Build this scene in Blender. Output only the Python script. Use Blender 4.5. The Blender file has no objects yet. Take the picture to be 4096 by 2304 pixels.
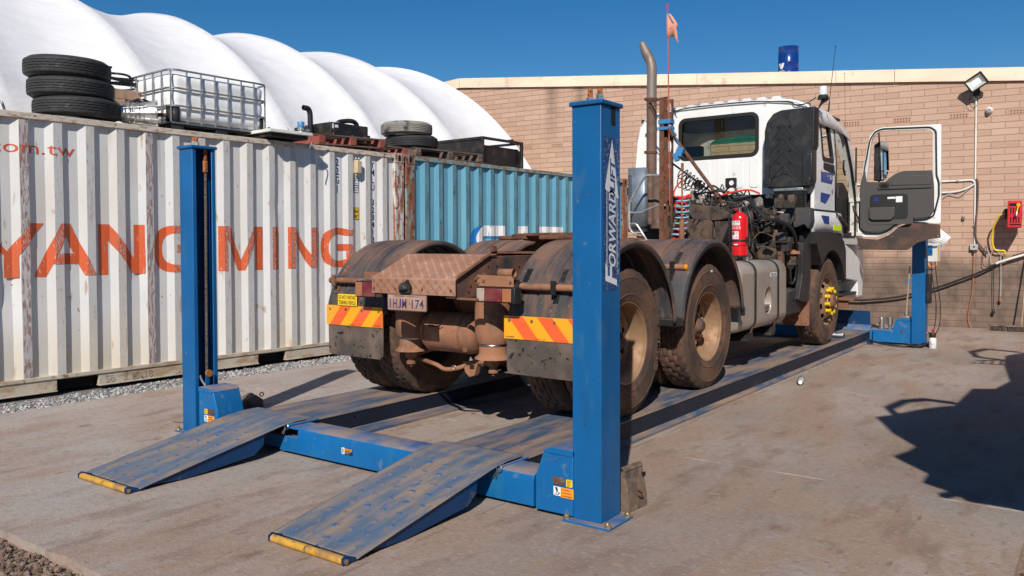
import bpy, bmesh, math, random
from math import sin, cos, pi, radians, hypot, atan2, sqrt
from mathutils import Vector, Matrix, noise

# ---------------------------------------------------------------- camera, sky, sun, exposure
scn = bpy.context.scene
COL = scn.collection
YAW, PITCH, ROLL, H = .6299, .0269, -.004, 1.3775
cy, sy = cos(YAW), sin(YAW)
fw = Vector((-sy, cy, 0)); rt = Vector((cy, sy, 0)); up = Vector((0, 0, 1))
dv = fw * cos(PITCH) - up * sin(PITCH); uu = up * cos(PITCH) + fw * sin(PITCH)
rr = rt * cos(ROLL) + uu * sin(ROLL); u2 = uu * cos(ROLL) - rt * sin(ROLL)
cd = bpy.data.cameras.new('camera'); cam = bpy.data.objects.new('camera', cd); COL.objects.link(cam)
m = Matrix((rr, u2, -dv)).transposed().to_4x4(); m.translation = Vector((0, 0, H)); cam.matrix_world = m
cd.sensor_width = 36; cd.lens = 3292.2 / 4096 * 36; cd.shift_y = -(1152 - 1061.5) / 4096
cd.clip_start = .05; cd.clip_end = 2000
scn.camera = cam

SUN_EL = radians(36.5); SUN_AZ = atan2(.434, -.901)
sun_dir = Vector((.434 * cos(SUN_EL), -.901 * cos(SUN_EL), sin(SUN_EL)))
w = bpy.data.worlds.new('World'); scn.world = w; w.use_nodes = True
nt = w.node_tree; bg = nt.nodes['Background']
sky = nt.nodes.new('ShaderNodeTexSky'); sky.sky_type = 'NISHITA'; sky.sun_disc = False
sky.sun_elevation = SUN_EL; sky.sun_rotation = SUN_AZ; sky.altitude = 350; sky.air_density = 1.0
sky.dust_density = .05; sky.ozone_density = 5.0
hsv = nt.nodes.new('ShaderNodeHueSaturation'); hsv.inputs['Saturation'].default_value = 1.30; hsv.inputs['Value'].default_value = 1.1; hsv.inputs['Hue'].default_value = .499
nt.links.new(sky.outputs[0], hsv.inputs['Color']); nt.links.new(hsv.outputs[0], bg.inputs[0]); bg.inputs[1].default_value = .07
sl = bpy.data.lights.new('sun', 'SUN'); sl.energy = 5.0; sl.angle = radians(.53); sl.color = (1, .94, .86)
so = bpy.data.objects.new('sun', sl); COL.objects.link(so); so.rotation_euler = sun_dir.to_track_quat('Z', 'Y').to_euler()
so.location = (5, -8, 9)
scn.view_settings.view_transform = 'Standard'; scn.view_settings.look = 'None'
scn.view_settings.exposure = 0; scn.view_settings.gamma = 1
scn.render.film_transparent = False
scn.cycles.max_bounces = 6; scn.cycles.transparent_max_bounces = 12

# ---------------------------------------------------------------- helpers
random.seed(4)
def S(r, g, b):
    f = lambda c: (c / 255 / 12.92) if c <= 10.3 else ((c / 255 + .055) / 1.055) ** 2.4
    return (f(r), f(g), f(b))

class MB:
    def __init__(s): s.bm = bmesh.new(); s.mi = 0
    def _f(s, vs):
        try: f = s.bm.faces.new(vs); f.material_index = s.mi; return f
        except ValueError: return None
    def v(s, p): return s.bm.verts.new(p)
    def poly(s, pts): return s._f([s.v(p) for p in pts])
    def box(s, x0, x1, y0, y1, z0, z1):
        V = [s.v((x, y, z)) for z in (z0, z1) for x, y in ((x0, y0), (x1, y0), (x1, y1), (x0, y1))]
        for q in ((3, 2, 1, 0), (4, 5, 6, 7), (0, 1, 5, 4), (1, 2, 6, 5), (2, 3, 7, 6), (3, 0, 4, 7)): s._f([V[i] for i in q])
        return s
    def obox(s, c, size, rot=None):
        M = rot if rot else Matrix.Identity(3); c = Vector(c); a, b, d = [k / 2 for k in size]
        V = [s.v(c + M @ Vector((x, y, z))) for z in (-d, d) for x, y in ((-a, -b), (a, -b), (a, b), (-a, b))]
        for q in ((3, 2, 1, 0), (4, 5, 6, 7), (0, 1, 5, 4), (1, 2, 6, 5), (2, 3, 7, 6), (3, 0, 4, 7)): s._f([V[i] for i in q])
        return s
    def bar(s, a, b, wx, wz, upv=(0, 0, 1)):
        a = Vector(a); b = Vector(b); d = (b - a); L = d.length; d.normalize(); u = Vector(upv)
        x = d.cross(u)
        if x.length < 1e-4: x = d.cross(Vector((1, 0, 0)))
        x.normalize(); z = x.cross(d)
        return s.obox((a + b) / 2, (wx, L, wz), Matrix((x, d, z)).transposed())
    def cyl(s, a, b, r, r2=None, n=16, cap=True):
        a = Vector(a); b = Vector(b); r2 = r if r2 is None else r2; d = (b - a).normalized()
        x = d.orthogonal().normalized(); y = d.cross(x)
        A = [s.v(a + (x * cos(2 * pi * i / n) + y * sin(2 * pi * i / n)) * r) for i in range(n)]
        B = [s.v(b + (x * cos(2 * pi * i / n) + y * sin(2 * pi * i / n)) * r2) for i in range(n)]
        for i in range(n): s._f([A[i], A[(i + 1) % n], B[(i + 1) % n], B[i]])
        if cap: s._f(A[::-1]); s._f(B)
        return s
    def tube(s, pts, r, n=8, closed=False, cap=True):
        P = [Vector(p) for p in pts]; N = len(P); rings = []; prev = None
        for i in range(N):
            if closed: d = P[(i + 1) % N] - P[i - 1]
            else: d = P[min(i + 1, N - 1)] - P[max(i - 1, 0)]
            d.normalize()
            x = (prev - d * prev.dot(d)) if prev else d.orthogonal()
            x.normalize(); prev = x; y = d.cross(x); R = r[i] if isinstance(r, (list, tuple)) else r
            rings.append([s.v(P[i] + (x * cos(2 * pi * k / n) + y * sin(2 * pi * k / n)) * R) for k in range(n)])
        for i in range(N if closed else N - 1):
            A, B = rings[i], rings[(i + 1) % N]
            for k in range(n): s._f([A[k], A[(k + 1) % n], B[(k + 1) % n], B[k]])
        if cap and not closed: s._f(rings[0][::-1]); s._f(rings[-1])
        return s
    def lathe(s, prof, o, axis='z', n=32, closed=False, a0=0, a1=None):
        """prof: (radius, height along axis)"""
        o = Vector(o); ax = {'x': (Vector((1, 0, 0)), Vector((0, 1, 0)), Vector((0, 0, 1))), 'y': (Vector((0, 1, 0)), Vector((1, 0, 0)), Vector((0, 0, 1))),
              'z': (Vector((0, 0, 1)), Vector((1, 0, 0)), Vector((0, 1, 0)))}[axis] if isinstance(axis, str) else axis
        A, X, Y = ax; full = a1 is None; cnt = n if full else n + 1; a1 = 2 * pi if full else a1; R = []
        for i in range(cnt):
            t = a0 + (a1 - a0) * i / n
            R.append([s.v(o + A * h + (X * cos(t) + Y * sin(t)) * r) for r, h in prof])
        for i in range(n):
            P, Q = R[i], R[(i + 1) % cnt]
            for k in range(len(prof) - (0 if closed else 1)):
                l = (k + 1) % len(prof); s._f([P[k], P[l], Q[l], Q[k]])
        return s
    def prism(s, pts, ax, c0, c1, hole=None):
        """pts 2D; ax 'x': (y,z) extruded in x; 'y': (x,z); 'z': (x,y)"""
        f = {'x': lambda p, c: (c, p[0], p[1]), 'y': lambda p, c: (p[0], c, p[1]), 'z': lambda p, c: (p[0], p[1], c)}[ax]
        A = [s.v(f(p, c0)) for p in pts]; B = [s.v(f(p, c1)) for p in pts]; n = len(pts)
        for i in range(n): s._f([A[i], A[(i + 1) % n], B[(i + 1) % n], B[i]])
        s._f(A[::-1]); s._f(B)
        return s
    def ring(s, outer, inner, f3, th, n=72):
        """plate between two closed 2D loops (both star-shaped about inner centre), f3(p, d)->3D"""
        c = (sum(p[0] for p in inner) / len(inner), sum(p[1] for p in inner) / len(inner))
        def hit(loop, a):
            dx, dy = cos(a), sin(a); best = None
            for i in range(len(loop)):
                x1, y1 = loop[i][0] - c[0], loop[i][1] - c[1]; x2, y2 = loop[(i + 1) % len(loop)][0] - c[0], loop[(i + 1) % len(loop)][1] - c[1]
                ex, ey = x2 - x1, y2 - y1; den = dx * ey - dy * ex
                if abs(den) < 1e-9: continue
                t = (x1 * ey - y1 * ex) / den; u = (x1 * dy - y1 * dx) / den
                if t > 0 and -1e-6 <= u <= 1 + 1e-6 and (best is None or t > best): best = t
            best = best or .01
            return (c[0] + dx * best, c[1] + dy * best)
        angs = [2 * pi * i / n for i in range(n)] + [atan2(p[1] - c[1], p[0] - c[0]) % (2 * pi) for p in list(outer) + list(inner)]
        angs = sorted(angs); A2 = [angs[0]]
        for a in angs[1:]:
            if a - A2[-1] > 1e-3: A2.append(a)
        L = []
        for a in A2:
            po, pi_ = hit(outer, a), hit(inner, a); L.append([s.v(f3(po, 0)), s.v(f3(pi_, 0)), s.v(f3(pi_, th)), s.v(f3(po, th))])
        for i in range(len(L)):
            P, Q = L[i], L[(i + 1) % len(L)]
            for k in range(4): s._f([P[k], P[(k + 1) % 4], Q[(k + 1) % 4], Q[k]])
        return s
    def grid(s, nu, nv, f, wrap=False):
        V = [[s.v(f(i / (nu - 1), j / (nv - 1))) for j in range(nv)] for i in range(nu)]
        for i in range(nu - 1):
            for j in range(nv - 1): s._f([V[i][j], V[i + 1][j], V[i + 1][j + 1], V[i][j + 1]])
        return s
    def build(s, name, mats, parent=None, ang=35, bevel=0, recalc=True, local=False, org=None, seg=2, label=None, solid=0):
        bm = s.bm
        bmesh.ops.remove_doubles(bm, verts=bm.verts, dist=1e-5) if recalc == 'merge' else None
        if recalc: bmesh.ops.recalc_face_normals(bm, faces=bm.faces)
        o0 = Vector((0, 0, 0))
        if parent is not None:
            r = parent
            while r.parent: r = r.parent
            if not r.get('_local'): o0 = Vector(r.location)
        elif org: o0 = Vector(org)
        if o0.length: bmesh.ops.translate(bm, verts=bm.verts, vec=-o0)
        me = bpy.data.meshes.new(name); bm.to_mesh(me); bm.free()
        for p in me.polygons: p.use_smooth = True
        me.set_sharp_from_angle(angle=radians(ang))
        for mm in (mats if isinstance(mats, (list, tuple)) else [mats]): me.materials.append(mm)
        o = bpy.data.objects.new(name, me); COL.objects.link(o)
        if parent is not None: o.parent = parent
        elif org: o.location = o0
        if solid:
            md = o.modifiers.new('solid', 'SOLIDIFY'); md.thickness = solid; md.offset = 0
        if bevel:
            md = o.modifiers.new('bevel', 'BEVEL'); md.width = bevel; md.segments = seg; md.limit_method = 'ANGLE'; md.angle_limit = radians(40)
            md.harden_normals = False
        if label: o['label'] = label
        return o

def tag(o, label, cat, group=None):
    o['label'] = label; o['category'] = cat
    if group: o['group'] = group
    return o
def thing(name, label, cat, loc=(0, 0, 0), rotz=0, group=None, local=False, rot=None):
    o = bpy.data.objects.new(name, None); COL.objects.link(o); o.empty_display_size = .1
    o.location = loc; o.rotation_euler = rot if rot else (0, 0, rotz)
    if local or rotz or rot: o['_local'] = 1
    return tag(o, label, cat, group)
def struct(o): o['kind'] = 'structure'; return o
def dup(root, loc, rotz=None, label=None):
    def cp(o, par):
        c = o.copy(); COL.objects.link(c); c.parent = par
        for ch in list(o.children): cp(ch, c)
        return c
    r = cp(root, None); r.location = loc
    if rotz is not None: r.rotation_euler = (r.rotation_euler[0], r.rotation_euler[1], rotz)
    if label: r['label'] = label
    return r
def rrect(x0, x1, y0, y1, r, n=5):
    P = []
    for cx, cy_, a in ((x1 - r, y1 - r, 0), (x0 + r, y1 - r, 90), (x0 + r, y0 + r, 180), (x1 - r, y0 + r, 270)):
        for i in range(n + 1): t = radians(a + 90 * i / n); P.append((cx + r * cos(t), cy_ + r * sin(t)))
    return P
def rpoly(pts, r, n=4):
    """round the corners of a polygon"""
    out = []; N = len(pts)
    for i in range(N):
        p = Vector(pts[i]); a = Vector(pts[i - 1]) - p; b = Vector(pts[(i + 1) % N]) - p
        k = min(r, a.length * .45, b.length * .45); A = p + a.normalized() * k; B = p + b.normalized() * k
        for j in range(n + 1):
            t = j / n; q = A * (1 - t) ** 2 + p * 2 * t * (1 - t) + B * t * t; out.append((q.x, q.y))
    return out
def bez(pts, n=8):
    """Catmull-Rom through points"""
    P = [Vector(p) for p in pts]; out = []
    for i in range(len(P) - 1):
        a = P[max(i - 1, 0)]; b = P[i]; c = P[i + 1]; d = P[min(i + 2, len(P) - 1)]
        for j in range(n):
            t = j / n; out.append(.5 * ((2 * b) + (c - a) * t + (2 * a - 5 * b + 4 * c - d) * t * t + (3 * b - a - 3 * c + d) * t ** 3))
    out.append(P[-1]); return out
def text2d(txt, size=1, bold=0, font=None, width=None, height=None, center=False):
    cu = bpy.data.curves.new('t', 'FONT'); cu.body = txt; cu.size = size; cu.offset = bold; cu.resolution_u = 3
    o = bpy.data.objects.new('t', cu); COL.objects.link(o); bpy.context.view_layer.update()
    dg = bpy.context.evaluated_depsgraph_get(); me = o.evaluated_get(dg).to_mesh()
    V = [(v.co.x, v.co.y) for v in me.vertices]; F = [list(p.vertices) for p in me.polygons]
    o.evaluated_get(dg).to_mesh_clear(); bpy.data.objects.remove(o); bpy.data.curves.remove(cu)
    x0 = min(v[0] for v in V); x1 = max(v[0] for v in V); y0 = min(v[1] for v in V); y1 = max(v[1] for v in V)
    sx = (width / (x1 - x0)) if width else 1; sz = (height / (y1 - y0)) if height else (sx if width else 1)
    if height and not width: sx = sz
    V = [((x - x0) * sx, (y - y0) * sz) for x, y in V]
    if center: wd = (x1 - x0) * sx; hd = (y1 - y0) * sz; V = [(x - wd / 2, y - hd / 2) for x, y in V]
    return V, F
def put_text(mb, VF, f3):
    V, F = VF; vs = [mb.v(f3(p)) for p in V]
    for f in F: mb._f([vs[i] for i in f])

# ---------------------------------------------------------------- materials
def mat(name, col, rough=.6, metal=0, layers=(), bump=0, bdist=.02, bscale=60, var=.12, vscale=3, spec=.5, coat=0, trans=0, alpha=1, emit=None, bstretch=(1, 1, 1), world=False, ior=1.45, height=None):
    m = bpy.data.materials.new(name); m.use_nodes = True; nt = m.node_tree; N = nt.nodes; L = nt.links
    p = N['Principled BSDF']; p.inputs['Roughness'].default_value = rough; p.inputs['Metallic'].default_value = metal
    p.inputs['Specular IOR Level'].default_value = spec; p.inputs['Coat Weight'].default_value = coat; p.inputs['IOR'].default_value = ior
    p.inputs['Transmission Weight'].default_value = trans; p.inputs['Alpha'].default_value = alpha
    if emit: p.inputs['Emission Color'].default_value = (*emit[0], 1); p.inputs['Emission Strength'].default_value = emit[1]
    tc = N.new('ShaderNodeTexCoord'); geo = N.new('ShaderNodeNewGeometry')
    vec = geo.outputs['Position'] if world else tc.outputs['Object']
    def noise_mask(sc, st, lo, hi, det, dist=0, kind='noise'):
        mp = N.new('ShaderNodeMapping'); mp.inputs['Scale'].default_value = st; L.new(vec, mp.inputs[0])
        mp.inputs['Location'].default_value = (random.random() * 9, random.random() * 9, random.random() * 9)
        if kind == 'vor':
            n = N.new('ShaderNodeTexVoronoi'); n.inputs['Scale'].default_value = sc; out = n.outputs['Distance']
        elif kind == 'wave':
            n = N.new('ShaderNodeTexWave'); n.inputs['Scale'].default_value = sc; n.inputs['Distortion'].default_value = dist; out = n.outputs['Fac']
        else:
            n = N.new('ShaderNodeTexNoise'); n.inputs['Scale'].default_value = sc; n.inputs['Detail'].default_value = det; n.inputs['Distortion'].default_value = dist; out = n.outputs['Fac']
        L.new(mp.outputs[0], n.inputs['Vector'])
        r = N.new('ShaderNodeMapRange'); r.inputs['From Min'].default_value = lo; r.inputs['From Max'].default_value = hi; L.new(out, r.inputs[0])
        return r.outputs[0]
    def mul(a, b):
        q = N.new('ShaderNodeMath'); q.operation = 'MULTIPLY'
        for i, s_ in enumerate((a, b)):
            if isinstance(s_, (int, float)): q.inputs[i].default_value = s_
            else: L.new(s_, q.inputs[i])
        return q.outputs[0]
    cur = None
    def mix(fac, a, b, t='RGBA'):
        x = N.new('ShaderNodeMix'); x.data_type = t
        ia, ib = (6, 7) if t == 'RGBA' else (2, 3)
        for idx, val in ((0, fac), (ia, a), (ib, b)):
            if hasattr(val, 'links') or hasattr(val, 'node'): L.new(val, x.inputs[idx])
            else: x.inputs[idx].default_value = (*val, 1) if (t == 'RGBA' and idx != 0) else val
        return x.outputs[2 if t == 'RGBA' else 0]
    dark = tuple(c * (1 - var) for c in col); light = tuple(min(1, c * (1 + var)) for c in col)
    c = mix(noise_mask(vscale, (1, 1, 1), .3, .7, 5), dark, light) if var else None
    if c is None: c = mix(0.0, col, col)
    ro = rough; rsock = None
    for l in layers:
        msk = noise_mask(l.get('scale', 5), l.get('st', (1, 1, 1)), l.get('lo', .5), l.get('hi', .6), l.get('det', 8), l.get('dist', 0), l.get('kind', 'noise'))
        if 'up' in l:
            sep = N.new('ShaderNodeSeparateXYZ'); L.new(geo.outputs['Normal'], sep.inputs[0])
            r = N.new('ShaderNodeMapRange'); r.inputs['From Min'].default_value = l['up'][0]; r.inputs['From Max'].default_value = l['up'][1]; L.new(sep.outputs[2], r.inputs[0]); msk = mul(msk, r.outputs[0])
        for key, ch in (('zr', 2), ('xr', 0), ('yr', 1)):
            if key in l:
                sep = N.new('ShaderNodeSeparateXYZ'); L.new(geo.outputs['Position'] if l.get('w', False) else vec, sep.inputs[0])
                r = N.new('ShaderNodeMapRange'); r.inputs['From Min'].default_value = l[key][0]; r.inputs['From Max'].default_value = l[key][1]; L.new(sep.outputs[ch], r.inputs[0]); msk = mul(msk, r.outputs[0])
        if 'fac' in l: msk = mul(msk, l['fac'])
        c = mix(msk, c, l['col'])
        if 'rough' in l: rsock = mix(msk, rsock if rsock is not None else rough, l['rough'], 'FLOAT')
        if 'metal' in l:
            L.new(mix(msk, metal, l['metal'], 'FLOAT'), p.inputs['Metallic'])
    L.new(c, p.inputs['Base Color'])
    if rsock is not None: L.new(rsock, p.inputs['Roughness'])
    if bump:
        mp = N.new('ShaderNodeMapping'); mp.inputs['Scale'].default_value = bstretch; L.new(vec, mp.inputs[0])
        n = N.new('ShaderNodeTexNoise'); n.inputs['Scale'].default_value = bscale; n.inputs['Detail'].default_value = 4; L.new(mp.outputs[0], n.inputs['Vector'])
        b = N.new('ShaderNodeBump'); b.inputs['Strength'].default_value = bump; b.inputs['Distance'].default_value = bdist
        L.new(n.outputs['Fac'], b.inputs['Height']); L.new(b.outputs[0], p.inputs['Normal'])
    return m

RED_DIRT = (.30, .145, .085); TAN = (.36, .24, .16); RUST = (.20, .065, .025)
DUSTL = lambda f=1, s=4: dict(col=TAN, scale=s, lo=.35, hi=.7, up=(.3, .9), fac=f, rough=.9)
M_blue = mat('lift_blue_paint', (.002, .105, .30), .42, layers=[dict(col=(.004, .075, .19), scale=1.3, st=(3, 3, .5), lo=.45, hi=.7, fac=.7), dict(col=(.03, .12, .24), scale=7, st=(2, 2, .6), lo=.58, hi=.7, fac=.5, rough=.6), dict(col=(.012, .03, .05), scale=34, st=(1, 1, .6), lo=.70, hi=.73, fac=.8), dict(col=(.13, .045, .02), scale=11, st=(1, 1, 2.5), lo=.735, hi=.75), dict(col=(.02, .055, .10), scale=40, st=(4, 4, .3), lo=.64, hi=.7, fac=.5), dict(col=(.012, .10, .22), scale=2.2, lo=.55, hi=.8, fac=.5), dict(col=(.20, .15, .12), scale=20, lo=.70, hi=.76, fac=.4, rough=.8)], bump=.04, bscale=90)
M_bluebeam = mat('lift_blue_dusty', (.003, .115, .32), .45, layers=[dict(col=(.02, .15, .25), scale=9, lo=.5, hi=.7, fac=.5, st=(1, 1, .4)), dict(col=(.30, .21, .15), scale=5, lo=.3, hi=.62, up=(.5, .95), fac=.85, rough=.9), dict(col=(.22, .22, .22), scale=12, lo=.62, hi=.72, fac=.4, rough=.8)], bump=.05, bscale=60)
M_runway = mat('runway_dusty_paint', (.045, .085, .15), .6, layers=[dict(col=(.30, .20, .135), scale=3.2, st=(2.2, .35, 1), lo=.40, hi=.62, det=10, fac=.9, rough=.9), dict(col=(.28, .19, .13), scale=14, st=(1, .3, 1), lo=.45, hi=.7, fac=.6, rough=.9), dict(col=(.03, .045, .08), scale=8, st=(1.5, .3, 1), lo=.66, hi=.72, fac=.6)], bump=.1, bscale=50)
M_dimple = mat('ramp_dimple_blue', (.03, .11, .24), .5, layers=[dict(col=(.24, .16, .11), scale=30, lo=.42, hi=.6, fac=.8)])
M_rampm = mat('ramp_worn_paint', (.075, .125, .20), .6, layers=[dict(col=(.27, .20, .145), scale=3.5, st=(3.0, .8, 1), lo=.38, hi=.62, det=12, fac=.9, rough=.9), dict(col=(.10, .13, .17), scale=9, st=(3, 1, 1), lo=.5, hi=.66, det=12, fac=.7), dict(col=(.004, .12, .34), scale=7, st=(2, 1, 1), lo=.63, hi=.72, det=12, fac=.8, rough=.4), dict(col=(.24, .13, .07), scale=22, st=(1.6, .5, 1), lo=.6, hi=.68, fac=.7, rough=.9)], bump=.12, bscale=60)
M_bluedark = mat('lift_blue_shaded', (.002, .035, .11), .45, layers=[dict(col=(.25, .16, .11), scale=9, lo=.6, hi=.75, fac=.5, rough=.9)])  # lift blue darkened, shade of inner and under parts put into the colour
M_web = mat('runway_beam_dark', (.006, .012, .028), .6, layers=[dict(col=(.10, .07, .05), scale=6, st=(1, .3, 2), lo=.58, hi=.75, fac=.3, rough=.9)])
M_steel = mat('galvanised_steel', (.45, .45, .44), .42, .9, layers=[dict(col=(.25, .22, .19), scale=20, lo=.5, hi=.7, fac=.6)])
M_zinc = mat('zinc_nut', (.55, .55, .5), .3, 1)
M_rust = mat('rust', (.15, .062, .034), .9, layers=[dict(col=(.09, .04, .025), scale=12, lo=.45, hi=.65), dict(col=(.26, .13, .08), scale=30, lo=.58, hi=.7, fac=.6)], bump=.3, bscale=80)
M_rustor = mat('rust_orange_thread', (.42, .14, .04), .85, layers=[dict(col=(.15, .05, .02), scale=60, lo=.5, hi=.6)], bump=.3, bscale=120)
M_black = mat('black_metal', (.012, .012, .013), .5, layers=[dict(col=(.12, .085, .06), scale=7, lo=.5, hi=.75, fac=.5, rough=.85)])
M_blackpl = mat('black_plastic', (.016, .016, .017), .48, layers=[dict(col=(.08, .072, .066), scale=7, lo=.52, hi=.75, fac=.35, rough=.8), dict(col=(.15, .14, .13), scale=30, st=(2, 2, .5), lo=.66, hi=.7, fac=.3)], bump=.05)
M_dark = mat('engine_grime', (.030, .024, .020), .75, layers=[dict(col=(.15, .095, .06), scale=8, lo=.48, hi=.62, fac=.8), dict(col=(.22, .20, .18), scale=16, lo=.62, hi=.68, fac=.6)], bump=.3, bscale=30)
M_void = mat('black_interior', (.006, .006, .006), .9, var=0)
M_truckdirt = mat('chassis_red_dirt', (.20, .088, .050), .92, layers=[dict(col=(.05, .04, .035), scale=5, lo=.5, hi=.66, fac=.7), dict(col=(.32, .155, .095), scale=9, lo=.5, hi=.7, fac=.7)], bump=.25, bscale=45)
mat_valve = mat('valve_alloy_dusty', (.30, .26, .22), .6, .3, layers=[dict(col=(.10, .07, .05), scale=14, lo=.45, hi=.65, fac=.8)])
M_suspdirt = mat('suspension_dust', (.29, .130, .070), .95, layers=[dict(col=(.11, .07, .05), scale=6, lo=.5, hi=.7, fac=.7), dict(col=(.38, .20, .125), scale=14, lo=.5, hi=.7, fac=.5), dict(col=(.09, .045, .028), scale=4, lo=.58, hi=.72, fac=.7)], bump=.15, bscale=60)
M_chassis = mat('chassis_black_dirty', (.04, .04, .042), .7, layers=[dict(col=(.24, .10, .055), scale=3.5, lo=.42, hi=.62, fac=.9, rough=.95), dict(col=(.02, .02, .02), scale=30, lo=.66, hi=.7)], bump=.15)
M_guard = mat('mudguard_plastic', (.046, .045, .048), .6, layers=[dict(col=(.20, .10, .06), scale=2.4, st=(2.6, 1, .7), lo=.46, hi=.68, fac=.8, rough=.95), dict(col=(.22, .12, .08), scale=6, st=(6, 1, 1), lo=.52, hi=.72, det=12, fac=.45, rough=.95), dict(col=(.30, .22, .17), scale=45, lo=.62, hi=.70, fac=.4), dict(col=(.015, .015, .015), scale=30, lo=.66, hi=.69, fac=.8), dict(col=(.27, .15, .10), scale=3, lo=.3, hi=.65, up=(.45, .95), fac=.5, rough=.95), dict(col=(.02, .02, .02), scale=34, lo=.70, hi=.73, fac=.8)], bump=.08, bscale=40)
M_flap = mat('rubber_flap', (.07, .055, .047), .85, layers=[dict(col=(.17, .12, .09), scale=5, lo=.42, hi=.65, fac=.8), dict(col=(.012, .012, .012), scale=26, lo=.60, hi=.64), dict(col=(.25, .22, .2), scale=120, lo=.64, hi=.7, fac=.5)], bump=.12, bscale=90)
M_tyre = mat('tyre_brown_dust', (.058, .040, .031), .88, layers=[dict(col=(.155, .080, .050), scale=3, lo=.38, hi=.62, fac=.9), dict(col=(.04, .033, .03), scale=18, lo=.55, hi=.68, fac=.7)], bump=.12, bscale=70)
M_tyreblk = mat('tyre_black', (.028, .028, .029), .72, layers=[dict(col=(.09, .09, .088), scale=9, lo=.55, hi=.75, fac=.5), dict(col=(.20, .20, .19), scale=6, lo=.68, hi=.74, fac=.4)], bump=.1, bscale=60)
M_tyretan = mat('tyre_clay_dust', (.26, .24, .21), .9, layers=[dict(col=(.05, .055, .06), scale=7, lo=.55, hi=.65)], bump=.2, bscale=60)
M_rim = mat('rim_cream_dirty', (.36, .245, .15), .36, .25, layers=[dict(col=(.24, .12, .06), scale=5, lo=.36, hi=.58, fac=.85, rough=.75), dict(col=(.52, .46, .38), scale=9, lo=.62, hi=.72, fac=.4)], spec=.5, bump=.05)
M_white = mat('cab_white_paint', (.80, .79, .76), .3, layers=[dict(col=(.45, .44, .42), scale=8, lo=.66, hi=.69, fac=.7), dict(col=(.50, .42, .33), scale=3, lo=.6, hi=.8, fac=.3)], coat=.3, var=.04)
M_whitein = mat('cab_inner_white', (.62, .60, .56), .4, layers=[dict(col=(.30, .16, .09), scale=12, lo=.62, hi=.7, fac=.8)], var=.05)
M_trim = mat('door_trim_grey', (.070, .066, .062), .7, bump=.1, bscale=200, var=.06)
M_trimdk = mat('door_trim_dark', (.018, .018, .018), .6)
M_shieldk = mat('engine_shield_grimy', (.060, .045, .036), .8, layers=[dict(col=(.15, .085, .055), scale=5, lo=.45, hi=.65, fac=.7), dict(col=(.02, .018, .016), scale=12, lo=.55, hi=.62, fac=.8)], bump=.1)
M_seal = mat('rubber_seal', (.012, .012, .012), .6, var=0)
def glassmat(name, tint, op, rough=.02):
    m = bpy.data.materials.new(name); m.use_nodes = True; N = m.node_tree.nodes; L = m.node_tree.links; N.clear()
    o = N.new('ShaderNodeOutputMaterial'); t = N.new('ShaderNodeBsdfTransparent'); g = N.new('ShaderNodeBsdfGlossy'); g.inputs['Roughness'].default_value = rough
    t.inputs[0].default_value = (*tint, 1); fr = N.new('ShaderNodeFresnel'); fr.inputs[0].default_value = 1.5
    mx = N.new('ShaderNodeMixShader'); ad = N.new('ShaderNodeMath'); ad.operation = 'MULTIPLY'; ad.inputs[1].default_value = op
    L.new(fr.outputs[0], ad.inputs[0]); L.new(ad.outputs[0], mx.inputs[0]); L.new(t.outputs[0], mx.inputs[1]); L.new(g.outputs[0], mx.inputs[2]); L.new(mx.outputs[0], o.inputs[0])
    return m
M_glass = glassmat('tinted_glass', (.66, .72, .62), 1.0)
M_glassband = glassmat('green_band_glass', (.03, .30, .26), 1.0)
M_clear = glassmat('clear_glass', (.9, .93, .92), 1.0)
M_mirror = mat('mirror', (.8, .8, .8), .02, 1, var=0)
M_alu = mat('aluminium_dusty', (.46, .42, .37), .38, .55, layers=[dict(col=(.33, .25, .18), scale=4, st=(1, 1, .5), lo=.42, hi=.66, fac=.8, rough=.75, metal=.1), dict(col=(.42, .39, .34), scale=14, st=(1, 1, .2), lo=.5, hi=.7, fac=.5, rough=.6)], bump=.03)
M_cast = mat('cast_aluminium', (.62, .62, .61), .35, .8, layers=[dict(col=(.30, .29, .28), scale=12, lo=.5, hi=.66, fac=.7)], bump=.3, bscale=24)
M_chrome = mat('chrome', (.60, .59, .57), .34, .75, layers=[dict(col=(.34, .27, .21), scale=9, lo=.50, hi=.66, fac=.8, rough=.7, metal=.1)])
M_exh = mat('exhaust_rusty', (.17, .105, .080), .75, .3, layers=[dict(col=(.09, .05, .04), scale=5, lo=.5, hi=.7), dict(col=(.28, .24, .21), scale=9, lo=.56, hi=.7, fac=.5)])
M_exhtop = mat('exhaust_steel', (.24, .195, .165), .55, .4, layers=[dict(col=(.15, .085, .06), scale=9, st=(1, 1, .4), lo=.5, hi=.66, fac=.8, rough=.8)])
M_shield = mat('heat_shield_steel', (.25, .30, .35), .45, .5, layers=[dict(col=(.16, .11, .08), scale=6, lo=.55, hi=.7, fac=.6), dict(col=(.20, .24, .28), scale=2, st=(1, 1, 3), lo=.4, hi=.6)])
M_red = mat('extinguisher_red', (.62, .012, .015), .25, coat=.4, layers=[dict(col=(.40, .05, .03), scale=9, lo=.6, hi=.8, fac=.4)], var=.05)
M_redpl = mat('red_plastic', (.62, .02, .03), .4)
M_yellow = mat('yellow_plastic', (.75, .52, .01), .45, layers=[dict(col=(.4, .25, .05), scale=20, lo=.55, hi=.7, fac=.6)])
M_yroll = mat('yellow_roller_paint', (.58, .31, .04), .5, layers=[dict(col=(.28, .15, .07), scale=10, lo=.45, hi=.62, fac=.9, rough=.8), dict(col=(.12, .10, .09), scale=22, lo=.62, hi=.7)], bump=.1)
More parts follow.
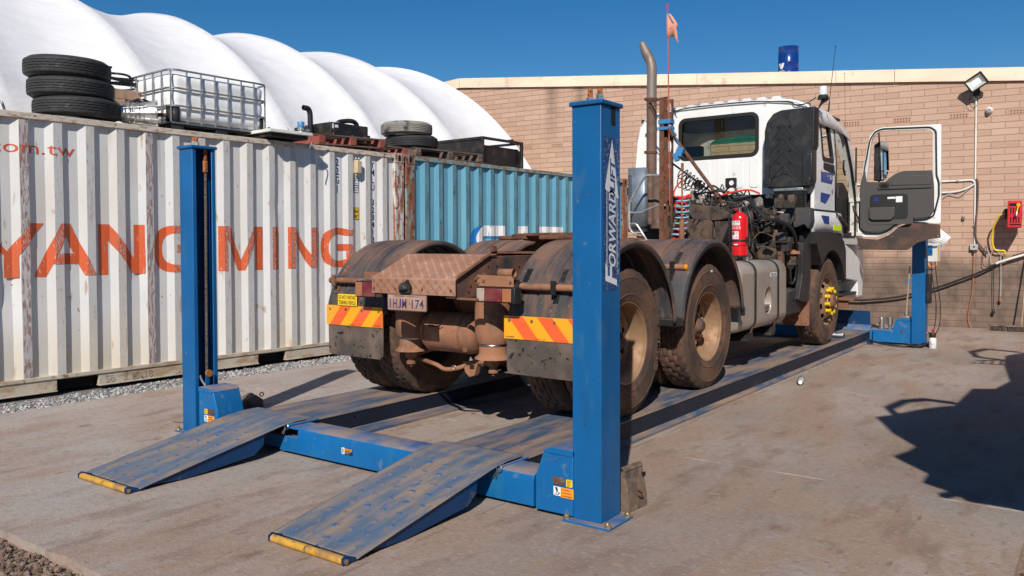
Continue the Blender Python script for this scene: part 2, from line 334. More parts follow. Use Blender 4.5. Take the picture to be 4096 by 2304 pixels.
M_refly = mat('reflector_yellow', (.80, .36, .015), .4, var=.06, layers=[dict(col=(.30, .15, .06), scale=40, lo=.66, hi=.7, fac=.7), dict(col=(.6, .3, .1), scale=3, lo=.5, hi=.8, fac=.3)])
M_reflr = mat('reflector_red', (.80, .12, .03), .4, var=.06, layers=[dict(col=(.30, .1, .05), scale=40, lo=.66, hi=.7, fac=.7), dict(col=(.7, .25, .1), scale=3, lo=.5, hi=.8, fac=.3)])
M_ylab = mat('yellow_label', (.85, .55, .02), .5, var=.03)
M_orlab = mat('orange_label', (.85, .30, .02), .5, var=.03)
M_wlab = mat('white_label', (.78, .78, .78), .5, var=.03)
M_ink = mat('black_ink', (.012, .012, .014), .6, var=0)
M_navy = mat('navy_ink', (.015, .03, .09), .6, var=0)
M_plate = mat('number_plate_dusty', (.38, .22, .14), .7, layers=[dict(col=(.55, .42, .32), scale=8, lo=.5, hi=.7, fac=.5)])
M_plateink = mat('number_plate_blue', (.045, .035, .14), .7, layers=[dict(col=(.3, .17, .12), scale=20, lo=.58, hi=.7, fac=.6)])
M_lampr = mat('lamp_lens_red_dusty', (.16, .022, .030), .35, layers=[dict(col=(.27, .13, .09), scale=6, lo=.45, hi=.7, fac=.45, rough=.8)])
M_lampo = mat('lamp_lens_amber_dusty', (.36, .13, .05), .45, layers=[dict(col=(.28, .16, .10), scale=6, lo=.4, hi=.7, fac=.5, rough=.8)])
M_lampw = mat('lamp_lens_clear_dusty', (.42, .33, .27), .5)
M_amber = mat('amber_lens', (.8, .28, .01), .2, var=0)
M_hosered = mat('red_air_hose', (.70, .04, .02), .4)
M_hoseblue = mat('blue_air_hose', (.22, .50, .62), .4)
M_strap = mat('blue_strap', (.04, .20, .42), .7)
M_wood = mat('weathered_wood', (.17, .12, .095), .85, layers=[dict(col=(.08, .055, .04), scale=10, st=(1, .2, 2), lo=.45, hi=.65)], bump=.25, bscale=30, bstretch=(1, .15, 1))
M_woodred = mat('red_painted_wood', (.33, .075, .055), .8, layers=[dict(col=(.13, .07, .05), scale=12, lo=.5, hi=.65)], bump=.2)
M_crate = mat('crate_board', (.40, .27, .19), .85, layers=[dict(col=(.20, .12, .08), scale=9, st=(1, 1, .3), lo=.5, hi=.65)], bump=.1)
M_hdpe = mat('milky_plastic', (.84, .84, .84), .4, layers=[dict(col=(.60, .52, .44), scale=5, lo=.5, hi=.8, fac=.5)], var=.04)
M_tangly = mat('flag_cloth_orange', (.72, .30, .20), .8)
M_grey = mat('grey_plastic', (.42, .42, .41), .5)
M_pvc = mat('white_pvc', (.72, .71, .68), .4, layers=[dict(col=(.45, .40, .35), scale=9, lo=.6, hi=.75, fac=.4)])
M_cable = mat('black_cable', (.015, .015, .016), .5)
M_cablet = mat('steel_rope', (.16, .13, .10), .5, .7, bump=.8, bscale=160, bstretch=(1, 1, .4))
M_dirtchock = mat('rubber_chock_dusty', (.16, .11, .08), .9, layers=[dict(col=(.05, .04, .035), scale=12, lo=.5, hi=.7), dict(col=(.28, .20, .145), scale=20, lo=.5, hi=.7, fac=.6)], bump=.3, bscale=40)
M_paper = mat('paper', (.80, .80, .80), .7, var=.02)
M_lime = mat('lime_reflector', (.70, .85, .01), .4, var=0)
M_stkblue = mat('sticker_blue', (.01, .045, .26), .35, var=.05)
M_grybl = mat('engine_plastic', (.045, .046, .05), .6, layers=[dict(col=(.14, .10, .08), scale=5, lo=.5, hi=.7, fac=.6)])
M_pump = mat('pump_blue', (.06, .25, .5), .4)

# ---------------------------------------------------------------- ground, slab, gravel
SLAB_L, SLAB_F, SLAB_R, SLAB_B = -7.3, 1.737, -.31, 14.9
M_ground = mat('dirt_ground', (.24, .165, .12), .95, layers=[dict(col=(.14, .09, .065), scale=2, lo=.4, hi=.6), dict(col=(.34, .25, .19), scale=14, lo=.5, hi=.65)], bump=.6, bscale=30, world=True)
b = MB(); b.box(-150, 150, -100, 220, -.5, -.045); struct(b.build('ground', M_ground))
M_conc = mat('concrete_dusty', (.365, .290, .240), .88, world=True, var=.06, layers=[
    dict(col=(0.320, 0.300, 0.284), scale=.8, lo=.47, hi=.66, det=9, fac=.8), dict(col=(0.232, 0.172, 0.132), scale=.7, lo=.38, hi=.62, det=9, fac=.8, xr=(-4.5, -1.2)), dict(col=(0.320, 0.220, 0.160), scale=1.7, st=(1.6, .6, 1), lo=.47, hi=.60, det=14, fac=.9), dict(col=(0.216, 0.148, 0.108), scale=2.6, st=(2.2, .7, 1), lo=.54, hi=.66, det=14, fac=.75),
    dict(col=(0.304, 0.188, 0.128), scale=6, st=(2.0, .7, 1), lo=.54, hi=.68, det=12, fac=.55), dict(col=(0.152, 0.096, 0.068), scale=7, st=(2.2, .8, 1), lo=.64, hi=.74, det=12, fac=.7),
    dict(col=(0.120, 0.080, 0.060), scale=17, st=(.7, 1.5, 1), lo=.70, hi=.75, det=3, fac=.8), dict(col=(0.080, 0.060, 0.048), scale=55, lo=.74, hi=.78, det=2, fac=.7), dict(col=(0.440, 0.400, 0.368), scale=70, lo=.55, hi=.8, det=3, fac=.3), dict(col=(.42, .385, .355), scale=1.1, lo=.40, hi=.62, det=12, fac=.6, xr=(-3.2, -5.6)), dict(col=(.13, .085, .06), scale=3.2, st=(1.4, 1, 1), lo=.66, hi=.72, det=14, fac=.55), dict(col=(.22, .165, .13), scale=24, lo=.50, hi=.68, det=14, fac=.45), dict(col=(.40, .36, .33), scale=38, lo=.55, hi=.7, det=10, fac=.4), dict(col=(.09, .07, .055), scale=140, lo=.68, hi=.74, det=2, fac=.6)], bump=.22, bscale=60)
b = MB()
# front edge broken, sides straight
N = 90; fr = []
for i in range(N + 1):
    x = SLAB_L + (SLAB_R - SLAB_L) * i / N; fr.append((x, SLAB_F + .018 * noise.noise((x * 5, 0, 0)) + .012 * noise.noise((x * 17, 3, 0))))
b.prism(fr + [(SLAB_R, SLAB_B), (SLAB_L - .0, SLAB_B)], 'z', -.18, 0)
slab = struct(b.build('concrete_slab', M_conc, ang=60))
M_joint = mat('slab_joint', (.38, .33, .29), .9, layers=[dict(col=(.24, .18, .145), scale=7, lo=.40, hi=.5)], world=True)
b = MB(); b.box(-2.582, -2.578, SLAB_F + .05, 14.6, -.01, .0035); b.box(SLAB_L + .02, -2.584, 4.885, 4.889, -.01, .0035); b.box(-2.576, SLAB_R - .01, 4.884, 4.890, -.01, .0035)
b.build('slab_joint', M_joint, slab)

def stones(name, n, region, smin, smax, z, mats, label, seed):
    rnd = random.Random(seed); V = []; F = []; MI = []
    base = []
    ico = bmesh.new(); bmesh.ops.create_icosphere(ico, subdivisions=1, radius=1); iv = [v.co.copy() for v in ico.verts]; iff = [[v.index for v in f.verts] for f in ico.faces]; ico.free()
    while n > 0:
        x, y = region(rnd)
        s = smin + (smax - smin) * rnd.random() ** 2.2; M = Matrix.Rotation(rnd.random() * 6, 3, Vector((rnd.random() - .5, rnd.random() - .5, rnd.random() + .01)).normalized())
        sx, sy_, sz = s * (.7 + .6 * rnd.random()), s * (.6 + .5 * rnd.random()), s * (.4 + .4 * rnd.random()); k = len(V); mi = rnd.randrange(len(mats)); c = Vector((x, y, z + s * .35 + rnd.random() * s * .5))
        for v in iv: q = M @ Vector((v.x * sx * (.8 + .4 * rnd.random()), v.y * sy_ * (.8 + .4 * rnd.random()), v.z * sz)); V.append((c + q)[:])
        F += [[a + k for a in f] for f in iff]; MI += [mi] * len(iff); n -= 1
    me = bpy.data.meshes.new(name); me.from_pydata(V, [], F); me.polygons.foreach_set('material_index', MI)
    for mm in mats: me.materials.append(mm)
    o = bpy.data.objects.new(name, me); COL.objects.link(o); tag(o, label, name); o['kind'] = 'stuff'; return o
gm = [mat('stone_%d' % i, c, .85, var=.2, vscale=20) for i, c in enumerate(((.34, .34, .34), (.22, .22, .23), (.48, .46, .43), (.30, .27, .24), (.14, .14, .15)))]
b = MB(); b.box(-10.5, SLAB_L, 1.2, 14.6, -.3, -.04); struct(b.build('gravel_bed', mat('gravel_base', (.20, .19, .18), .95, bump=.5, bscale=60)))
stones('gravel', 9000, lambda r: (SLAB_L - .01 - .62 * r.random() ** 1.2, 1.9 + 8.5 * r.random() ** 1.1), .008, .019, -.045, gm, 'grey crushed gravel strip between concrete slab and containers', 3)
rm = [mat('clod_%d' % i, c, .95, var=.2, vscale=20) for i, c in enumerate(((.17, .11, .08), (.11, .075, .055), (.22, .155, .115)))]
def rg(r):
    while True:
        x = -5.2 + 5.0 * r.random(); y = SLAB_F - .02 - 1.0 * r.random() ** 1.3
        return x, y
stones('rubble', 7000, rg, .006, .019, -.045, rm, 'brown dirt clods and pebbles along the broken front edge of the slab', 5)
rg2 = lambda r: (SLAB_R + .02 + .5 * r.random(), 1.7 + 4.5 * r.random())
stones('pebbles', 1500, rg2, .006, .018, -.045, rm, 'brown pebbles beyond the right edge of the slab', 8)

# ---------------------------------------------------------------- brick building
WY = 14.86; WA_ = math.atan(.086); KW = 1.0136
def wl(X, Z, off=0.0):
    """measured wall point (X world, Z) -> wall-local coords (x along, y toward camera negative, z)"""
    return ((X * KW + 2.5) / cos(WA_), -off, H + (Z - H) * KW)
bld = thing('brick_building', 'tan brick warehouse wall with cream metal fascia behind the truck', 'building', (-2.5, WY, 0), WA_)
def brickmat():
    m = bpy.data.materials.new('tan_brick'); m.use_nodes = True; nt = m.node_tree; N = nt.nodes; L = nt.links; p = N['Principled BSDF']; p.inputs['Roughness'].default_value = .9
    tc = N.new('ShaderNodeTexCoord'); sp = N.new('ShaderNodeSeparateXYZ'); L.new(tc.outputs['Object'], sp.inputs[0])
    cb = N.new('ShaderNodeCombineXYZ'); L.new(sp.outputs[0], cb.inputs[0]); L.new(sp.outputs[2], cb.inputs[1])
    br = N.new('ShaderNodeTexBrick'); L.new(cb.outputs[0], br.inputs['Vector']); br.inputs['Scale'].default_value = 1
    br.inputs['Brick Width'].default_value = .378; br.inputs['Row Height'].default_value = .1013; br.inputs['Mortar Size'].default_value = .0045; br.inputs['Mortar Smooth'].default_value = .25
    br.inputs['Color1'].default_value = (.46, .288, .203, 1); br.inputs['Color2'].default_value = (.55, .362, .262, 1); br.inputs['Mortar'].default_value = (.27, .215, .15, 1); br.inputs['Bias'].default_value = 0
    def nz(sc, lo, hi, det=8, st=(1, 1, 1)):
        mp = N.new('ShaderNodeMapping'); mp.inputs['Scale'].default_value = st; L.new(cb.outputs[0], mp.inputs[0])
        n = N.new('ShaderNodeTexNoise'); n.inputs['Scale'].default_value = sc; n.inputs['Detail'].default_value = det; L.new(mp.outputs[0], n.inputs[0])
        r = N.new('ShaderNodeMapRange'); r.inputs['From Min'].default_value = lo; r.inputs['From Max'].default_value = hi; L.new(n.outputs['Fac'], r.inputs[0]); return r.outputs[0]
    def mr(s, a, c):
        r = N.new('ShaderNodeMapRange'); r.inputs['From Min'].default_value = a; r.inputs['From Max'].default_value = c; L.new(s, r.inputs[0]); return r.outputs[0]
    def ml(a, c):
        q = N.new('ShaderNodeMath'); q.operation = 'MULTIPLY'
        for i, s_ in enumerate((a, c)):
            if isinstance(s_, float): q.inputs[i].default_value = s_
            else: L.new(s_, q.inputs[i])
        return q.outputs[0]
    def mx(f, a, c):
        x = N.new('ShaderNodeMix'); x.data_type = 'RGBA'; L.new(f, x.inputs[0]); L.new(a, x.inputs[6]); x.inputs[7].default_value = (*c, 1); return x.outputs[2]
    c = br.outputs['Color']
    c = mx(ml(nz(.8, .45, .75), .35), c, (.42, .22, .15)); c = mx(ml(nz(40, .5, .75), .35), c, (.62, .45, .34)); c = mx(ml(nz(90, .55, .75, 3), .5), c, (.25, .15, .10))
    # grime rising from the workshop floor, scuffs
    c = mx(ml(ml(mr(sp.outputs[2], 1.25, .95), nz(1.3, .15, .45)), .85), c, (.125, .090, .070))
    c = mx(ml(ml(mr(sp.outputs[2], 1.6, .9), nz(3, .48, .68, 10, (1.6, 1, 1))), .65), c, (.07, .052, .042))
    # run-off stains beside the roof bracket
    for X in (-6.25, -6.9): 
        a = N.new('ShaderNodeMath'); a.operation = 'SUBTRACT'; L.new(sp.outputs[0], a.inputs[0]); a.inputs[1].default_value = X; ab = N.new('ShaderNodeMath'); ab.operation = 'ABSOLUTE'; L.new(a.outputs[0], ab.inputs[0])
        c = mx(ml(ml(mr(ab.outputs[0], .22, .0), mr(sp.outputs[2], 3.3, 4.5)), .6), c, (.10, .07, .05))
    L.new(c, p.inputs['Base Color'])
    bp = N.new('ShaderNodeBump'); bp.inputs['Strength'].default_value = .9; bp.inputs['Distance'].default_value = .012; inv = N.new('ShaderNodeMath'); inv.operation = 'SUBTRACT'; inv.inputs[0].default_value = 1; L.new(br.outputs['Fac'], inv.inputs[1])
    ad = N.new('ShaderNodeMath'); ad.operation = 'ADD'; L.new(inv.outputs[0], ad.inputs[0]); L.new(ml(nz(60, .2, .8, 3), .35), ad.inputs[1]); L.new(ad.outputs[0], bp.inputs['Height']); L.new(bp.outputs[0], p.inputs['Normal'])
    return m
M_brick = brickmat()
def rz(X): return wl(X, 4.02 + .09 * (-1.117 - X) if X > -11.48 else 4.954 - .09 * (-11.48 - X))
xs_ = [wl(12, 0)[0], wl(-11.48, 0)[0], wl(-22, 0)[0]]
zt_ = [rz(12)[2], rz(-11.48)[2], rz(-22)[2]]
b = MB(); b.prism([(xs_[2], -.3), (xs_[0], -.3), (xs_[0], zt_[0] - .1), (xs_[1], zt_[1] - .1), (xs_[2], zt_[2] - .1)], 'y', 0, .28); b.build('wall', M_brick, bld, local=True)
M_fascia = mat('cream_fascia_sheet', (.86, .68, .50), .55, layers=[dict(col=(.62, .46, .34), scale=1.2, st=(1, 1, 3), lo=.45, hi=.7, fac=.5), dict(col=(.10, .08, .07), scale=30, lo=.735, hi=.75), dict(col=(.45, .32, .24), scale=4, lo=.62, hi=.7, fac=.5)], var=.03)
b = MB(); fx = [-22, -16, -11.48, -8.78, -6.2, -3.8, -2.9, -1.1, 1.5, 4.5, 8, 12]
for a, c in zip(fx[:-1], fx[1:]):
    A, B = rz(a), rz(c); o_ = .05 + .006 * (fx.index(a) % 2); g = .004
    b.prism([(A[0] + g, A[2] - .205), (B[0] - g, B[2] - .205), (B[0] - g, B[2]), (A[0] + g, A[2])], 'y', -o_, .02)
b.build('fascia', M_fascia, bld, local=True)
b = MB(); b.prism([(xs_[2], zt_[2] - .03), (xs_[1], zt_[1] - .03), (xs_[0], zt_[0] - .03), (xs_[0], zt_[0] - .07), (xs_[1], zt_[1] - .07), (xs_[2], zt_[2] - .07)], 'y', .03, 14); b.build('roof', mat('roof_sheet', (.45, .45, .44), .5, .3), bld, local=True)
b = MB(); b.box(xs_[2], xs_[0], 13.8, 14, -.3, 3.0); b.build('wall', M_brick, bld, local=True)
M_vent = mat('vent_brick', (.46, .27, .19), .9, bump=.1)
for X in (-9.84, -9.13, -3.56, -2.79, -1.98, -1.17):
    b = MB(); cx, _, cz = wl(X, 3.355); b.box(cx - .135, cx + .135, -.004, .05, cz - .046, cz + .046); b.mi = 1
    for i in range(6):
        for j in range(2): q = (cx - .107 + i * .043, 0, cz - .02 + j * .04); b.cyl((q[0], -.0062, q[2]), (q[0], .001, q[2]), .0095, n=8)
    b.build('air_vent', [M_vent, M_void], bld, local=True)

# oil drum on the roof
dx, _, dz = wl(-4.667, 4.36)
ROOFD = bld.matrix_world if False else Matrix.Translation((-2.5, WY, 0)) @ Matrix.Rotation(WA_, 4, 'Z')
dp = ROOFD @ Vector((dx, .35, dz - .32))
drum = thing('oil_drum', 'dark blue oil drum with white V logo standing on the building roof', 'drum', dp, 0, local=True, rot=(0, 0, .5))
M_drum = mat('drum_blue', (.004, .035, .20), .25, coat=.5, var=.05)
R_ = .177
pf = [(0, .0), (R_, .0)]
for zc in (.26, .52): pf += [(R_, zc - .02), (R_ + .008, zc - .008), (R_ + .008, zc + .008), (R_, zc + .02)]
pf += [(R_, .78), (R_ + .006, .79), (R_ + .006, .805), (R_ - .006, .805), (R_ - .01, .79), (0, .79)]
b = MB(); b.lathe(pf, (0, 0, 0), 'z', 40); b.build('body', M_drum, drum, local=True)
def oncyl(r, a0, zc, k=1): return lambda p: (r * cos(a0 + p[0] / r), r * sin(a0 + p[0] / r), zc + p[1])
b = MB(); f = oncyl(R_ + .0015, radians(-142), .44)
def subpoly(b, pts, f): 
    # subdivide long quads for curvature
    vs = [b.v(f(p)) for p in pts]; b._f(vs)
for q in ([(-.063, .06), (-.025, .065), (.006, .0), (-.012, -.045), (-.02, -.045)], [(.063, .075), (.018, .068), (-.006, .02), (.010, -.018), (.028, -.035)], [(-.010, -.045), (.028, -.040), (.009, -.012), (.004, -.012)]):
    subpoly(b, q, f)
put_text(b, text2d('Valvoline', width=.125, bold=.02), lambda p: f((p[0] - .063, p[1] - .088)))
b.build('logo', M_wlab, drum, recalc=False, local=True)

# ---------------------------------------------------------------- containers
CR = -.0376; CO = Vector((-7.8254, 8.2364, 0))
CDv = Vector((sin(-CR), cos(CR), 0)); CNv = Vector((cos(CR), sin(CR), 0))
def cw(o, t, z): return CO + CNv * o + CDv * t + Vector((0, 0, z))
PIT, RID, SLO = .2955, .078, .067
RW = PIT - RID - 2 * SLO
def folds(e0, lo, hi, pit=PIT):
    """fold list (y, off) ascending; e0 = a ridge's right edge"""
    out = []; k = math.floor((lo - e0) / pit) - 1
    while e0 + k * pit < hi + pit:
        e = e0 + k * pit
        out += [(e - RID, -.004), (e, -.004), (e + SLO, -.040), (e + SLO + (pit - RID - 2 * SLO), -.040)]; k += 1
    return out
def prof(F, y):
    for (a, oa), (c, oc) in zip(F[:-1], F[1:]):
        if a <= y <= c: return oa + (oc - oa) * (y - a) / (c - a) if c > a else oa
    return -.004
def conform(VF, F, y0, z0, eps=.002):
    """lay a flat (y,z) mesh onto the corrugation"""
    bm = bmesh.new(); V, Fc = VF; vs = [bm.verts.new((0, y0 + v[0], z0 + v[1])) for v in V]
    for f in Fc:
        try: bm.faces.new([vs[i] for i in f])
        except ValueError: pass
    ylo = min(v.co.y for v in bm.verts); yhi = max(v.co.y for v in bm.verts)
    for y, o in F:
        if ylo < y < yhi: bmesh.ops.bisect_plane(bm, geom=bm.verts[:] + bm.edges[:] + bm.faces[:], plane_co=(0, y, 0), plane_no=(0, 1, 0))
    for f in bm.faces:
        ym = sum(v.co.y for v in f.verts) / len(f.verts)
        if abs(prof(F, ym) + .004) < .002: f.material_index = 1
    for v in bm.verts: v.co.x = prof(F, v.co.y) + eps
    return bm
def addbm(name, bms, mt, parent, label=None):
    me = bpy.data.meshes.new(name); tot = bmesh.new()
    for bm in bms:
        t = bpy.data.meshes.new('x'); bm.to_mesh(t); tot.from_mesh(t); bpy.data.meshes.remove(t); bm.free()
    tot.to_mesh(me); tot.free(); [me.materials.append(q) for q in (mt if isinstance(mt, (list, tuple)) else (mt, mt))]; o = bpy.data.objects.new(name, me); COL.objects.link(o); o.parent = parent
    if label: o['label'] = label
    return o

def container(root, y0, y1, e0, mp, mrdg, mheavy, heavy, mrail, mpost, pockets, pit=PIT, dents=()):
    F = folds(e0, y0 + .17, y1 - .17, pit); ya, yb = y0 + .165, y1 - .165
    ys = [ya] + [y for y, o in F if ya + .01 < y < yb - .01] + [yb]
    zs = [.15 + (2.535 - .15) * j / 14 for j in range(15)]
    b = MB()
    def P(y, z):
        o = prof(F, y)
        for dy, dz, r, d in dents:
            q = ((y - dy) / r) ** 2 + ((z - dz) / (r * 1.6)) ** 2
            if q < 4: o -= d * math.exp(-q * 1.6)
        return (o + .003 * noise.noise((y * 1.3, z * 1.1, 0)), y + .004 * noise.noise((y * 2, z * 1.5, 5)), z)
    cols = []
    for y in ys: cols.append([b.v(P(y, z)) for z in zs])
    for i in range(len(ys) - 1):
        ym = (ys[i] + ys[i + 1]) / 2; om = prof(F, ym)
        b.mi = 0
        if abs(om + .004) < .002: b.mi = 2 if any(abs(ym - h) < .06 for h in heavy) else 1
        for j in range(14): b._f([cols[i][j], cols[i + 1][j], cols[i + 1][j + 1], cols[i][j + 1]])
    b.build('side_panel', [mp, mrdg, mheavy], root, recalc=False, local=True, ang=20)
    # rails
    b = MB(); n = 30
    def wob(y): return .004 * noise.noise((y * 1.7, 9, 0))
    for i in range(n):
        a = y0 + .16 + (y1 - y0 - .32) * i / n; c = y0 + .16 + (y1 - y0 - .32) * (i + 1) / n
        V = []
        for y in (a, c):
            k = wob(y); V.append([b.v((x, y, z + k)) for x, z in ((.004, 2.530), (.004, 2.588), (-.07, 2.592), (-.07, 2.530))])
        for q in range(4): b._f([V[0][q], V[1][q], V[1][(q + 1) % 4], V[0][(q + 1) % 4]])
    b.build('top_rail', mrail, root, local=True, bevel=.004)
    b = MB(); b.box(-.06, 0, y0 + .16, y1 - .16, .118, .155)
    cuts = [y0 + .16] + [q for pk in pockets for q in pk] + [y1 - .16]
    for a, c in zip(cuts[0::2], cuts[1::2]): b.box(-.055, -.012, a, c, .012, .118); b.box(-.07, .006, a, c, .0, .012)
    b.build('bottom_rail', M_botrail if mrail is M_cwrail else mrail, root, local=True, bevel=.003)
    for a, c in pockets:
        b = MB(); b.mi = 0; b.box(-1.2, -.10, a - .002, c + .002, .0, .118); b.build('forklift_pocket', M_void, root, local=True)
    b = MB(); b.box(-2.43, -.07, y0 + .08, y1 - .08, 2.55, 2.57)
    for i in range(int((y1 - y0 - .5) / .21)): yy = y0 + .3 + i * .21; b.box(-2.36, -.12, yy, yy + .10, 2.57, 2.585)
    b.build('roof', mrail, root, local=True)
    b = MB(); b.box(-2.43, -2.39, y0 + .1, y1 - .1, .1, 2.55); b.box(-2.36, -.09, y0 + .05, y0 + .09, .1, 2.55); b.box(-2.36, -.09, y1 - .09, y1 - .05, .1, 2.55); b.box(-2.38, -.08, y0 + .12, y1 - .12, .10, .14); b.build('end_wall', mp, root, local=True)
    for yy in (y0, y1 - .165):
        for xx in (-2.438, -.15):
            b = MB(); b.box(xx, xx + .150, yy, yy + .162, .12, 2.475); b.build('corner_post', mpost, root, local=True, bevel=.006)
            for zz in (0, 2.475):
                b = MB(); b.box(xx - .003, xx + .156, yy - .004, yy + .168, zz, zz + .118 + (.012 if zz else 0)); b.mi = 1
                if xx > -1:
                    b.cyl((xx + .157, yy + .082, zz + .045), (xx + .1585, yy + .082, zz + .045), .026, n=14); b.box(xx + .157, xx + .1583, yy + .063, yy + .101, zz + .045, zz + .075); b.cyl((xx + .157, yy + .082, zz + .075), (xx + .1585, yy + .082, zz + .075), .026, n=14)
                b.cyl((xx + .076, yy - .0055, zz + .06), (xx + .076, yy - .0042, zz + .06), .028, n=14)
                b.build('corner_casting', [mpost, M_void], root, local=True)
    return F
L_w = [dict(col=(.60, .55, .47), scale=2.2, st=(1, 1, .35), lo=.48, hi=.70, fac=.6), dict(col=(.62, .53, .40), scale=1.5, st=(1, 1, .6), lo=.45, hi=.6, zr=(.75, .25), fac=.7), dict(col=(.40, .20, .10), scale=9, st=(2, 2, .35), lo=.66, hi=.72, det=12, fac=.6), dict(col=(.30, .12, .05), scale=24, st=(1, 1, .5), lo=.70, hi=.735, fac=.85), dict(col=(.70, .62, .50), scale=.9, lo=.52, hi=.6, zr=(1.1, .9), fac=.35), dict(col=(.45, .22, .08), scale=5, st=(1.5, 1.5, 1), lo=.69, hi=.75, fac=.8), dict(col=(.42, .24, .13), scale=7, st=(2, 2, .12), lo=.60, hi=.70, zr=(1.9, 2.5), fac=.6)]
M_cw = mat('container_white', (.67, .66, .64), .45, layers=L_w, var=.035, bump=.05, bscale=10)
M_cwr = mat('container_white_ridge', (.54, .53, .515), .5, layers=L_w + [dict(col=(.28, .15, .11), scale=24, st=(3, 3, .6), lo=.62, hi=.70, det=12, fac=.7), dict(col=(.35, .38, .44), scale=30, st=(2, 2, .5), lo=.60, hi=.68, fac=.5)], var=.05)
M_cwh = mat('container_ridge_scraped', (.45, .43, .42), .6, layers=[dict(col=(.24, .10, .07), scale=26, st=(3, 3, .45), lo=.48, hi=.56, det=12, fac=.8), dict(col=(.55, .55, .55), scale=30, st=(2, 2, .6), lo=.60, hi=.66)], var=.1)
M_cwrail = mat('container_rail_rusty', (.60, .53, .44), .6, layers=[dict(col=(.36, .19, .09), scale=11, st=(1, 1, 3), lo=.49, hi=.62, det=10, fac=.7), dict(col=(.16, .06, .03), scale=20, st=(1, .6, 1.6), lo=.62, hi=.67, det=10)], var=.05)
M_botrail = mat('container_bottom_rail', (.50, .44, .35), .7, layers=[dict(col=(.36, .22, .12), scale=5, st=(1, 1, 3), lo=.48, hi=.64, det=12, fac=.8), dict(col=(.18, .09, .05), scale=12, lo=.62, hi=.7, fac=.8)], var=.08)
M_cwpost = mat('container_post_rusty', (.58, .54, .50), .7, layers=[dict(col=(.28, .10, .05), scale=10, st=(2, 2, .5), lo=.44, hi=.56, det=12), dict(col=(.14, .05, .03), scale=30, lo=.58, hi=.64)], var=.1)
M_cb = mat('container_light_blue', (.125, .34, .455), .5, layers=[dict(col=(.20, .42, .50), scale=2, st=(1, 1, .3), lo=.5, hi=.75, fac=.6), dict(col=(.20, .08, .03), scale=20, st=(1.5, 1.5, .5), lo=.69, hi=.73, fac=.8)], var=.05)
M_cbr = mat('container_blue_ridge', (.10, .22, .27), .6, layers=[dict(col=(.03, .04, .045), scale=22, st=(2, 2, .4), lo=.58, hi=.66, fac=.7), dict(col=(.25, .10, .04), scale=12, st=(2, 2, .3), lo=.6, hi=.68, fac=.7), dict(col=(.15, .36, .46), scale=3, lo=.45, hi=.6, fac=.5)], var=.1)
M_cbrail = mat('container_blue_rail', (.19, .30, .30), .65, layers=[dict(col=(.26, .11, .045), scale=8, st=(1, 1, 2), lo=.46, hi=.58, det=10, fac=.9), dict(col=(.45, .42, .33), scale=14, lo=.6, hi=.68, fac=.6)])
M_cbpost = mat('container_blue_post_rust', (.24, .28, .25), .8, layers=[dict(col=(.24, .09, .045), scale=6, st=(2, 2, .5), lo=.36, hi=.50, det=12), dict(col=(.10, .035, .025), scale=18, lo=.55, hi=.64)], bump=.2)
c1 = thing('shipping_container', 'white corrugated shipping container with large orange-red lettering and rusty ridges', 'shipping container', CO, CR)
h0 = [-.31 - PIT * k - .04 for k in (15, 11)]
F1 = container(c1, -6.058, 0, -.31, M_cw, M_cwr, M_cwh, h0, M_cwrail, M_cwpost, [(-4.53, -4.14), (-2.33, -1.95)], dents=((-4.9, 1.05, .10, .02), (-3.72, 1.2, .07, .03), (-2.2, 1.45, .06, .012), (-2.05, 1.9, .10, .014), (-3.0, 1.0, .15, .01), (-5.0, .8, .12, .02)))
c2 = thing('shipping_container', 'light blue corrugated shipping container with white lettering and rusty rail', 'shipping container', cw(0, .045, 0), CR)
F2 = container(c2, 0, 5.95, .445, M_cb, M_cbr, M_cbr, [], M_cbrail, M_cbpost, [(1.7, 2.06), (3.9, 4.26)], pit=.29)
# big letters (y, z) on the white container
M_letter = mat('orange_red_letter', (.66, .115, .035), .5, layers=[dict(col=(.55, .50, .47), scale=30, st=(2, 2, .7), lo=.655, hi=.675), dict(col=(.50, .13, .06), scale=3, lo=.5, hi=.7, fac=.5)], var=.04)
zb, zt = 1.082, 1.580; hh = zt - zb
def bar2(p, q, wd):  # slanted stroke as quad with horizontal ends
    return [(p[0], p[1]), (p[0] + wd, p[1]), (q[0] + wd, q[1]), (q[0], q[1])]
def VFq(polys):
    V = []; F = []
    for q in polys: F.append(list(range(len(V), len(V) + len(q)))); V += q
    return V, F
LT = []
LT.append(VFq([[(-5.24, zt), (-5.12, zt), (-4.93, zb + .24), (-4.73, zt), (-4.612, zt), (-4.84, zb + .20), (-4.84, zb), (-4.955, zb), (-4.955, zb + .20)]]))
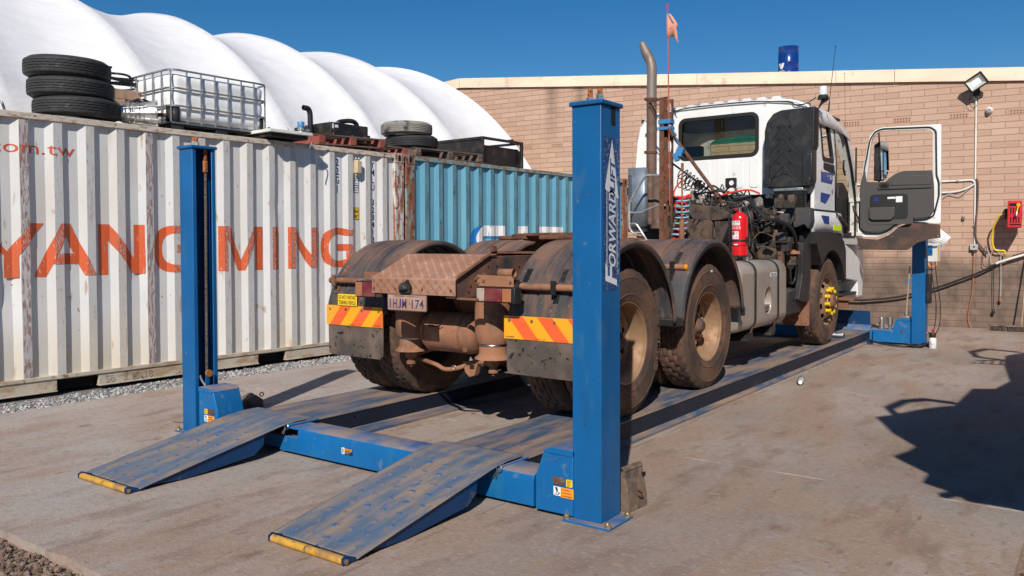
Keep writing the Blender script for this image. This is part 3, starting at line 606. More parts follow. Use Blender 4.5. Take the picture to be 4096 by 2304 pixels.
# A
wA = .115; cA = -4.425
LT.append(VFq([[(-4.707, zb), (-4.595, zb), (cA + .0, zt - .115), (cA + .0, zt), (-4.472, zt)], [(-4.255, zb), (-4.147, zb), (-4.374, zt), (cA + .0, zt), (cA + .0, zt - .115)], [(-4.547, zb + .115), (-4.303, zb + .115), (-4.345, zb + .215), (-4.507, zb + .215)]]))
LT.append(VFq([[(-4.123, zb), (-4.02, zb), (-4.02, zt - .16), (-3.765, zb), (-3.655, zb), (-3.655, zt), (-3.76, zt), (-3.76, zb + .16), (-4.005, zt), (-4.123, zt)]]))
def Gpoly(x0, x1):
    cx = (x0 + x1) / 2 + .03; cz_ = (zb + zt) / 2; rx, rz_ = cx - x0, hh / 2; wd = .095; outer = []; inner = []
    n = 22; quads = []
    for i in range(n + 1):
        a = radians(62 + (298 - 62) * i / n); ex = abs(cos(a)) ** .8 * (1 if cos(a) > 0 else -1); ez = abs(sin(a)) ** .8 * (1 if sin(a) > 0 else -1)
        outer.append((cx + rx * ex, cz_ + rz_ * ez)); inner.append((cx + (rx - wd * 1.1) * ex, cz_ + (rz_ - wd * .88) * ez))
    for i in range(n): quads.append([outer[i], outer[i + 1], inner[i + 1], inner[i]])
    t0, t1 = outer[0], inner[0]; b0, b1 = outer[-1], inner[-1]
    quads.append([t0, t1, (x1, t1[1]), (x1, t0[1])]); quads.append([b0, b1, (x1, b1[1]), (x1, b0[1])])
    quads.append([(x1 - .10, b1[1]), (x1, b1[1]), (x1, cz_ + .045), (x1 - .10, cz_ + .045)]); quads.append([(cx - .02, cz_ - .04), (x1 - .10, cz_ - .04), (x1 - .10, cz_ + .045), (cx - .02, cz_ + .045)])
    return VFq(quads)
LT.append(Gpoly(-3.565, -3.08))
LT.append(VFq([[(-2.812, zb), (-2.71, zb), (-2.71, zt - .14), (-2.565, zb), (-2.485, zb), (-2.345, zt - .14), (-2.345, zb), (-2.24, zb), (-2.24, zt), (-2.375, zt), (-2.525, zb + .12), (-2.675, zt), (-2.812, zt)]]))
LT.append(VFq([[(-2.123, zb), (-2.030, zb), (-2.030, zt), (-2.123, zt)]]))
LT.append(VFq([[(-1.898, zb), (-1.80, zb), (-1.80, zt - .16), (-1.575, zb), (-1.468, zb), (-1.468, zt), (-1.565, zt), (-1.565, zb + .16), (-1.79, zt), (-1.898, zt)]]))
LT.append(Gpoly(-1.40, -.908))
M_letterw = mat('orange_red_letter_scraped', (.58, .11, .04), .6, layers=[dict(col=(.48, .44, .41), scale=48, st=(3, 3, .5), lo=.53, hi=.57, det=12), dict(col=(.22, .10, .07), scale=44, st=(3, 3, .6), lo=.60, hi=.65, det=12)], var=.06)
addbm('company_name', [conform(v, F1, 0, 0) for v in LT], [M_letter, M_letterw], c1)
M_letter2 = mat('small_red_letter', (.62, .10, .05), .5, var=.04)
addbm('web_address', [conform(text2d('www.yml.com.tw', height=.150, width=1.72), F1, -6.04, 2.180)], M_letter2, c1)
def vtext(s, x, ztop, hgt, step, wd, wmap=None):
    out = []
    z = ztop
    for ch in s:
        if ch != ' ':
            V, F = text2d(ch, height=hgt, bold=.025); mw = max(v[0] for v in V); k = min(1, wd / mw) if ch not in '1I' else .9
            V = [((v[0] - mw / 2) * k, v[1]) for v in V]; out.append(conform((V, F), F1, x, z - hgt, .0045))
        z -= step
    return out
def patch(x0, x1, z0, z1): return conform(VFq([[(x0, z0), (x1, z0), (x1, z1), (x0, z1)]]), F1, 0, 0, .0028)
addbm('code_panel', [patch(-1.175, -1.085, 2.02, 2.475), patch(-.585, -.49, 1.40, 2.475)], M_wlab, c1)
addbm('code_lettering', vtext('22G1', -1.13, 2.455, .095, .112, .06) + vtext('YMLU 328413', -.537, 2.455, .085, .098, .065), M_navy, c1)
addbm('code_panel', [patch(-.885, -.778, 2.035, 2.225)], M_navy, c1, 'dark framed inspection mark')
addbm('code_panel', [conform(VFq([[(-.877, 2.136), (-.786, 2.136), (-.786, 2.217), (-.877, 2.217)], [(-.877, 2.043), (-.786, 2.043), (-.786, 2.124), (-.877, 2.124)]]), F1, 0, 0, .0042)], M_wlab, c1)
addbm('code_lettering', [conform(text2d('iC', height=.055), F1, -.865, 2.150, .006), conform(text2d('87', height=.055), F1, -.865, 2.057, .006)], M_navy, c1)
addbm('height_label', [patch(-.885, -.776, 1.69, 1.845)], M_ink, c1)
addbm('height_label', [conform(VFq([[(-.878, 1.697), (-.783, 1.697), (-.783, 1.838), (-.878, 1.838)]]), F1, 0, 0, .0042)], M_ylab, c1, 'yellow height label')
addbm('label_lettering', [conform(text2d('2.6m', width=.082, height=.042, bold=.02), F1, -.872, 1.78, .006), conform(text2d('8\'6"', width=.074, height=.042, bold=.02), F1, -.868, 1.712, .006)], M_ink, c1)
b = MB(); b.prism(rpoly([(-.872, 2.28), (-.79, 2.28), (-.785, 2.44), (-.862, 2.455)], .015), 'x', -.03, .045); b.build('vent_cover', mat('vent_beige', (.52, .42, .27), .6), c1, local=True, bevel=.012)
for (yy, zz) in ((-.85, 2.475), (-.80, 2.475), (-.85, 2.262), (-.80, 2.262)):
    b = MB(); b.lathe([(0, .012), (.008, .009), (.011, 0)], (-.002, yy, zz), (Vector((1, 0, 0)), Vector((0, 1, 0)), Vector((0, 0, 1))), 10); b.build('screw_cap', M_wlab, c1, local=True)
M_scrawl = mat('rust_scrawl', (.30, .25, .20), .9, var=0)
addbm('date_scrawl', [conform(text2d('So', height=.07, bold=-.012), [(-9, -.012), (9, -.012)], -4.08, .022, .004)], M_scrawl, c1); addbm('date_scrawl', [conform(text2d('3.15-18', height=.07, bold=-.012), [(-9, -.012), (9, -.012)], -3.90, .022, .004)], M_scrawl, c1)
# blue container letters
s0 = cw(0, .045, 0)
def S2(polys): return VFq([[(p[0] - .045, p[1]) for p in q] for q in polys])
za, zt2 = 1.10, 1.652
def arcq(cx, cz_, r0, r1, a0, a1, sx=1, n=14):
    out = []
    for i in range(n):
        A, B = radians(a0 + (a1 - a0) * i / n), radians(a0 + (a1 - a0) * (i + 1) / n)
        out.append([(cx + r1 * cos(A) * sx, cz_ + r1 * sin(A)), (cx + r1 * cos(B) * sx, cz_ + r1 * sin(B)), (cx + r0 * cos(B) * sx, cz_ + r0 * sin(B)), (cx + r0 * cos(A) * sx, cz_ + r0 * sin(A))])
    return out
sw = arcq(1.74, 1.444, .045, .208, 90, 270) + [[(1.74, 1.489), (2.205, 1.489), (2.205, 1.652), (1.74, 1.652)], [(1.74, 1.236), (2.05, 1.236), (2.05, 1.399), (1.74, 1.399)]] + arcq(2.05, 1.20, .036, .199, -90, 90) + [[(1.50, 1.001), (2.05, 1.001), (2.05, 1.164), (1.50, 1.164)]]
sb = arcq(1.66, 1.39, .11, .262, 95, 250) + [[(1.74, 1.455), (2.16, 1.455), (2.16, 1.484), (1.74, 1.484)]]
M_dkb = mat('letter_shade_blue', (.01, .16, .50), .5, layers=[dict(col=(.5, .5, .5), scale=30, lo=.68, hi=.7)])
M_wlt = mat('letter_white_worn', (.74, .74, .74), .5, layers=[dict(col=(.12, .15, .17), scale=22, st=(2, 2, .6), lo=.64, hi=.67)])
addbm('letter_shade', [conform(S2(sb), F2, 0, 0, .002)], M_dkb, c2)
addbm('company_name', [conform(S2(sw), F2, 0, 0, .0045), conform(S2([[(2.52, 1.0), (2.80, 1.0), (2.80, 1.652), (2.52, 1.652)], [(3.12, 1.0), (3.36, 1.0), (3.36, 1.652), (3.12, 1.652)], [(3.36, 1.48), (3.84, 1.48), (3.84, 1.652), (3.36, 1.652)]]), F2, 0, 0, .0045)], M_wlt, c2)

# ---------------------------------------------------------------- fabric shelter behind the containers
sh = thing('fabric_shelter', 'white fabric dome shelter with curved ribs rising behind the containers', 'shelter', cw(-6.5, -3, 2.4), CR)
A_, B_, C_ = (-1.17, 2.75), (-2.45, 4.07), (-5.46, 5.26)
def circ(a, b_, c):
    ax, ay = a; bx, by = b_; cx, cy_ = c; d = 2 * (ax * (by - cy_) + bx * (cy_ - ay) + cx * (ay - by))
    ux = ((ax * ax + ay * ay) * (by - cy_) + (bx * bx + by * by) * (cy_ - ay) + (cx * cx + cy_ * cy_) * (ay - by)) / d
    uy = ((ax * ax + ay * ay) * (cx - bx) + (bx * bx + by * by) * (ax - cx) + (cx * cx + cy_ * cy_) * (bx - ax)) / d
    return ux, uy, hypot(ax - ux, ay - uy)
ux, uz, ur = circ(A_, B_, C_)
a_lo = math.asin(max(-1, min(1, (2.58 - uz) / ur)))
ribs = [4.5, 2.65, .8, -.9, -2.7, -4.5, -6.3, -8.1]
M_fab = mat('white_fabric', (.75, .74, .735), .55, bump=.6, bdist=.10, bscale=1.8, bstretch=(1, .45, 1.3), var=.02, spec=.3, layers=[dict(col=(.70, .66, .62), scale=2.5, lo=.55, hi=.8, fac=.5, zr=(4.2, 2.6), w=True)])
b = MB(); nseg = 14; na = 56; cols = []
o0 = cw(-6.5, -3, 2.4)
for k in range(len(ribs) - 1):
    for i in range(nseg):
        u = i / nseg; t = ribs[k] + (ribs[k + 1] - ribs[k]) * u; cols.append((t, u))
cols.append((ribs[-1], 0))
G = []
for t, u in cols:
    col = []
    for j in range(na + 1):
        a = a_lo + (pi - 2 * a_lo) * j / na; q = 4 * u * (1 - u); sg = .17 * (1 - (1 - min(1, 2.2 * u)) ** 2 * 0) * q * (0.35 + .65 * sin(a)) * 1.1; r = ur - sg
        edge = max(0, 1 - (j / na) * 9); r += .035 * edge * noise.noise((t * 5, j * .35, 0)) + .008 * noise.noise((t * 3, a * 8, 1))
        o = ux + r * cos(a); z = uz + r * sin(a)
        col.append(b.v((o + 6.5, t + 3, z - 2.4)))
    G.append(col)
for i in range(len(G) - 1):
    for j in range(na): b._f([G[i][j], G[i + 1][j], G[i + 1][j + 1], G[i][j + 1]])
b._f(G[0])
b.build('membrane', M_fab, sh, local=True, ang=50, recalc=False)
b = MB()
for t in ribs:
    b.tube([(ux + 6.5 + (ur - .035) * cos(a_lo + (pi - 2 * a_lo) * j / 40), t + 3, uz - 2.4 + (ur - .035) * sin(a_lo + (pi - 2 * a_lo) * j / 40)) for j in range(41)], .028, 6)
b.build('rib_frame', M_steel, sh, local=True)

# ---------------------------------------------------------------- four post vehicle lift
ZR = .16
lift = thing('vehicle_lift', 'blue four post drive-on vehicle lift with two runways and approach ramps under the truck', 'vehicle lift', (-3.76, 7.8, 0))
def hexnut(b, p, r, h): b.cyl(p, (p[0], p[1], p[2] + h), r, n=6)
def post(xo, xi, y0, y1, htop, ladder=True, decal=False):
    """xo: web side, xi: open side"""
    s_ = 1 if xo > xi else -1; t = .007; b = MB(); lip = .032
    X = lambda d: xo - s_ * d; W = abs(xo - xi)
    pts = [(0, y0), (0, y1), (W, y1), (W, y1 - lip), (W - t, y1 - lip), (W - t, y1 - t), (t, y1 - t), (t, y0 + t), (W - t, y0 + t), (W - t, y0 + lip), (W, y0 + lip), (W, y0)]
    pts = [(X(p[0]), p[1]) for p in pts]
    b.prism(pts, 'z', .012, htop)
    o = b.build('post', M_blue, lift, bevel=.006)
    b = MB(); b.box(min(xo, xi) - .012, max(xo, xi) + .012, y0 - .012, y1 + .012, htop, htop + .022); b.build('top_cap', M_blue, o, bevel=.005)
    b = MB(); b.box(min(xo, xi) - .035, max(xo, xi) + .068 if s_ > 0 else max(xo, xi) + .03, y0 - .045, y1 + .01, 0, .012); b.build('base_plate', M_bluebeam, o, bevel=.002)
    ys = (y0 - .027, y1 - .02); xs2 = (min(xo, xi) - .018, max(xo, xi) + (.05 if s_ > 0 else .018))
    for xx in xs2:
        for yy in ys:
            if s_ > 0 and xx < xo - .1 and yy > y0: continue
            if s_ < 0 and xx > xo + .1: continue
            b = MB(); b.cyl((xx, yy, .012), (xx, yy, .0155), .019, n=16); hexnut(b, (xx, yy, .0155), .0155, .014); b.cyl((xx, yy, .029), (xx, yy, .040), .008, n=8); b.build('anchor_bolt', mat_brass, o, ang=25)
    for i, (fx_, fy) in enumerate(((.36, .62), (.66, .30))):
        xx = min(xo, xi) + W * (fx_ if s_ > 0 else 1 - fx_); yy = y0 + (y1 - y0) * (.4 if i == 0 else .45); z0 = htop + .022
        b = MB(); b.cyl((xx, yy, z0), (xx, yy, z0 + .004), .024, n=20); hexnut(b, (xx, yy, z0 + .004), .020, .022)
        if i: hexnut(b, (xx, yy, z0 + .027), .020, .012)
        b.mi = 1
        for k in range(7): zz = z0 + .026 + k * .006; b.cyl((xx, yy, zz), (xx, yy, zz + .0045), .0135, .0125, n=14); b.cyl((xx, yy, zz + .0045), (xx, yy, zz + .006), .0115, n=14, cap=False)
        b.build('cable_stud', [M_zinc, M_rustor], o, ang=25)
    if ladder and s_ < 0:
        xl = xo + .045
        b = MB(); b.box(xl, xl + .010, y0 + .03, y0 + .115, .02, htop - .02); b.box(xl, xl + .006, y0 + .115, y1 - .03, .02, htop - .35)
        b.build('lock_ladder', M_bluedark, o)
        b = MB()
        for k in range(14): z = .30 + k * .098; b.box(xl + .0102, xl + .0125, y0 + .052, y0 + .098, z, z + .058)
        b.build('ladder_slots', M_void, o)
        xc, yc = xi - .030, y0 + .115
        b = MB(); P = [(xc, yc, htop)]; P = [(xc, yc + .012 * (1 - k / 20), htop - .15 - (htop - .50) * k / 20) for k in range(21)]; b.tube(P, .011, 8); b.build('steel_rope', M_cablet, o)
        b = MB(); b.cyl((xc, yc + .012, htop), (xc, yc + .012, htop - .075), .013, n=12)
        for k in range(14): zz = htop - .01 - k * .0055; b.cyl((xc, yc + .012, zz), (xc, yc + .012, zz - .003), .0155, n=12)
        b.cyl((xc, yc + .012, htop - .085), (xc, yc + .012, htop - .165), .0185, n=14); b.build('rope_end', M_rustor, o)
    return o
mat_brass = mat('plated_bolt', (.55, .47, .30), .32, .9)
pR = post(-1.987, -2.151, 3.455, 3.645, 2.045)
pL = post(-5.535, -5.371, 3.455, 3.645, 2.075)
pR2 = post(-1.982, -2.147, 11.97, 12.16, 2.05, ladder=False)
pL2 = post(-5.535, -5.371, 11.97, 12.16, 2.05, ladder=False)
b = MB(); b.box(-1.9862, -1.9845, 3.553, 3.592, 1.955, 2.044); b.build('slot', M_void, pR)
# vertical decal on the near post, reads upwards
M_decalblue = mat('decal_blue_worn', (.010, .045, .16), .4, layers=[dict(col=(.40, .45, .50), scale=60, lo=.52, hi=.62, fac=.75, yr=(-4.205, -4.18)), dict(col=(.35, .4, .45), scale=90, lo=.56, hi=.62, fac=.7), dict(col=(.003, .10, .36), scale=9, lo=.5, hi=.6, fac=.5)])
XD = -1.9855
b = MB(); b.poly([(XD, 3.481, 1.145), (XD, 3.628, 1.145), (XD, 3.628, 1.893), (XD, 3.481, 1.893)]); dec = b.build('maker_decal', M_decalblue, pR, recalc=False)
M_decw = mat('decal_white', (.68, .70, .72), .4, layers=[dict(col=(.05, .14, .28), scale=50, lo=.69, hi=.71)])
X2 = XD + .0015; X3 = XD + .003
b = MB()
b.poly([(X2, 3.558, 1.885), (X2, 3.487, 1.641), (X2, 3.506, 1.630), (X2, 3.590, 1.603), (X2, 3.623, 1.595)])
# lettering: text x -> z, text y -> -y
def upt(s, z0, L, ybase, hgt, x, shear=.25): 
    V, F = text2d(s, width=L, height=hgt, bold=.025); V = [(p[0], p[1]) for p in V]; put_text(b, (V, F), lambda p: (x, ybase - p[1], z0 + p[0] + p[1] * shear))
upt('F', 1.165, .085, 3.606, .115, X2); upt('ORWARD', 1.252, .375, 3.594, .070, X2)
b.poly([(X2, 3.503, 1.262), (X2, 3.509, 1.262), (X2, 3.509, 1.63), (X2, 3.503, 1.63)]); b.poly([(X2, 3.604, 1.262), (X2, 3.610, 1.262), (X2, 3.610, 1.60), (X2, 3.604, 1.60)])
b.build('decal_lettering', M_decw, dec, recalc=False)
b = MB(); upt('LIFT', 1.630, .15, 3.583, .048, X3); b.build('decal_lettering', M_decalblue, dec, recalc=False, label='dark letters inside the white arrow')

# front cross beam
def beam(y0, y1, zt, nm='cross_beam'):
    sec = [(y0, .02), (y0, zt - .028), (y0 + .008, zt - .010), (y0 + .028, zt), (y1 - .028, zt), (y1 - .008, zt - .01), (y1, zt - .028), (y1, .02)]
    b = MB(); b.prism(sec, 'x', -4.245, -3.0); b.prism(sec, 'x', -3.0, -2.392)
    b.prism([(-4.243, .02), (-4.435, .02), (-4.38, .120), (-4.243, .120)], 'y', y0 + .002, y0 + .01)
    b.box(-5.06, -4.243, y0 + .03, y1 - .01, .02, .105); b.box(-4.40, -4.243, y0 + .012, y1 - .03, zt - .02, zt - .008)
    return b.build(nm, M_bluebeam, lift, bevel=.003)
bm_ = beam(3.461, 3.68, .188)
beam(11.98, 12.2, .188)
# sheave housings beside posts
def housing(xp, sx, y0, y1):
    """xp: post inner edge; sx direction toward the truck"""
    b = MB(); P = [(xp, .02), (xp + sx * .225, .02), (xp + sx * .225, .19), (xp + sx * .175, .325), (xp + sx * .135, .345), (xp, .345)]
    b.prism(P, 'y', y0, y1); o = b.build('sheave_housing', M_bluebeam, lift, bevel=.004)
    b = MB(); P = [(xp, .300), (xp + sx * .16, .300), (xp + sx * .187, .31), (xp + sx * .140, .351), (xp, .351)]
    b.prism([(p[0], p[1]) for p in [(xp, .318), (xp + sx * .150, .318), (xp + sx * .178, .328), (xp + sx * .138, .351), (xp, .351)]], 'y', y0 - .004, y1 + .004); b.build('cover_plate', M_bluebeam, o, bevel=.002)
    b = MB(); b.cyl((xp + sx * .105, y0 - .006, .292), (xp + sx * .105, y0, .292), .006, n=6); b.cyl((xp + sx * .14, y0 - .006, .285), (xp + sx * .14, y0, .285), .004, n=6); b.build('screw', M_steel, o)
    return o
hR = housing(-2.142, -1, 3.444, 3.70); hL = housing(-5.312, 1, 3.444, 3.66)
hR2 = housing(-2.157, -1, 11.93, 12.2)
b = MB(); b.box(-2.62, -2.38, 11.93, 12.2, .02, .187); b.build('beam_end', M_bluebeam, lift, bevel=.006)
b = MB(); b.cyl((-2.252, 11.93, .18), (-2.252, 11.925, .18), .022, n=20); b.build('round_cap', M_rust, hR2)
def wlabel(o, x0, z0, k, y, flip=1):
    """pin plate + yellow label + warning label group"""
    b = MB(); b.box(x0, x0 + .068, y - .006, y, z0 + .056, z0 + .093); b.build('pin_plate', M_rust, o, bevel=.002)
    b = MB(); b.cyl((x0 + .014, y - .012, z0 + .078), (x0 + .014, y - .006, z0 + .078), .006, n=8); b.build('pin', M_zinc, o)
    b = MB(); xl = x0 + .077 if flip > 0 else x0 - .046; b.prism(rrect(xl, xl + .036, z0 + .054, z0 + .090, .004, 3), 'y', y - .0022, y); b.build('yellow_label', M_ylab, o)
    b = MB()
    for i, s_ in enumerate(('DO NOT', 'GREASE', 'OR OIL', 'SHEAVE', 'PINS')): put_text(b, text2d(s_, height=.0045, bold=.02), lambda p: (xl + .006 + p[0], y - .0032, z0 + .0825 - i * .0066 + p[1]))
    b.build('label_lettering', M_ink, o, recalc=False)
    xw = x0 + .002 if flip > 0 else x0 - .046
    b = MB(); b.box(xw, xw + .042, y - .0022, y, z0, z0 + .045); b.build('warning_pictogram', M_wlab, o)
    b = MB(); put = lambda q: b.poly([(xw + p[0], y - .0032, z0 + p[1]) for p in q])
    put([(.008, .042), (.022, .042), (.028, .028), (.020, .020), (.014, .030)]); b.lathe([(.006, 0), (.0095, 0)], (xw + .024, y - .0033, z0 + .013), 'y', 16); put([(.003, .003), (.012, .003), (.008, .009)]); put([(.033, .010), (.040, .012), (.035, .018)])
    b.build('pictogram', M_ink, o, recalc=False)
    b = MB(); b.box(xw + .042, xw + .118, y - .0022, y, z0 - .004, z0 + .045); b.build('warning_label', M_orlab, o)
    b = MB()
    for i, (s_, wd) in enumerate((('WARNING', .038), ('PRECAUION', .045), ('AVERTISSEMENT', .056))):
        zz = z0 + .032 - i * .0155; put_text(b, text2d(s_, width=wd, height=.0065, bold=.02), lambda p: (xw + .057 + p[0], y - .0032, zz + p[1])); b.poly([(xw + .046, y - .0032, zz), (xw + .054, y - .0032, zz), (xw + .05, y - .0032, zz + .007)])
    b.build('label_lettering', M_ink, o, recalc=False)
wlabel(hR, -2.258, .111, 1, 3.444)
wlabel(hL, -5.197, .111, 1, 3.444, -1)
b = MB(); b.box(-3.828, -3.802, 3.4575, 3.461, .083, .122); o_ = b.build('warning_pictogram', M_wlab, bm_)
b = MB(); b.box(-3.802, -3.734, 3.4575, 3.461, .083, .122); b.build('warning_label', M_ink, bm_)
b = MB(); b.box(-3.800, -3.736, 3.4565, 3.4575, .107, .120); b.box(-3.8, -3.7995, 3.4565, 3.4575, .107, .12); b.build('warning_label', M_orlab, bm_, label='orange warning strip')
b = MB(); put_text(b, text2d('WARNING', width=.045, height=.007, bold=.02), lambda p: (-3.786 + p[0], 3.4560, .110 + p[1])); b.poly([(-3.797, 3.456, .110), (-3.789, 3.456, .110), (-3.793, 3.456, .117)]); b.poly([(-3.819, 3.456, .088), (-3.811, 3.456, .088), (-3.811, 3.456, .118), (-3.819, 3.456, .118)])
b.build('label_lettering', M_ink, bm_, recalc=False)
b = MB()
for i, s_ in enumerate(('Keep feet clear of lift', 'while lowering.')): put_text(b, text2d(s_, height=.006), lambda p: (-3.797 + p[0], 3.4560, .098 - i * .009 + p[1]))
b.build('label_lettering', M_wlab, bm_, recalc=False, label='white small print')

# runways
def runway(x0, x1, in_flange, out_flange, tag_):
    b = MB(); ya, yb = 3.62, 12.15
    b.box(x0, x1, ya, yb, ZR - .008, ZR); o = b.build('runway', M_runway, lift, bevel=.002)
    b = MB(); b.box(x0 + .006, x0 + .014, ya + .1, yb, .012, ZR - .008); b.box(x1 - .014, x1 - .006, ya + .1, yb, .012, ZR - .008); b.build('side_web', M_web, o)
    for sx, fl in ((-1, out_flange[0]), (1, out_flange[1])):
        xe = x0 if sx < 0 else x1
        b = MB(); sec = [(xe - sx * .01, .040), (xe - sx * .01, .026), (xe + sx * (fl - .008), .010), (xe + sx * (fl - .008), .0), (xe + sx * fl, .0), (xe + sx * fl, .016), (xe + sx * .0, .036)]
        b.prism(sec, 'y', ya + .12, yb - .05); b.build('bottom_flange', M_runway, o)
    return o
rwL = runway(-5.065, -4.446, 0, (.03, .10), 'L'); rwR = runway(-3.240, -2.662, 0, (.06, .026), 'R')
for o_, xx in ((rwL, -4.4595), (rwR, -2.6675)):
    b = MB()
    for yy in (4.15, 5.6, 7.2, 8.9, 10.4): b.cyl((xx - .0005, yy, .115), (xx + .0075, yy, .115), .009, n=10)
    b.build('web_hole', M_void, o_)
# ramps
def ramp(x0, x1, nm):
    b = MB(); nx, ny = 76, 132; y_lo, y_hi, yb_ = 2.452, 3.690, 3.486; zb_, zh = .016, .202
    pts = []
    dim = []
    r = 0; y = 2.52
    while y < 3.44:
        for k in range(5 if r % 2 == 0 else 4): dim.append((x0 + .085 + .105 * (k + (.5 if r % 2 else 0)), y))
        y += .104; r += 1
    random.Random(nm).shuffle(dim)
    def zf(x, y):
        z = zb_ + (zh - zb_) * (y - y_lo) / (yb_ - y_lo) if y < yb_ else zh
        d = (y - yb_) / .035
        z -= .006 * math.exp(-d * d)
        for dx, dy in dim:
            if abs(x - dx) < .035 and abs(y - dy) < .035:
                q = ((x - dx) / .018) ** 2 + ((y - dy) / .010) ** 2
                z += .006 * max(0, 1 - q) ** .5 if q < 1 else 0
        return z
    V = [[b.v((x0 + (x1 - x0) * i / nx, yy, zf(x0 + (x1 - x0) * i / nx, yy))) for i in range(nx + 1)] for yy in [y_lo + (y_hi - y_lo) * j / ny for j in range(ny + 1)]]
    for j in range(ny):
        for i in range(nx):
            xm_, ym_ = x0 + (x1 - x0) * (i + .5) / nx, y_lo + (y_hi - y_lo) * (j + .5) / ny
            b.mi = 1 if any(((xm_ - dx) / .020) ** 2 + ((ym_ - dy) / .011) ** 2 < 1 for dx, dy in dim) else 0
            b._f([V[j][i], V[j][i + 1], V[j + 1][i + 1], V[j + 1][i]])
    o = b.build('approach_ramp', [M_rampm, M_dimple], lift, solid=.006, ang=40, recalc=False)
    for xx in (x0 + .012, x1 - .018):
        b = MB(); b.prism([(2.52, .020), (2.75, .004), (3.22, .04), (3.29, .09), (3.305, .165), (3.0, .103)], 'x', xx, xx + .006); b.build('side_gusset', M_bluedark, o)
    b = MB(); yc, zc, rr_ = 2.392, .020, .018; xm = (x0 + x1) / 2
    b.cyl((x0 + .075, yc, zc), (xm + .02, yc, zc), rr_, n=18); b.cyl((xm + .03, yc, zc), (x1 - .018, yc, zc), rr_, n=18); b.build('roller', M_yroll, o, bevel=.003)
    b = MB(); b.box(xm + .021, xm + .029, yc - .006, 2.47, .006, .02)
    for xx in (x0 + .066, x1 - .016): b.prism([(yc - .02, .010), (yc - .02, .036), (yc, .046), (2.47, .014), (2.5, .006)], 'x', xx, xx + .007)
    b.cyl((x0 + .062, yc, zc), (x1 - .008, yc, zc), .0115, n=10); b.build('roller_bracket', M_bluedark, o)
    b = MB(); b.cyl((x1 - .009, yc, zc), (x1 - .002, yc, zc), .012, n=6); b.build('axle_bolt', mat_brass, o)
    # hinge bar with pin
    b = MB(); b.box(x1 - .03, x1 + .018, 3.475, 3.71, .180, .187); b.cyl((x1 + .012, 3.47, .188), (x1 + .012, 3.72, .188), .008, n=10); b.build('hinge_bar', M_bluebeam, o, bevel=.002)
    b = MB(); b.tube([(x1 + .012 + .018 * cos(t), 3.455, .182 + .018 * sin(t)) for t in [2 * pi * k / 14 for k in range(14)]], .0028, 6, closed=True); b.cyl((x1 + .002, 3.452, .177), (x1 - .022, 3.445, .137), .003, n=6); b.cyl((x1 + .006, 3.452, .177), (x1 - .006, 3.445, .134), .003, n=6); b.build('hinge_pin', M_zinc, o)
    return o
ramp(-4.955, -4.362, 'rl'); ramp(-3.194, -2.620, 'rr')
# front wheel stops at the far end
for xa, xb_ in ((-3.22, -2.68), (-5.05, -4.46)):
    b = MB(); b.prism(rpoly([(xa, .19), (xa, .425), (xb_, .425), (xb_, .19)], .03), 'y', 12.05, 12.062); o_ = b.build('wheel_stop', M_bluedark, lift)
    b = MB(); b.prism([(12.05, .16), (12.05, .235), (11.93, .170), (11.93, .16)], 'x', xa - .02, xb_ + .02); b.build('stop_foot', M_bluebeam, o_, bevel=.003)
    b = MB()
    for k in range(4): b.cyl((xa + .08 + k * .13, 11.96, .18), (xa + .08 + k * .13, 11.96, .196), .010, n=6)
    b.build('screw', M_steel, o_)
# rope roller inside left post, hydraulic hose on far right runway end
b = MB(); b.cyl((-5.345, 3.545, .435), (-5.325, 3.545, .435), .026, n=20); b.build('slack_roller', mat('bronze_roller', (.45, .20, .06), .5, .4), pL)
b = MB(); b.bar((-5.35, 3.535, .33), (-5.35, 3.55, .45), .012, .03); b.build('roller_arm', M_blue, pL)
b = MB(); b.tube(bez([(-5.38, 3.50, .42), (-5.37, 3.51, .38), (-5.345, 3.53, .33)]), .007, 8); b.build('tension_spring', M_chrome, pL)
b = MB(); b.tube(bez([(-2.70, 11.75, .11), (-2.60, 11.70, .06), (-2.42, 11.64, .03), (-2.2, 11.62, .022), (-2.08, 11.70, .022), (-1.95, 11.9, .022), (-1.93, 12.0, .05)]), .014, 8); b.build('hydraulic_hose', M_cable, rwR)
b = MB(); b.cyl((-2.655, 11.72, .05), (-2.640, 11.72, .05), .017, n=6); b.box(-2.68, -2.58, 11.70, 11.78, .0, .065); b.build('anchor_bracket', M_bluedark, rwR)
# loose control box on rear right post
b = MB(); b.box(-1.958, -1.820, 11.97, 12.05, 1.112, 1.352); cb_ = b.build('control_box', mat('control_box_white', (.60, .60, .58), .5), lift, bevel=.006)
b = MB(); b.box(-1.838, -1.822, 11.966, 11.969, 1.12, 1.34); b.build('box_strip', mat('amber_strip', (.55, .30, .10), .5), cb_)
b = MB(); b.box(-1.965, -1.90, 11.955, 11.97, 1.20, 1.33); b.box(-1.93, -1.905, 11.94, 11.955, 1.245, 1.30); b.build('valve_block', M_blue, cb_, bevel=.004)
b = MB(); b.cyl((-1.955, 11.95, 1.31), (-1.84, 11.95, 1.315), .006, n=8); b.build('lever', M_black, cb_)
b = MB(); b.tube(bez([(-1.955, 11.99, 1.09), (-1.935, 11.98, 1.055), (-1.90, 11.98, 1.045), (-1.865, 11.98, 1.065), (-1.855, 11.99, 1.10)]), .007, 8); b.build('orange_hose', mat('orange_hose', (.80, .22, .03), .4), cb_)
b = MB(); b.box(-1.978, -1.925, 11.98, 12.12, .56, .95); b.box(-1.975, -1.90, 11.98, 12.08, 1.0, 1.02); b.build('motor_housing', M_black, lift, bevel=.01)
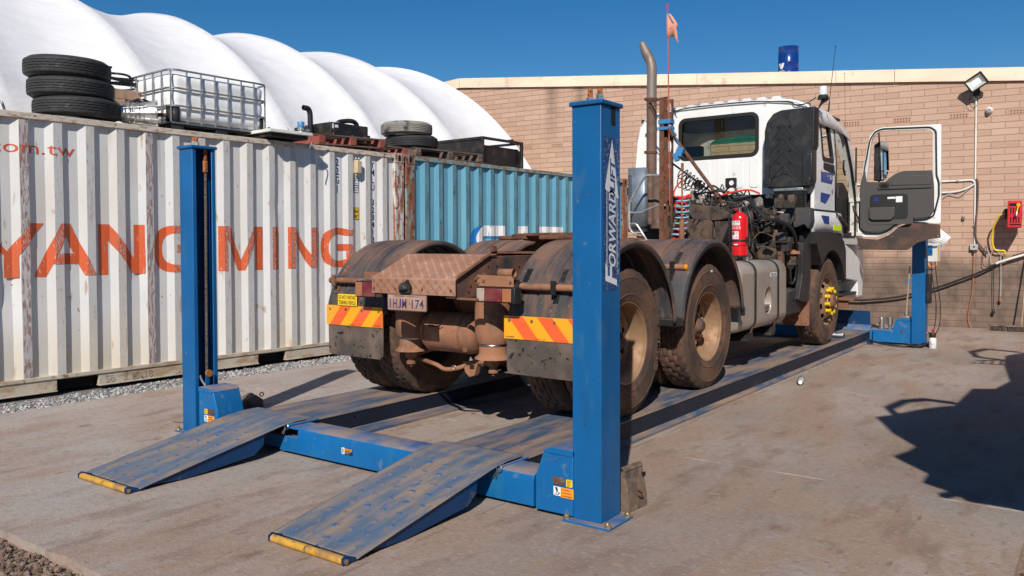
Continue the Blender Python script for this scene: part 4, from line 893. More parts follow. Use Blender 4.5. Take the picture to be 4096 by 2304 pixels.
for dx_ in (0, .05):
    b = MB(); b.tube(bez([(-1.92 + dx_, 11.98, 1.12), (-1.90 + dx_, 11.97, .9), (-1.85 + dx_, 11.95, .55), (-1.86 + dx_, 11.9, .25), (-1.92, 11.85, .06), (-1.97, 11.8, .012)]), .006, 6); b.build('control_cable', M_cable, cb_)

# ---------------------------------------------------------------- truck
XC = -3.87; WZ = ZR + .518; YR, YM, YF = 5.10, 6.51, 10.08
tr = thing('prime_mover', 'dusty white cab-over prime mover truck parked on the lift, right cab door open', 'truck', (XC, 7, ZR))
def tyre(name, org, s, par, R=.525, W=.27, n=150, per=5, mt=None, loc=True, rb=.285, bd=.010, gd=.014):
    """axis x, outer sidewall toward s*x at org; made once per kind"""
    b = MB(); prof_ = [(rb, -.030, 0), (rb + .012, -.016, 0), (rb + .05, -.005, 0), (rb + .053, -.002, 0), (rb + .06, -.002, 0), (rb + .063, -.005, 0), (.40 * R / .525, 0, 0), (.452 * R / .525, -.003, 0), (.455 * R / .525, 0, 0), (.463 * R / .525, -.001, 0), (.466 * R / .525, -.005, 0), (R - .035, -.013, 0), (R - .018, -.020, 1), (R - .006, -.028, 1), (R - .002, -.038, 1)]
    ribs_ = 5; tw = W - .076; gw = .010; rw = (tw - gw * (ribs_ - 1)) / ribs_; tread = []
    h = -.038
    for k in range(ribs_):
        crown = .002 * (1 - ((k - 2) / 2) ** 2)
        if k: tread.append((R + crown - .001, h, 2 + k))
        h -= rw
        if k < ribs_ - 1: tread.append((R + crown - .001, h, 2 + k)); tread.append((R - gd, h - .001, 0)); tread.append((R - gd, h - gw + .001, 0)); h -= gw
    P = prof_ + tread
    P += [(r, -W - hh, c) for r, hh, c in reversed(prof_)]
    V = []
    for j in range(n):
        a = 2 * pi * j / n; row = []
        for r, h, c in P:
            rr2 = r
            if c == 1 and j % per == 0: rr2 -= bd * .9
            if c >= 2 and (j + 2 * c) % per == 0: rr2 -= bd
            row.append(b.v((s * h, rr2 * cos(a), rr2 * sin(a))))
        V.append(row)
    for j in range(n):
        A, B = V[j], V[(j + 1) % n]
        for k in range(len(P)): l = (k + 1) % len(P); b._f([A[k], A[l], B[l], B[k]])
    o = b.build(name, mt or M_tyre, None, ang=28); o.parent = par; o.location = org; return o
_ty = {}
def addtyre(org, s, par, kind='d'):
    k = kind
    if k not in _ty: _ty[k] = tyre('tyre', org, 1, par, per=5 if kind == 'd' else 9); o = _ty[k]
    else: o = _ty[k].copy(); COL.objects.link(o); o.parent = par; o.location = org
    o.rotation_euler = (random.random() * 6, 0, 0 if s > 0 else pi); return o
RL = Vector((XC, 7, ZR))
def disc_holes(b, r0, r1, h0, h1, n_h, hr0, hr1, N=60, rows=7):
    V = []
    for i in range(N):
        a = 2 * pi * i / N; V.append([b.v((h0 + (h1 - h0) * k / rows, (r0 + (r1 - r0) * k / rows) * cos(a), (r0 + (r1 - r0) * k / rows) * sin(a))) for k in range(rows + 1)])
    per = N // n_h
    for i in range(N):
        for k in range(rows):
            rm_ = (r0 + (r1 - r0) * (k + .5) / rows); inr = hr0 < rm_ < hr1; ph = i % per
            if inr and 1 <= ph <= per - 4 + (1 if hr0 + .008 < rm_ < hr1 - .008 else 0): continue
            b._f([V[i][k], V[i][k + 1], V[(i + 1) % N][k + 1], V[(i + 1) % N][k]])
def rear_wheel(x, y, s):
    b = MB(); b.lathe([(.290, -.040), (.296, -.026), (.290, -.018), (.283, -.020), (.281, -.030), (.274, -.036), (.270, -.060), (.262, -.075), (.258, -.15), (.245, -.168)], (0, 0, 0), 'x', 64)
    disc_holes(b, .245, .120, -.168, -.160, 10, .178, .228, 60)
    b.lathe([(.120, -.160), (.118, -.19)], (0, 0, 0), 'x', 40)
    for k in range(10): a = 2 * pi * (k + .5) / 10; b.cyl((-.163, .145 * cos(a), .145 * sin(a)), (-.125, .145 * cos(a), .145 * sin(a)), .014, n=6)
    o = b.build('wheel', M_rim, None, ang=30); o.parent = tr; o.location = Vector((x, y, WZ)) - RL
    b = MB(); b.lathe([(.20, -.26), (.20, -.175)], (0, 0, 0), 'x', 32); b.lathe([(.117, -.19), (.117, -.15), (.085, -.145), (.078, -.118), (.064, -.112), (.060, -.085), (.045, -.066), (.038, -.058), (0, -.056)], (0, 0, 0), 'x', 32)
    h = b.build('hub', M_chassis, None, ang=30); h.parent = o
    addtyre((0, 0, 0), 1, o); t2 = addtyre((-.315, 0, 0), 1, o)
    if s < 0: o.rotation_euler = (0, 0, pi)
    return o
for yy in (YR, YM): rear_wheel(-2.70, yy, 1); rear_wheel(2 * XC + 2.70, yy, -1)
def sidetext(par, txt, r, a_start, size, x=.0012, cw_=True):
    V, F = text2d(txt, height=size, bold=.01); b = MB()
    # reads clockwise seen from +x : angle measured from +y toward +z
    f = lambda p: (x, (r + p[1]) * cos(a_start - p[0] / r), (r + p[1]) * sin(a_start - p[0] / r))
    put_text(b, ([(v[0] * 1.25, v[1]) for v in V], F), f); o = b.build('sidewall_lettering', M_tyre, None, recalc=False, solid=.003); o.parent = par
wr = [o for o in tr.children if o.name.startswith('wheel')]
sidetext(wr[0], 'KUMHO', .42, radians(14), .055)
b = MB(); b.obox((.002, .02, .46), (.001, .035, .018)); o_ = b.build('serial_tag', M_wlab, None); o_.parent = wr[2]
def front_wheel(x, s):
    b = MB(); b.lathe([(.290, -.040), (.296, -.026), (.290, -.018), (.280, -.022), (.274, -.045), (.262, -.065), (.250, -.060)], (0, 0, 0), 'x', 60)
    disc_holes(b, .250, .178, -.060, .000, 10, .195, .235, 60)
    b.lathe([(.178, .0), (.155, .004), (.125, .004), (.120, .0)], (0, 0, 0), 'x', 48)
    o = b.build('wheel', M_rim, None, ang=30); o.parent = tr; o.location = Vector((x, YF, WZ)) - RL
    b = MB(); b.lathe([(.21, -.2), (.21, -.08)], (0, 0, 0), 'x', 32); b.lathe([(.120, -.02), (.118, .03), (.09, .035), (.078, .06), (.07, .075), (.03, .08), (0, .08)], (0, 0, 0), 'x', 32); h = b.build('hub', M_truckdirt, None, ang=30); h.parent = o
    addtyre((0, 0, 0), 1, o, 's')
    if s < 0: o.rotation_euler = (0, 0, pi)
    else:
        for k in range(10):
            a = 2 * pi * (k + .3) / 10; q = lambda h_: (h_, .145 * cos(a), .145 * sin(a))
            b = MB(); b.lathe([(0, .002), (.024, .002), (.024, .012), (.019, .016), (.019, .044), (.024, .048), (.024, .058), (0, .060)], (0, .145 * cos(a), .145 * sin(a)), 'x', 14)
            if k % 2 == 0: a2 = 2 * pi * (k + 1.3) / 10; b.bar((.03, .145 * cos(a), .145 * sin(a)), (.03, .145 * cos(a2), .145 * sin(a2)), .012, .008, (1, 0, 0))
            c = b.build('nut_cover', M_yellow, None); c.parent = o
    return o
front_wheel(-2.71, 1); front_wheel(2 * XC + 2.71, -1)

# mudguards
def guard(yc, xa, xb, a0, a1, rad=.66, zc=.74, skirt=None):
    """xa outer, xb inner x; angles in degrees from +y"""
    s = 1 if xa > xb else -1; b = MB()
    cs = [(xa, -.055), (xa + s * .004, -.02), (xa - s * .008, -.004), (xa - s * .03, 0), (xa - s * .10, .004), (xa - s * .15, .004), (xa - s * .156, -.004), (xa - s * .172, -.004), (xa - s * .178, .006), (xa - s * .27, .008), (xa - s * .276, .0), (xa - s * .296, .0), (xa - s * .302, .008), (xa - s * .40, .006), (xa - s * .406, -.004), (xa - s * .424, -.004), (xa - s * .43, .004), (xb + s * .03, .0), (xb + s * .01, -.004), (xb, -.02), (xb, -.05)]
    n = 44; P = []
    if skirt: P.append(skirt)
    for i in range(n + 1): P.append(a0 + (a1 - a0) * i / n)
    V = []
    for a in P:
        if isinstance(a, tuple): V.append([b.v((x, yc + (rad + dr) * cos(radians(a[0])) , a[1])) for x, dr in cs])
        else: V.append([b.v((x, yc + (rad + dr) * cos(radians(a)), zc + (rad + dr) * sin(radians(a)))) for x, dr in cs])
    for i in range(len(V) - 1):
        for k in range(len(cs) - 1): b._f([V[i][k], V[i + 1][k], V[i + 1][k + 1], V[i][k + 1]])
    return b.build('mudguard', M_guard, tr, ang=28, solid=.007)
XR0, XR1 = -2.655, -3.292; XL0, XL1 = 2 * XC - XR0, 2 * XC - XR1
gR = guard(YR, XR0, XR1, 168, 3, skirt=(170, .84)); gL = guard(YR, XL0, XL1, 168, 3, skirt=(170, .84)); gRm = guard(YM, XR0, XR1, 177, 3); gLm = guard(YM, XL0, XL1, 177, 3)
for xa, xb in ((XR0, XR1), (XL0, XL1)):
    b = MB(); b.box(min(xa, xb) + .01, max(xa, xb) - .002, 5.752, 5.90, .735, .80); b.build('guard_joiner', M_blackpl, tr, bevel=.012)
    b = MB(); b.box(max(xa, xb) - .03 if xa > xb else min(xa, xb), max(xa, xb) + .004 if xa > xb else min(xa, xb) + .03, 7.145, 7.19, .72, .80); b.build('guard_clip', M_blackpl, tr, bevel=.008)
# flaps, marker plates
def clip_rect(poly, x0, x1, z0, z1):
    def cl(P, f, g):
        out = []
        for i in range(len(P)):
            a, c = P[i], P[(i + 1) % len(P)]; fa, fc = f(a), f(c)
            if fa >= 0: out.append(a)
            if (fa >= 0) != (fc >= 0): t = fa / (fa - fc); out.append((a[0] + (c[0] - a[0]) * t, a[1] + (c[1] - a[1]) * t))
        return out
    for f in (lambda p: p[0] - x0, lambda p: x1 - p[0], lambda p: p[1] - z0, lambda p: z1 - p[1]):
        poly = cl(poly, f, 0)
        if len(poly) < 3: return []
    return poly
def rear_flap(x0, x1, lean):
    yf = 4.445
    b = MB(); b.prism(rpoly([(x0 + .005, .50), (x1 - .0, .495), (x1, .88), (x0, .88)], .05), 'y', yf, yf + .010); f = b.build('mud_flap', M_flap, tr, bevel=.002)
    z0, z1 = .738, .893; b = MB(); b.box(x0 - .012, x1, yf - .006, yf - .001, z0, z1); mk = b.build('marker_plate', M_refly, f)
    b = MB(); wd = .118; sl = (z1 - z0) * .86
    for k in range(4):
        xs2 = x0 + .025 + k * 2 * wd if lean > 0 else x0 + .02 + k * 2 * wd
        q = [(xs2, z0), (xs2 + wd, z0), (xs2 + wd + sl, z1), (xs2 + sl, z1)] if lean > 0 else [(xs2 + sl, z0), (xs2 + wd + sl, z0), (xs2 + wd, z1), (xs2, z1)]
        q = clip_rect(q, x0 - .010, x1 - .002, z0 + .002, z1 - .002)
        if q: b.prism(q, 'y', yf - .0075, yf - .006)
    b.build('red_stripes', M_reflr, mk)
    for k in range(4):
        xx = x0 + .035 + (x1 - x0 - .07) * k / 3; b = MB(); b.cyl((xx, yf - .0085, z1 - .028), (xx, yf - .006, z1 - .028), .010, n=14); b.cyl((xx, yf - .016, z1 - .028), (xx, yf - .0085, z1 - .028), .0085, n=6); b.build('bolt', M_truckdirt if k % 2 else M_zinc, mk)
    b = MB(); put_text(b, text2d('COLORSIGN', width=.07, height=.0085, bold=.01), lambda p: ((x1 - .085 if lean > 0 else x0 + .003) + p[0], yf - .0085, z0 + .010 + p[1])); put_text(b, text2d('EXTENDABLE  CLASS 1', width=.09, height=.005), lambda p: (x0 + .24 + p[0], yf - .0085, z0 + .008 + p[1])); b.build('maker_lettering', M_ink, mk, recalc=False)
    return f
rear_flap(-5.062, -4.452, 1); rear_flap(-3.292, -2.68, -1)
b = MB(); b.box(-4.928, -4.715, 4.428, 4.432, .895, .985); o_ = b.build('warning_sign', M_ylab, tr, bevel=.001)
b = MB(); put_text(b, text2d('DO NOT OVERTAKE', width=.19, height=.030, bold=.01), lambda p: (-4.917 + p[0], 4.4265, .945 + p[1])); put_text(b, text2d('TURNING VEHICLE', width=.19, height=.032, bold=.01), lambda p: (-4.917 + p[0], 4.4265, .903 + p[1])); b.build('sign_lettering', M_ink, o_, recalc=False)
# mudguard bars and clamps
def clamp(x, y, z, yc, rot=0, par=None, mt=None):
    b = MB(); b.lathe([(.0245, -.018), (.030, -.018), (.030, .018), (.0245, .018)], (x, y, z), 'x', 20, closed=True)
    for a, c in ((.035, .115), (-.10, -.028)):
        z0, z1 = z + a, z + c
        def yy(zz): q = (zz - .74) / .668; q = max(-1, min(.999, q)); return yc - .672 * sqrt(max(0, 1 - q * q)) if zz > .86 else yc - .664
        b.prism([(yy(z0), z0), (yy(z1), z1), (yy(z1) - .006, z1), (yy(z0) - .006, z0)], 'x', x - .02, x + .02)
        for t in (.3, .75): zz = z0 + (z1 - z0) * t; b.cyl((x, yy(zz) - .004, zz), (x, yy(zz) - .016, zz - .002), .0085, n=6)
    b.box(x - .019, x + .019, y - .031, y - .02, z - .045, z + .045)
    b.build('clamp', mt or M_black, tr, ang=25)
ybar = YR - .66 + .02
b = MB(); b.cyl((-3.27, 4.475, 1.088), (-2.662, 4.475, 1.088), .0235, n=20); b.build('mudguard_bar', M_suspdirt, tr)
b = MB(); b.cyl((-5.062, 4.475, 1.088), (-4.45, 4.475, 1.088), .0235, n=20); b.build('mudguard_bar', M_truckdirt, tr)
for x in (-3.205, -2.915): clamp(x, 4.475, 1.088, YR)
clamp(-5.0, 4.475, 1.088, YR, mt=M_truckdirt)
yb2 = YM - .66 * sqrt(1 - ((1.185 - .74) / .66) ** 2) - .028
b = MB(); b.cyl((-3.35, yb2, 1.185), (-2.690, yb2, 1.185), .0235, n=20); bar_ = b.build('mudguard_bar', M_suspdirt, tr)
b = MB(); b.lathe([(.0225, 0), (.0225, .010), (.015, .016), (0, .017)], (-2.690, yb2, 1.185), 'x', 18); b.build('amber_lamp', M_amber, bar_)
clamp(-2.795, yb2, 1.185, YM)
# chassis
b = MB(); side = [(4.25, 1.005), (4.25, 1.125), (4.63, 1.285), (9.45, 1.285), (9.45, 1.02)]
for xx in (-4.340, -3.580): b.prism(side, 'x', xx - .004, xx + .004)
for xx, s in ((-4.336, 1), (-3.584, -1)):
    b.prism([(4.25, 1.005), (9.4, 1.005), (9.4, 1.012), (4.25, 1.012)], 'x', min(xx, xx + s * .07), max(xx, xx + s * .07)); b.box(min(xx, xx + s * .07), max(xx, xx + s * .07), 4.66, 9.4, 1.278, 1.285)
for yy in (4.8, 5.8, 7.0, 8.2): b.box(-4.33, -3.59, yy, yy + .08, 1.02, 1.24)
fr_ = b.build('chassis_frame', M_chassis, tr, bevel=.003)
for (yy, zz) in ((4.42, 1.08), (4.47, 1.13), (4.40, 1.04), (4.62, 1.21), (4.72, 1.21), (4.56, 1.16), (4.72, 1.15), (4.85, 1.16), (5.0, 1.2)):
    b = MB()
    if (yy * 100) % 2 < 1: b.cyl((-3.576, yy, zz), (-3.5745, yy, zz), .009, n=10); b.build('bolt_hole', M_void, fr_)
    else: b.cyl((-3.576, yy, zz), (-3.562, yy, zz), .010, n=6); b.cyl((-3.562, yy, zz), (-3.545, yy, zz), .005, n=8); b.build('bolt', M_truckdirt, fr_)
b = MB(); b.box(-3.57, -3.40, 4.262, 4.30, .998, 1.012); b.build('bracket', M_truckdirt, tr)
# checker plate deck
b = MB(); dk = [(4.238, 1.022), (4.238, 1.128), (4.246, 1.138), (4.62, 1.296), (4.70, 1.300), (4.70, 1.294), (4.62, 1.290), (4.25, 1.130), (4.244, 1.122), (4.244, 1.022)]
b.prism(dk, 'x', -4.352, -3.562)
def chk(cx, cyy, up_, o3, du, dv_, nn):
    c = .021
    for k in range(5):
        t = (k - 2) * .0075; d = Vector((1, 1)).normalized() if up_ else Vector((1, -1)).normalized(); q = Vector((-d.y, d.x)) * t
        L = (.0125 if k in (1, 2, 3) else .008); P = []
        for e, w_ in ((-L, 0), (0, .0022), (L, 0), (0, -.0022)): p2 = Vector((cx, cyy)) + q + d * e + Vector((-d.y, d.x)) * w_; P.append(o3 + du * p2.x + dv_ * p2.y)
        top = o3 + du * (cx + q.x) + dv_ * (cyy + q.y) + nn * .0028; tv = b.v(top); pv = [b.v(p) for p in P]
        for m_ in range(4): b._f([pv[m_], pv[(m_ + 1) % 4], tv])
for (o3, du, dv_, wu, wv) in ((Vector((-4.352, 4.2375, 1.024)), Vector((1, 0, 0)), Vector((0, 0, 1)), .79, .105), (Vector((-4.352, 4.246, 1.1385)), Vector((1, 0, 0)), Vector((0, .374, .158)).normalized(), .79, .405)):
    nn = du.cross(dv_).normalized(); nu, nv = int(wu / .036), int(wv / .034)
    for i in range(nu):
        for j in range(nv): chk((i + .5) * wu / nu, (j + .5) * wv / nv, (i + j) % 2 == 0, o3 + nn * .0002, du, dv_, nn)
M_deck = mat('checker_plate_dusty', (.36, .190, .125), .62, layers=[dict(col=(.27, .125, .072), scale=5, lo=.42, hi=.62, fac=.8, rough=.9), dict(col=(.50, .38, .30), scale=12, lo=.6, hi=.72, fac=.7, rough=.4, metal=.5)], bump=.06)
deck = b.build('rear_deck', M_deck, tr, ang=20)
b = MB(); b.prism([(4.252, 1.135), (4.625, 1.293), (4.625, 1.318), (4.252, 1.160)], 'x', -3.574, -3.556); b.build('deck_edge_bar', M_suspdirt, deck, bevel=.003)
for x in (-4.33, -4.12, -3.86, -3.60):
    b = MB(); b.cyl((x, 4.238, 1.06), (x, 4.230, 1.06), .009, n=8); b.build('bolt', M_truckdirt, deck)
b = MB(); b.cyl((-3.998, 4.2372, 1.105), (-3.998, 4.2355, 1.105), .020, n=18); b.build('cable_hole', M_void, deck)
b = MB(); b.lathe([(0, -.062), (.030, -.058), (.048, -.035), (.052, .0), (.050, .012), (0, .014)], (-4.005, 4.235, 1.058), (Vector((0, 1, 0)), Vector((1, 0, 0)), Vector((0, 0, 1))), 24, a0=0, a1=pi); b.box(-4.055, -3.955, 4.205, 4.237, 1.03, 1.058); cam_ = b.build('reversing_camera', M_black, deck, bevel=.006)  # dark dome of the reversing camera, no lamp here
# number plate
b = MB(); b.prism(rrect(-4.184, -3.810, .905, 1.020, .008, 3), 'y', 4.226, 4.230); npl = b.build('number_plate', M_plate, tr)
b = MB()
for q in (( -4.182, -3.812, .907, .910), (-4.182, -3.812, 1.0165, 1.0185), (-4.182, -4.179, .907, 1.018), (-3.815, -3.812, .907, 1.018)): b.box(q[0], q[1], 4.2246, 4.2256, q[2], q[3])
put_text(b, text2d('1', height=.066, bold=.01), lambda p: (-4.162 + p[0], 4.2246, .922 + p[1])); put_text(b, text2d('H', width=.036, height=.066, bold=.01), lambda p: (-4.128 + p[0], 4.2246, .922 + p[1])); put_text(b, text2d('J', width=.030, height=.066, bold=.01), lambda p: (-4.080 + p[0], 4.2246, .922 + p[1])); put_text(b, text2d('M', width=.042, height=.066, bold=.01), lambda p: (-4.040 + p[0], 4.2246, .922 + p[1])); put_text(b, text2d('174', width=.112, height=.066, bold=.01), lambda p: (-3.948 + p[0], 4.2246, .922 + p[1]))
b.cyl((-3.970, 4.2258, .956), (-3.970, 4.2244, .956), .005, n=10)
b.build('plate_lettering', M_plateink, npl, recalc=False)
b = MB(); put_text(b, text2d('WESTERN  AUSTRALIA', width=.24, height=.0085, bold=.01), lambda p: (-4.117 + p[0], 4.2238, 1.0035 + p[1])); b.build('plate_lettering', M_plateink, npl, recalc=False, label='small state name')
# tail lamps
def taillamp(x0, segs, z0, z1, y=4.30):
    x1 = x0 + sum(s_[0] for s_ in segs) + .012; b = MB(); b.box(x0, x1 + (.02 if x0 > -4 else 0), y, y + .075, z0, z1); o = b.build('tail_lamp', M_blackpl, tr, bevel=.006); x = x0 + .006
    for wd, mt in segs: b = MB(); b.box(x + .002, x + wd - .002, y - .010, y, z0 + .008, z1 - .008); b.build('lens', mt, o, bevel=.004); x += wd
    x = x0 + .006
    for wd, mt in segs:
        for zz in (z0 + .016, z1 - .016): b = MB(); b.cyl((x + wd / 2 + wd * .32, y - .0125, zz), (x + wd / 2 + wd * .32, y - .0095, zz), .0035, n=6); b.build('screw', M_truckdirt, o)
        x += wd
    return o
taillamp(-3.430, [(.066, M_lampw), (.145, M_lampr), (.075, M_lampo)], .985, 1.088)
taillamp(-4.592, [(.072, M_lampo), (.145, M_lampr), (.066, M_lampw)], .978, 1.100)
b = MB(); b.prism(rpoly([(-3.43, 1.092), (-3.128, 1.092), (-3.128, 1.148), (-3.145, 1.162), (-3.43, 1.168)], .004), 'y', 4.306, 4.312); o_ = b.build('lamp_bracket', M_suspdirt, tr, bevel=.002)
for (xx, zz) in ((-3.418, 1.152), (-3.418, 1.112), (-3.37, 1.13), (-3.15, 1.125)): b = MB(); b.cyl((xx, 4.306, zz), (xx, 4.294, zz), .0085, n=6); b.build('bolt', M_truckdirt, o_)
b = MB(); b.cyl((-3.31, 4.40, 1.178), (-3.19, 4.40, 1.178), .030, n=20, cap=False); b.cyl((-3.31, 4.40, 1.178), (-3.19, 4.40, 1.178), .025, n=20, cap=False); b.build('pipe_stub', M_suspdirt, tr)
b = MB(); b.box(-4.55, -4.36, 4.35, 4.357, 1.108, 1.168); b.build('lamp_bracket', M_truckdirt, tr, bevel=.002)
# suspension airbags, tank, axles
def airbag(x, y, r):
    b = MB(); b.lathe([(0, .98), (r * .95, .98), (r, .95), (r, .74), (r * .97, .70), (r * .86, .672), (r * .8, .67)], (x, y, 0), 'z', 32); o = b.build('air_spring', M_suspdirt, tr)
    b = MB(); b.lathe([(r * .80, .672), (r * .83, .664), (r * .80, .655)], (x, y, 0), 'z', 32); b.build('clamp_ring', M_zinc, o)
    b = MB(); b.lathe([(r * .78, .668), (r * .78, .60), (r * .86, .585), (r * 1.0, .572), (r * 1.03, .562), (0, .560)], (x, y, 0), 'z', 32); b.build('piston', M_suspdirt, o)
    b = MB(); b.lathe([(.05, .56), (.045, .52), (.028, .50), (.028, .485), (.036, .48), (.036, .46), (0, .455)], (x, y, 0), 'z', 16); b.cyl((x, y, .455), (x, y, .44), .014, n=6); b.build('lower_mount', M_suspdirt, o)
airbag(-4.325, 4.62, .118); airbag(-3.535, 4.62, .130); airbag(-4.325, 6.05, .118); airbag(-3.535, 6.05, .125)
def tankx(x0, x1, y, z, r, nm='air_tank'):
    b = MB(); P = [(0, x0), (r * .5, x0 + .008), (r * .82, x0 + .03), (r * .97, x0 + .062), (r, x0 + .09), (r, x1 - .09), (r * .97, x1 - .062), (r * .82, x1 - .03), (r * .5, x1 - .008), (0, x1)]
    b.lathe(P, (0, y, z), 'x', 40); o = b.build(nm, M_suspdirt, tr)
    for xx in (x0 + .085, x1 - .12): b = MB(); b.lathe([(r + .001, -.008), (r + .006, -.006), (r + .006, .006), (r + .001, .008)], (xx, y, z), 'x', 40); b.build('tank_strap', M_truckdirt, o)
    return o
t_ = tankx(-4.195, -3.655, 4.66, .722, .148)
b = MB(); b.tube(bez([(-4.03, 4.515, .775), (-3.98, 4.50, .775), (-3.93, 4.49, .782), (-3.90, 4.49, .80)]), .004, 6); b.cyl((-4.05, 4.515, .775), (-4.0, 4.51, .775), .009, n=6); b.build('drain_cable', M_black, t_)
b = MB(); b.box(-3.74, -3.70, 4.528, 4.534, .605, .635); b.build('tank_sticker', M_truckdirt, t_)
tankx(-4.05, -3.60, 4.85, .955, .105)
for yy in (YR, YM):
    b = MB(); b.lathe([(.06, -4.45), (.075, -4.3), (.075, -4.15), (.13, -4.02), (.20, -3.88), (.21, -3.78), (.19, -3.68), (.11, -3.58), (.075, -3.5), (.075, -3.35), (.06, -3.25)], (0, yy, WZ - .01), 'x', 32); b.lathe([(.20, -.19), (.20, -.02), (.16, .05), (.08, .1), (0, .11)], (-3.80, yy, WZ - .02), 'y', 28); b.build('axle', M_truckdirt, tr)
    for xx in (-4.325, -3.535): b = MB(); b.bar((xx, yy + .55, .80), (xx, yy - .1, .58), .07, .09); b.bar((xx, yy - .1, .58), (xx, yy - .52, .53), .07, .05); b.build('trailing_arm', M_truckdirt, tr, bevel=.008)
b = MB(); b.tube(bez([(-4.33, 4.68, .50), (-4.15, 4.70, .46), (-4.05, 4.70, .43), (-3.93, 4.72, .45), (-3.80, 4.74, .50), (-3.60, 4.72, .50)]), .016, 8); b.build('anti_roll_bar', M_suspdirt, tr)
b = MB(); b.prism([(-3.90, .50), (-3.76, .50), (-3.79, .40), (-3.84, .385), (-3.88, .42)], 'y', 4.72, 4.78); b.build('hanger', M_suspdirt, tr, bevel=.006)
b = MB(); b.tube([(-3.885 + .017 * cos(t), 4.60, .47 + .017 * sin(t)) for t in [2 * pi * k / 14 for k in range(14)]], .004, 6, closed=True); b.build('drain_ring', M_zinc, tr)
b = MB(); b.cyl((-3.75, 5.3, .70), (-3.80, 9.3, .82), .055, n=16); b.build('drive_shaft', M_truckdirt, tr)
# gearbox blocks added between the rails, dark filler for the shaded underside
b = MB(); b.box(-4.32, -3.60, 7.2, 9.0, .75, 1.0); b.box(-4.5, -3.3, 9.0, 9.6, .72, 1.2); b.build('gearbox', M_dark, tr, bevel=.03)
# fifth wheel
b = MB(); pr_ = [(0, 1.466), (.30, 1.466), (.43, 1.460), (.462, 1.448), (.458, 1.438), (.36, 1.405), (.22, 1.385), (0, 1.385)]
b.lathe(pr_, (XC, 6.08, 0), 'z', 48)
o_ = b.build('fifth_wheel', M_rust, tr)
b = MB()
for sx in (-1, 1): b.prism([(XC + sx * .07, 5.72), (XC + sx * .40, 5.80), (XC + sx * .30, 5.52), (XC + sx * .14, 5.48)], 'z', 1.405, 1.44)
b.build('guide_horn', M_rust, o_, bevel=.01)
b = MB(); b.prism([(-4.15, 1.31), (-3.59, 1.31), (-3.70, 1.40), (-4.05, 1.40)], 'y', 5.92, 6.24); b.box(-4.36, -3.55, 5.6, 6.75, 1.288, 1.308); b.build('mounting_base', M_rust, o_, bevel=.005)
b = MB(); b.prism([(-4.42 + .14, 1.308), (-4.235, 1.308), (-4.245, 1.355), (-4.275, 1.36)], 'y', 5.55, 5.60); b.build('stop_lug', M_rust, o_)

# fuel tank
TX0, TX1, TY0, TY1, TZ0, TZ1 = -3.38, -2.745, 7.33, 8.66, .53, 1.195
b = MB(); sec = rrect(TX0, TX1, TZ0, TZ1, .115, 8); ysn = [(TY0, .93), (TY0 + .012, .97), (TY0 + .04, 1), (TY1 - .04, 1), (TY1 - .012, .97), (TY1, .93)]
cxx, czz = (TX0 + TX1) / 2, (TZ0 + TZ1) / 2; V = []
for y, k in ysn: V.append([b.v((cxx + (p[0] - cxx) * k, y, czz + (p[1] - czz) * k)) for p in sec])
for i in range(len(V) - 1):
    for k in range(len(sec)):
        l = (k + 1) % len(sec); p, q = sec[k], sec[l]
        if i == 2 and abs(p[0] - TX1) < 1e-4 and abs(q[0] - TX1) < 1e-4: continue
        b._f([V[i][k], V[i][l], V[i + 1][l], V[i + 1][k]])
b._f(V[0][::-1]); b._f(V[-1])
oc = (8.06, .80); ell = [(oc[0] + .105 * cos(t), oc[1] + .135 * sin(t)) for t in [2 * pi * k / 28 for k in range(28)]]
b.ring([(TY0 + .04, TZ0 + .115), (TY1 - .04, TZ0 + .115), (TY1 - .04, TZ1 - .115), (TY0 + .04, TZ1 - .115)], ell, lambda p, d: (TX1 - d, p[0], p[1]), .004, 60)
tank = b.build('fuel_tank', M_alu, tr, ang=30)
b = MB(); A = [b.v((TX1 - .001, p[0], p[1])) for p in ell]; B = [b.v((TX1 - .11, oc[0] + (p[0] - oc[0]) * .9, oc[1] + (p[1] - oc[1]) * .9)) for p in ell]
for k in range(28): b._f([A[k], A[(k + 1) % 28], B[(k + 1) % 28], B[k]])
b._f(B); b.build('step_recess', M_alu, tank)
b = MB(); b.box(TX1 - .10, TX1 - .006, oc[0] - .097, oc[0] + .097, .752, .762); b.box(TX1 - .012, TX1 - .006, oc[0] - .097, oc[0] + .097, .70, .755)
b.build('step_plate', M_zinc, tank, bevel=.002)
b = MB()
for k in range(4): b.cyl((TX1 - .0055, oc[0] - .06 + .04 * k, .728), (TX1 - .0045, oc[0] - .06 + .04 * k, .728), .009, n=10)
b.build('step_holes', M_void, tank)
b = MB(); b.lathe([(.140, .0), (.147, .004), (.140, .006)], (TX1 - .001, *oc), (Vector((1, 0, 0)), Vector((0, .80, 0)), Vector((0, 0, 1))), 32); b.build('recess_rim', M_alu, tank)
for yy in (7.70, 8.36):
    b = MB(); s2 = rrect(TX0 - .004, TX1 + .005, TZ0 - .004, TZ1 + .005, .118, 8); A = [b.v((p[0], yy - .022, p[1])) for p in s2]; B = [b.v((p[0], yy + .022, p[1])) for p in s2]
    for k in range(len(s2)): b._f([A[k], A[(k + 1) % len(s2)], B[(k + 1) % len(s2)], B[k]])
    b.build('tank_strap', M_black, tank, solid=.005); 
    b = MB(); b.prism([(yy - .03, TZ0 - .02), (yy + .05, TZ0 - .02), (yy + .05, TZ0 - .06), (yy + .0, TZ0 - .10), (yy - .11, TZ0 - .10), (yy - .11, TZ0 - .075)], 'x', -2.98, -2.78); b.build('tank_bracket', M_black, tank, bevel=.004)
    b = MB(); b.bar((-2.76, yy - .01, TZ0 + .05), (-2.80, yy, TZ0 - .06), .02, .008); b.build('strap_bolt', M_rust, tank)
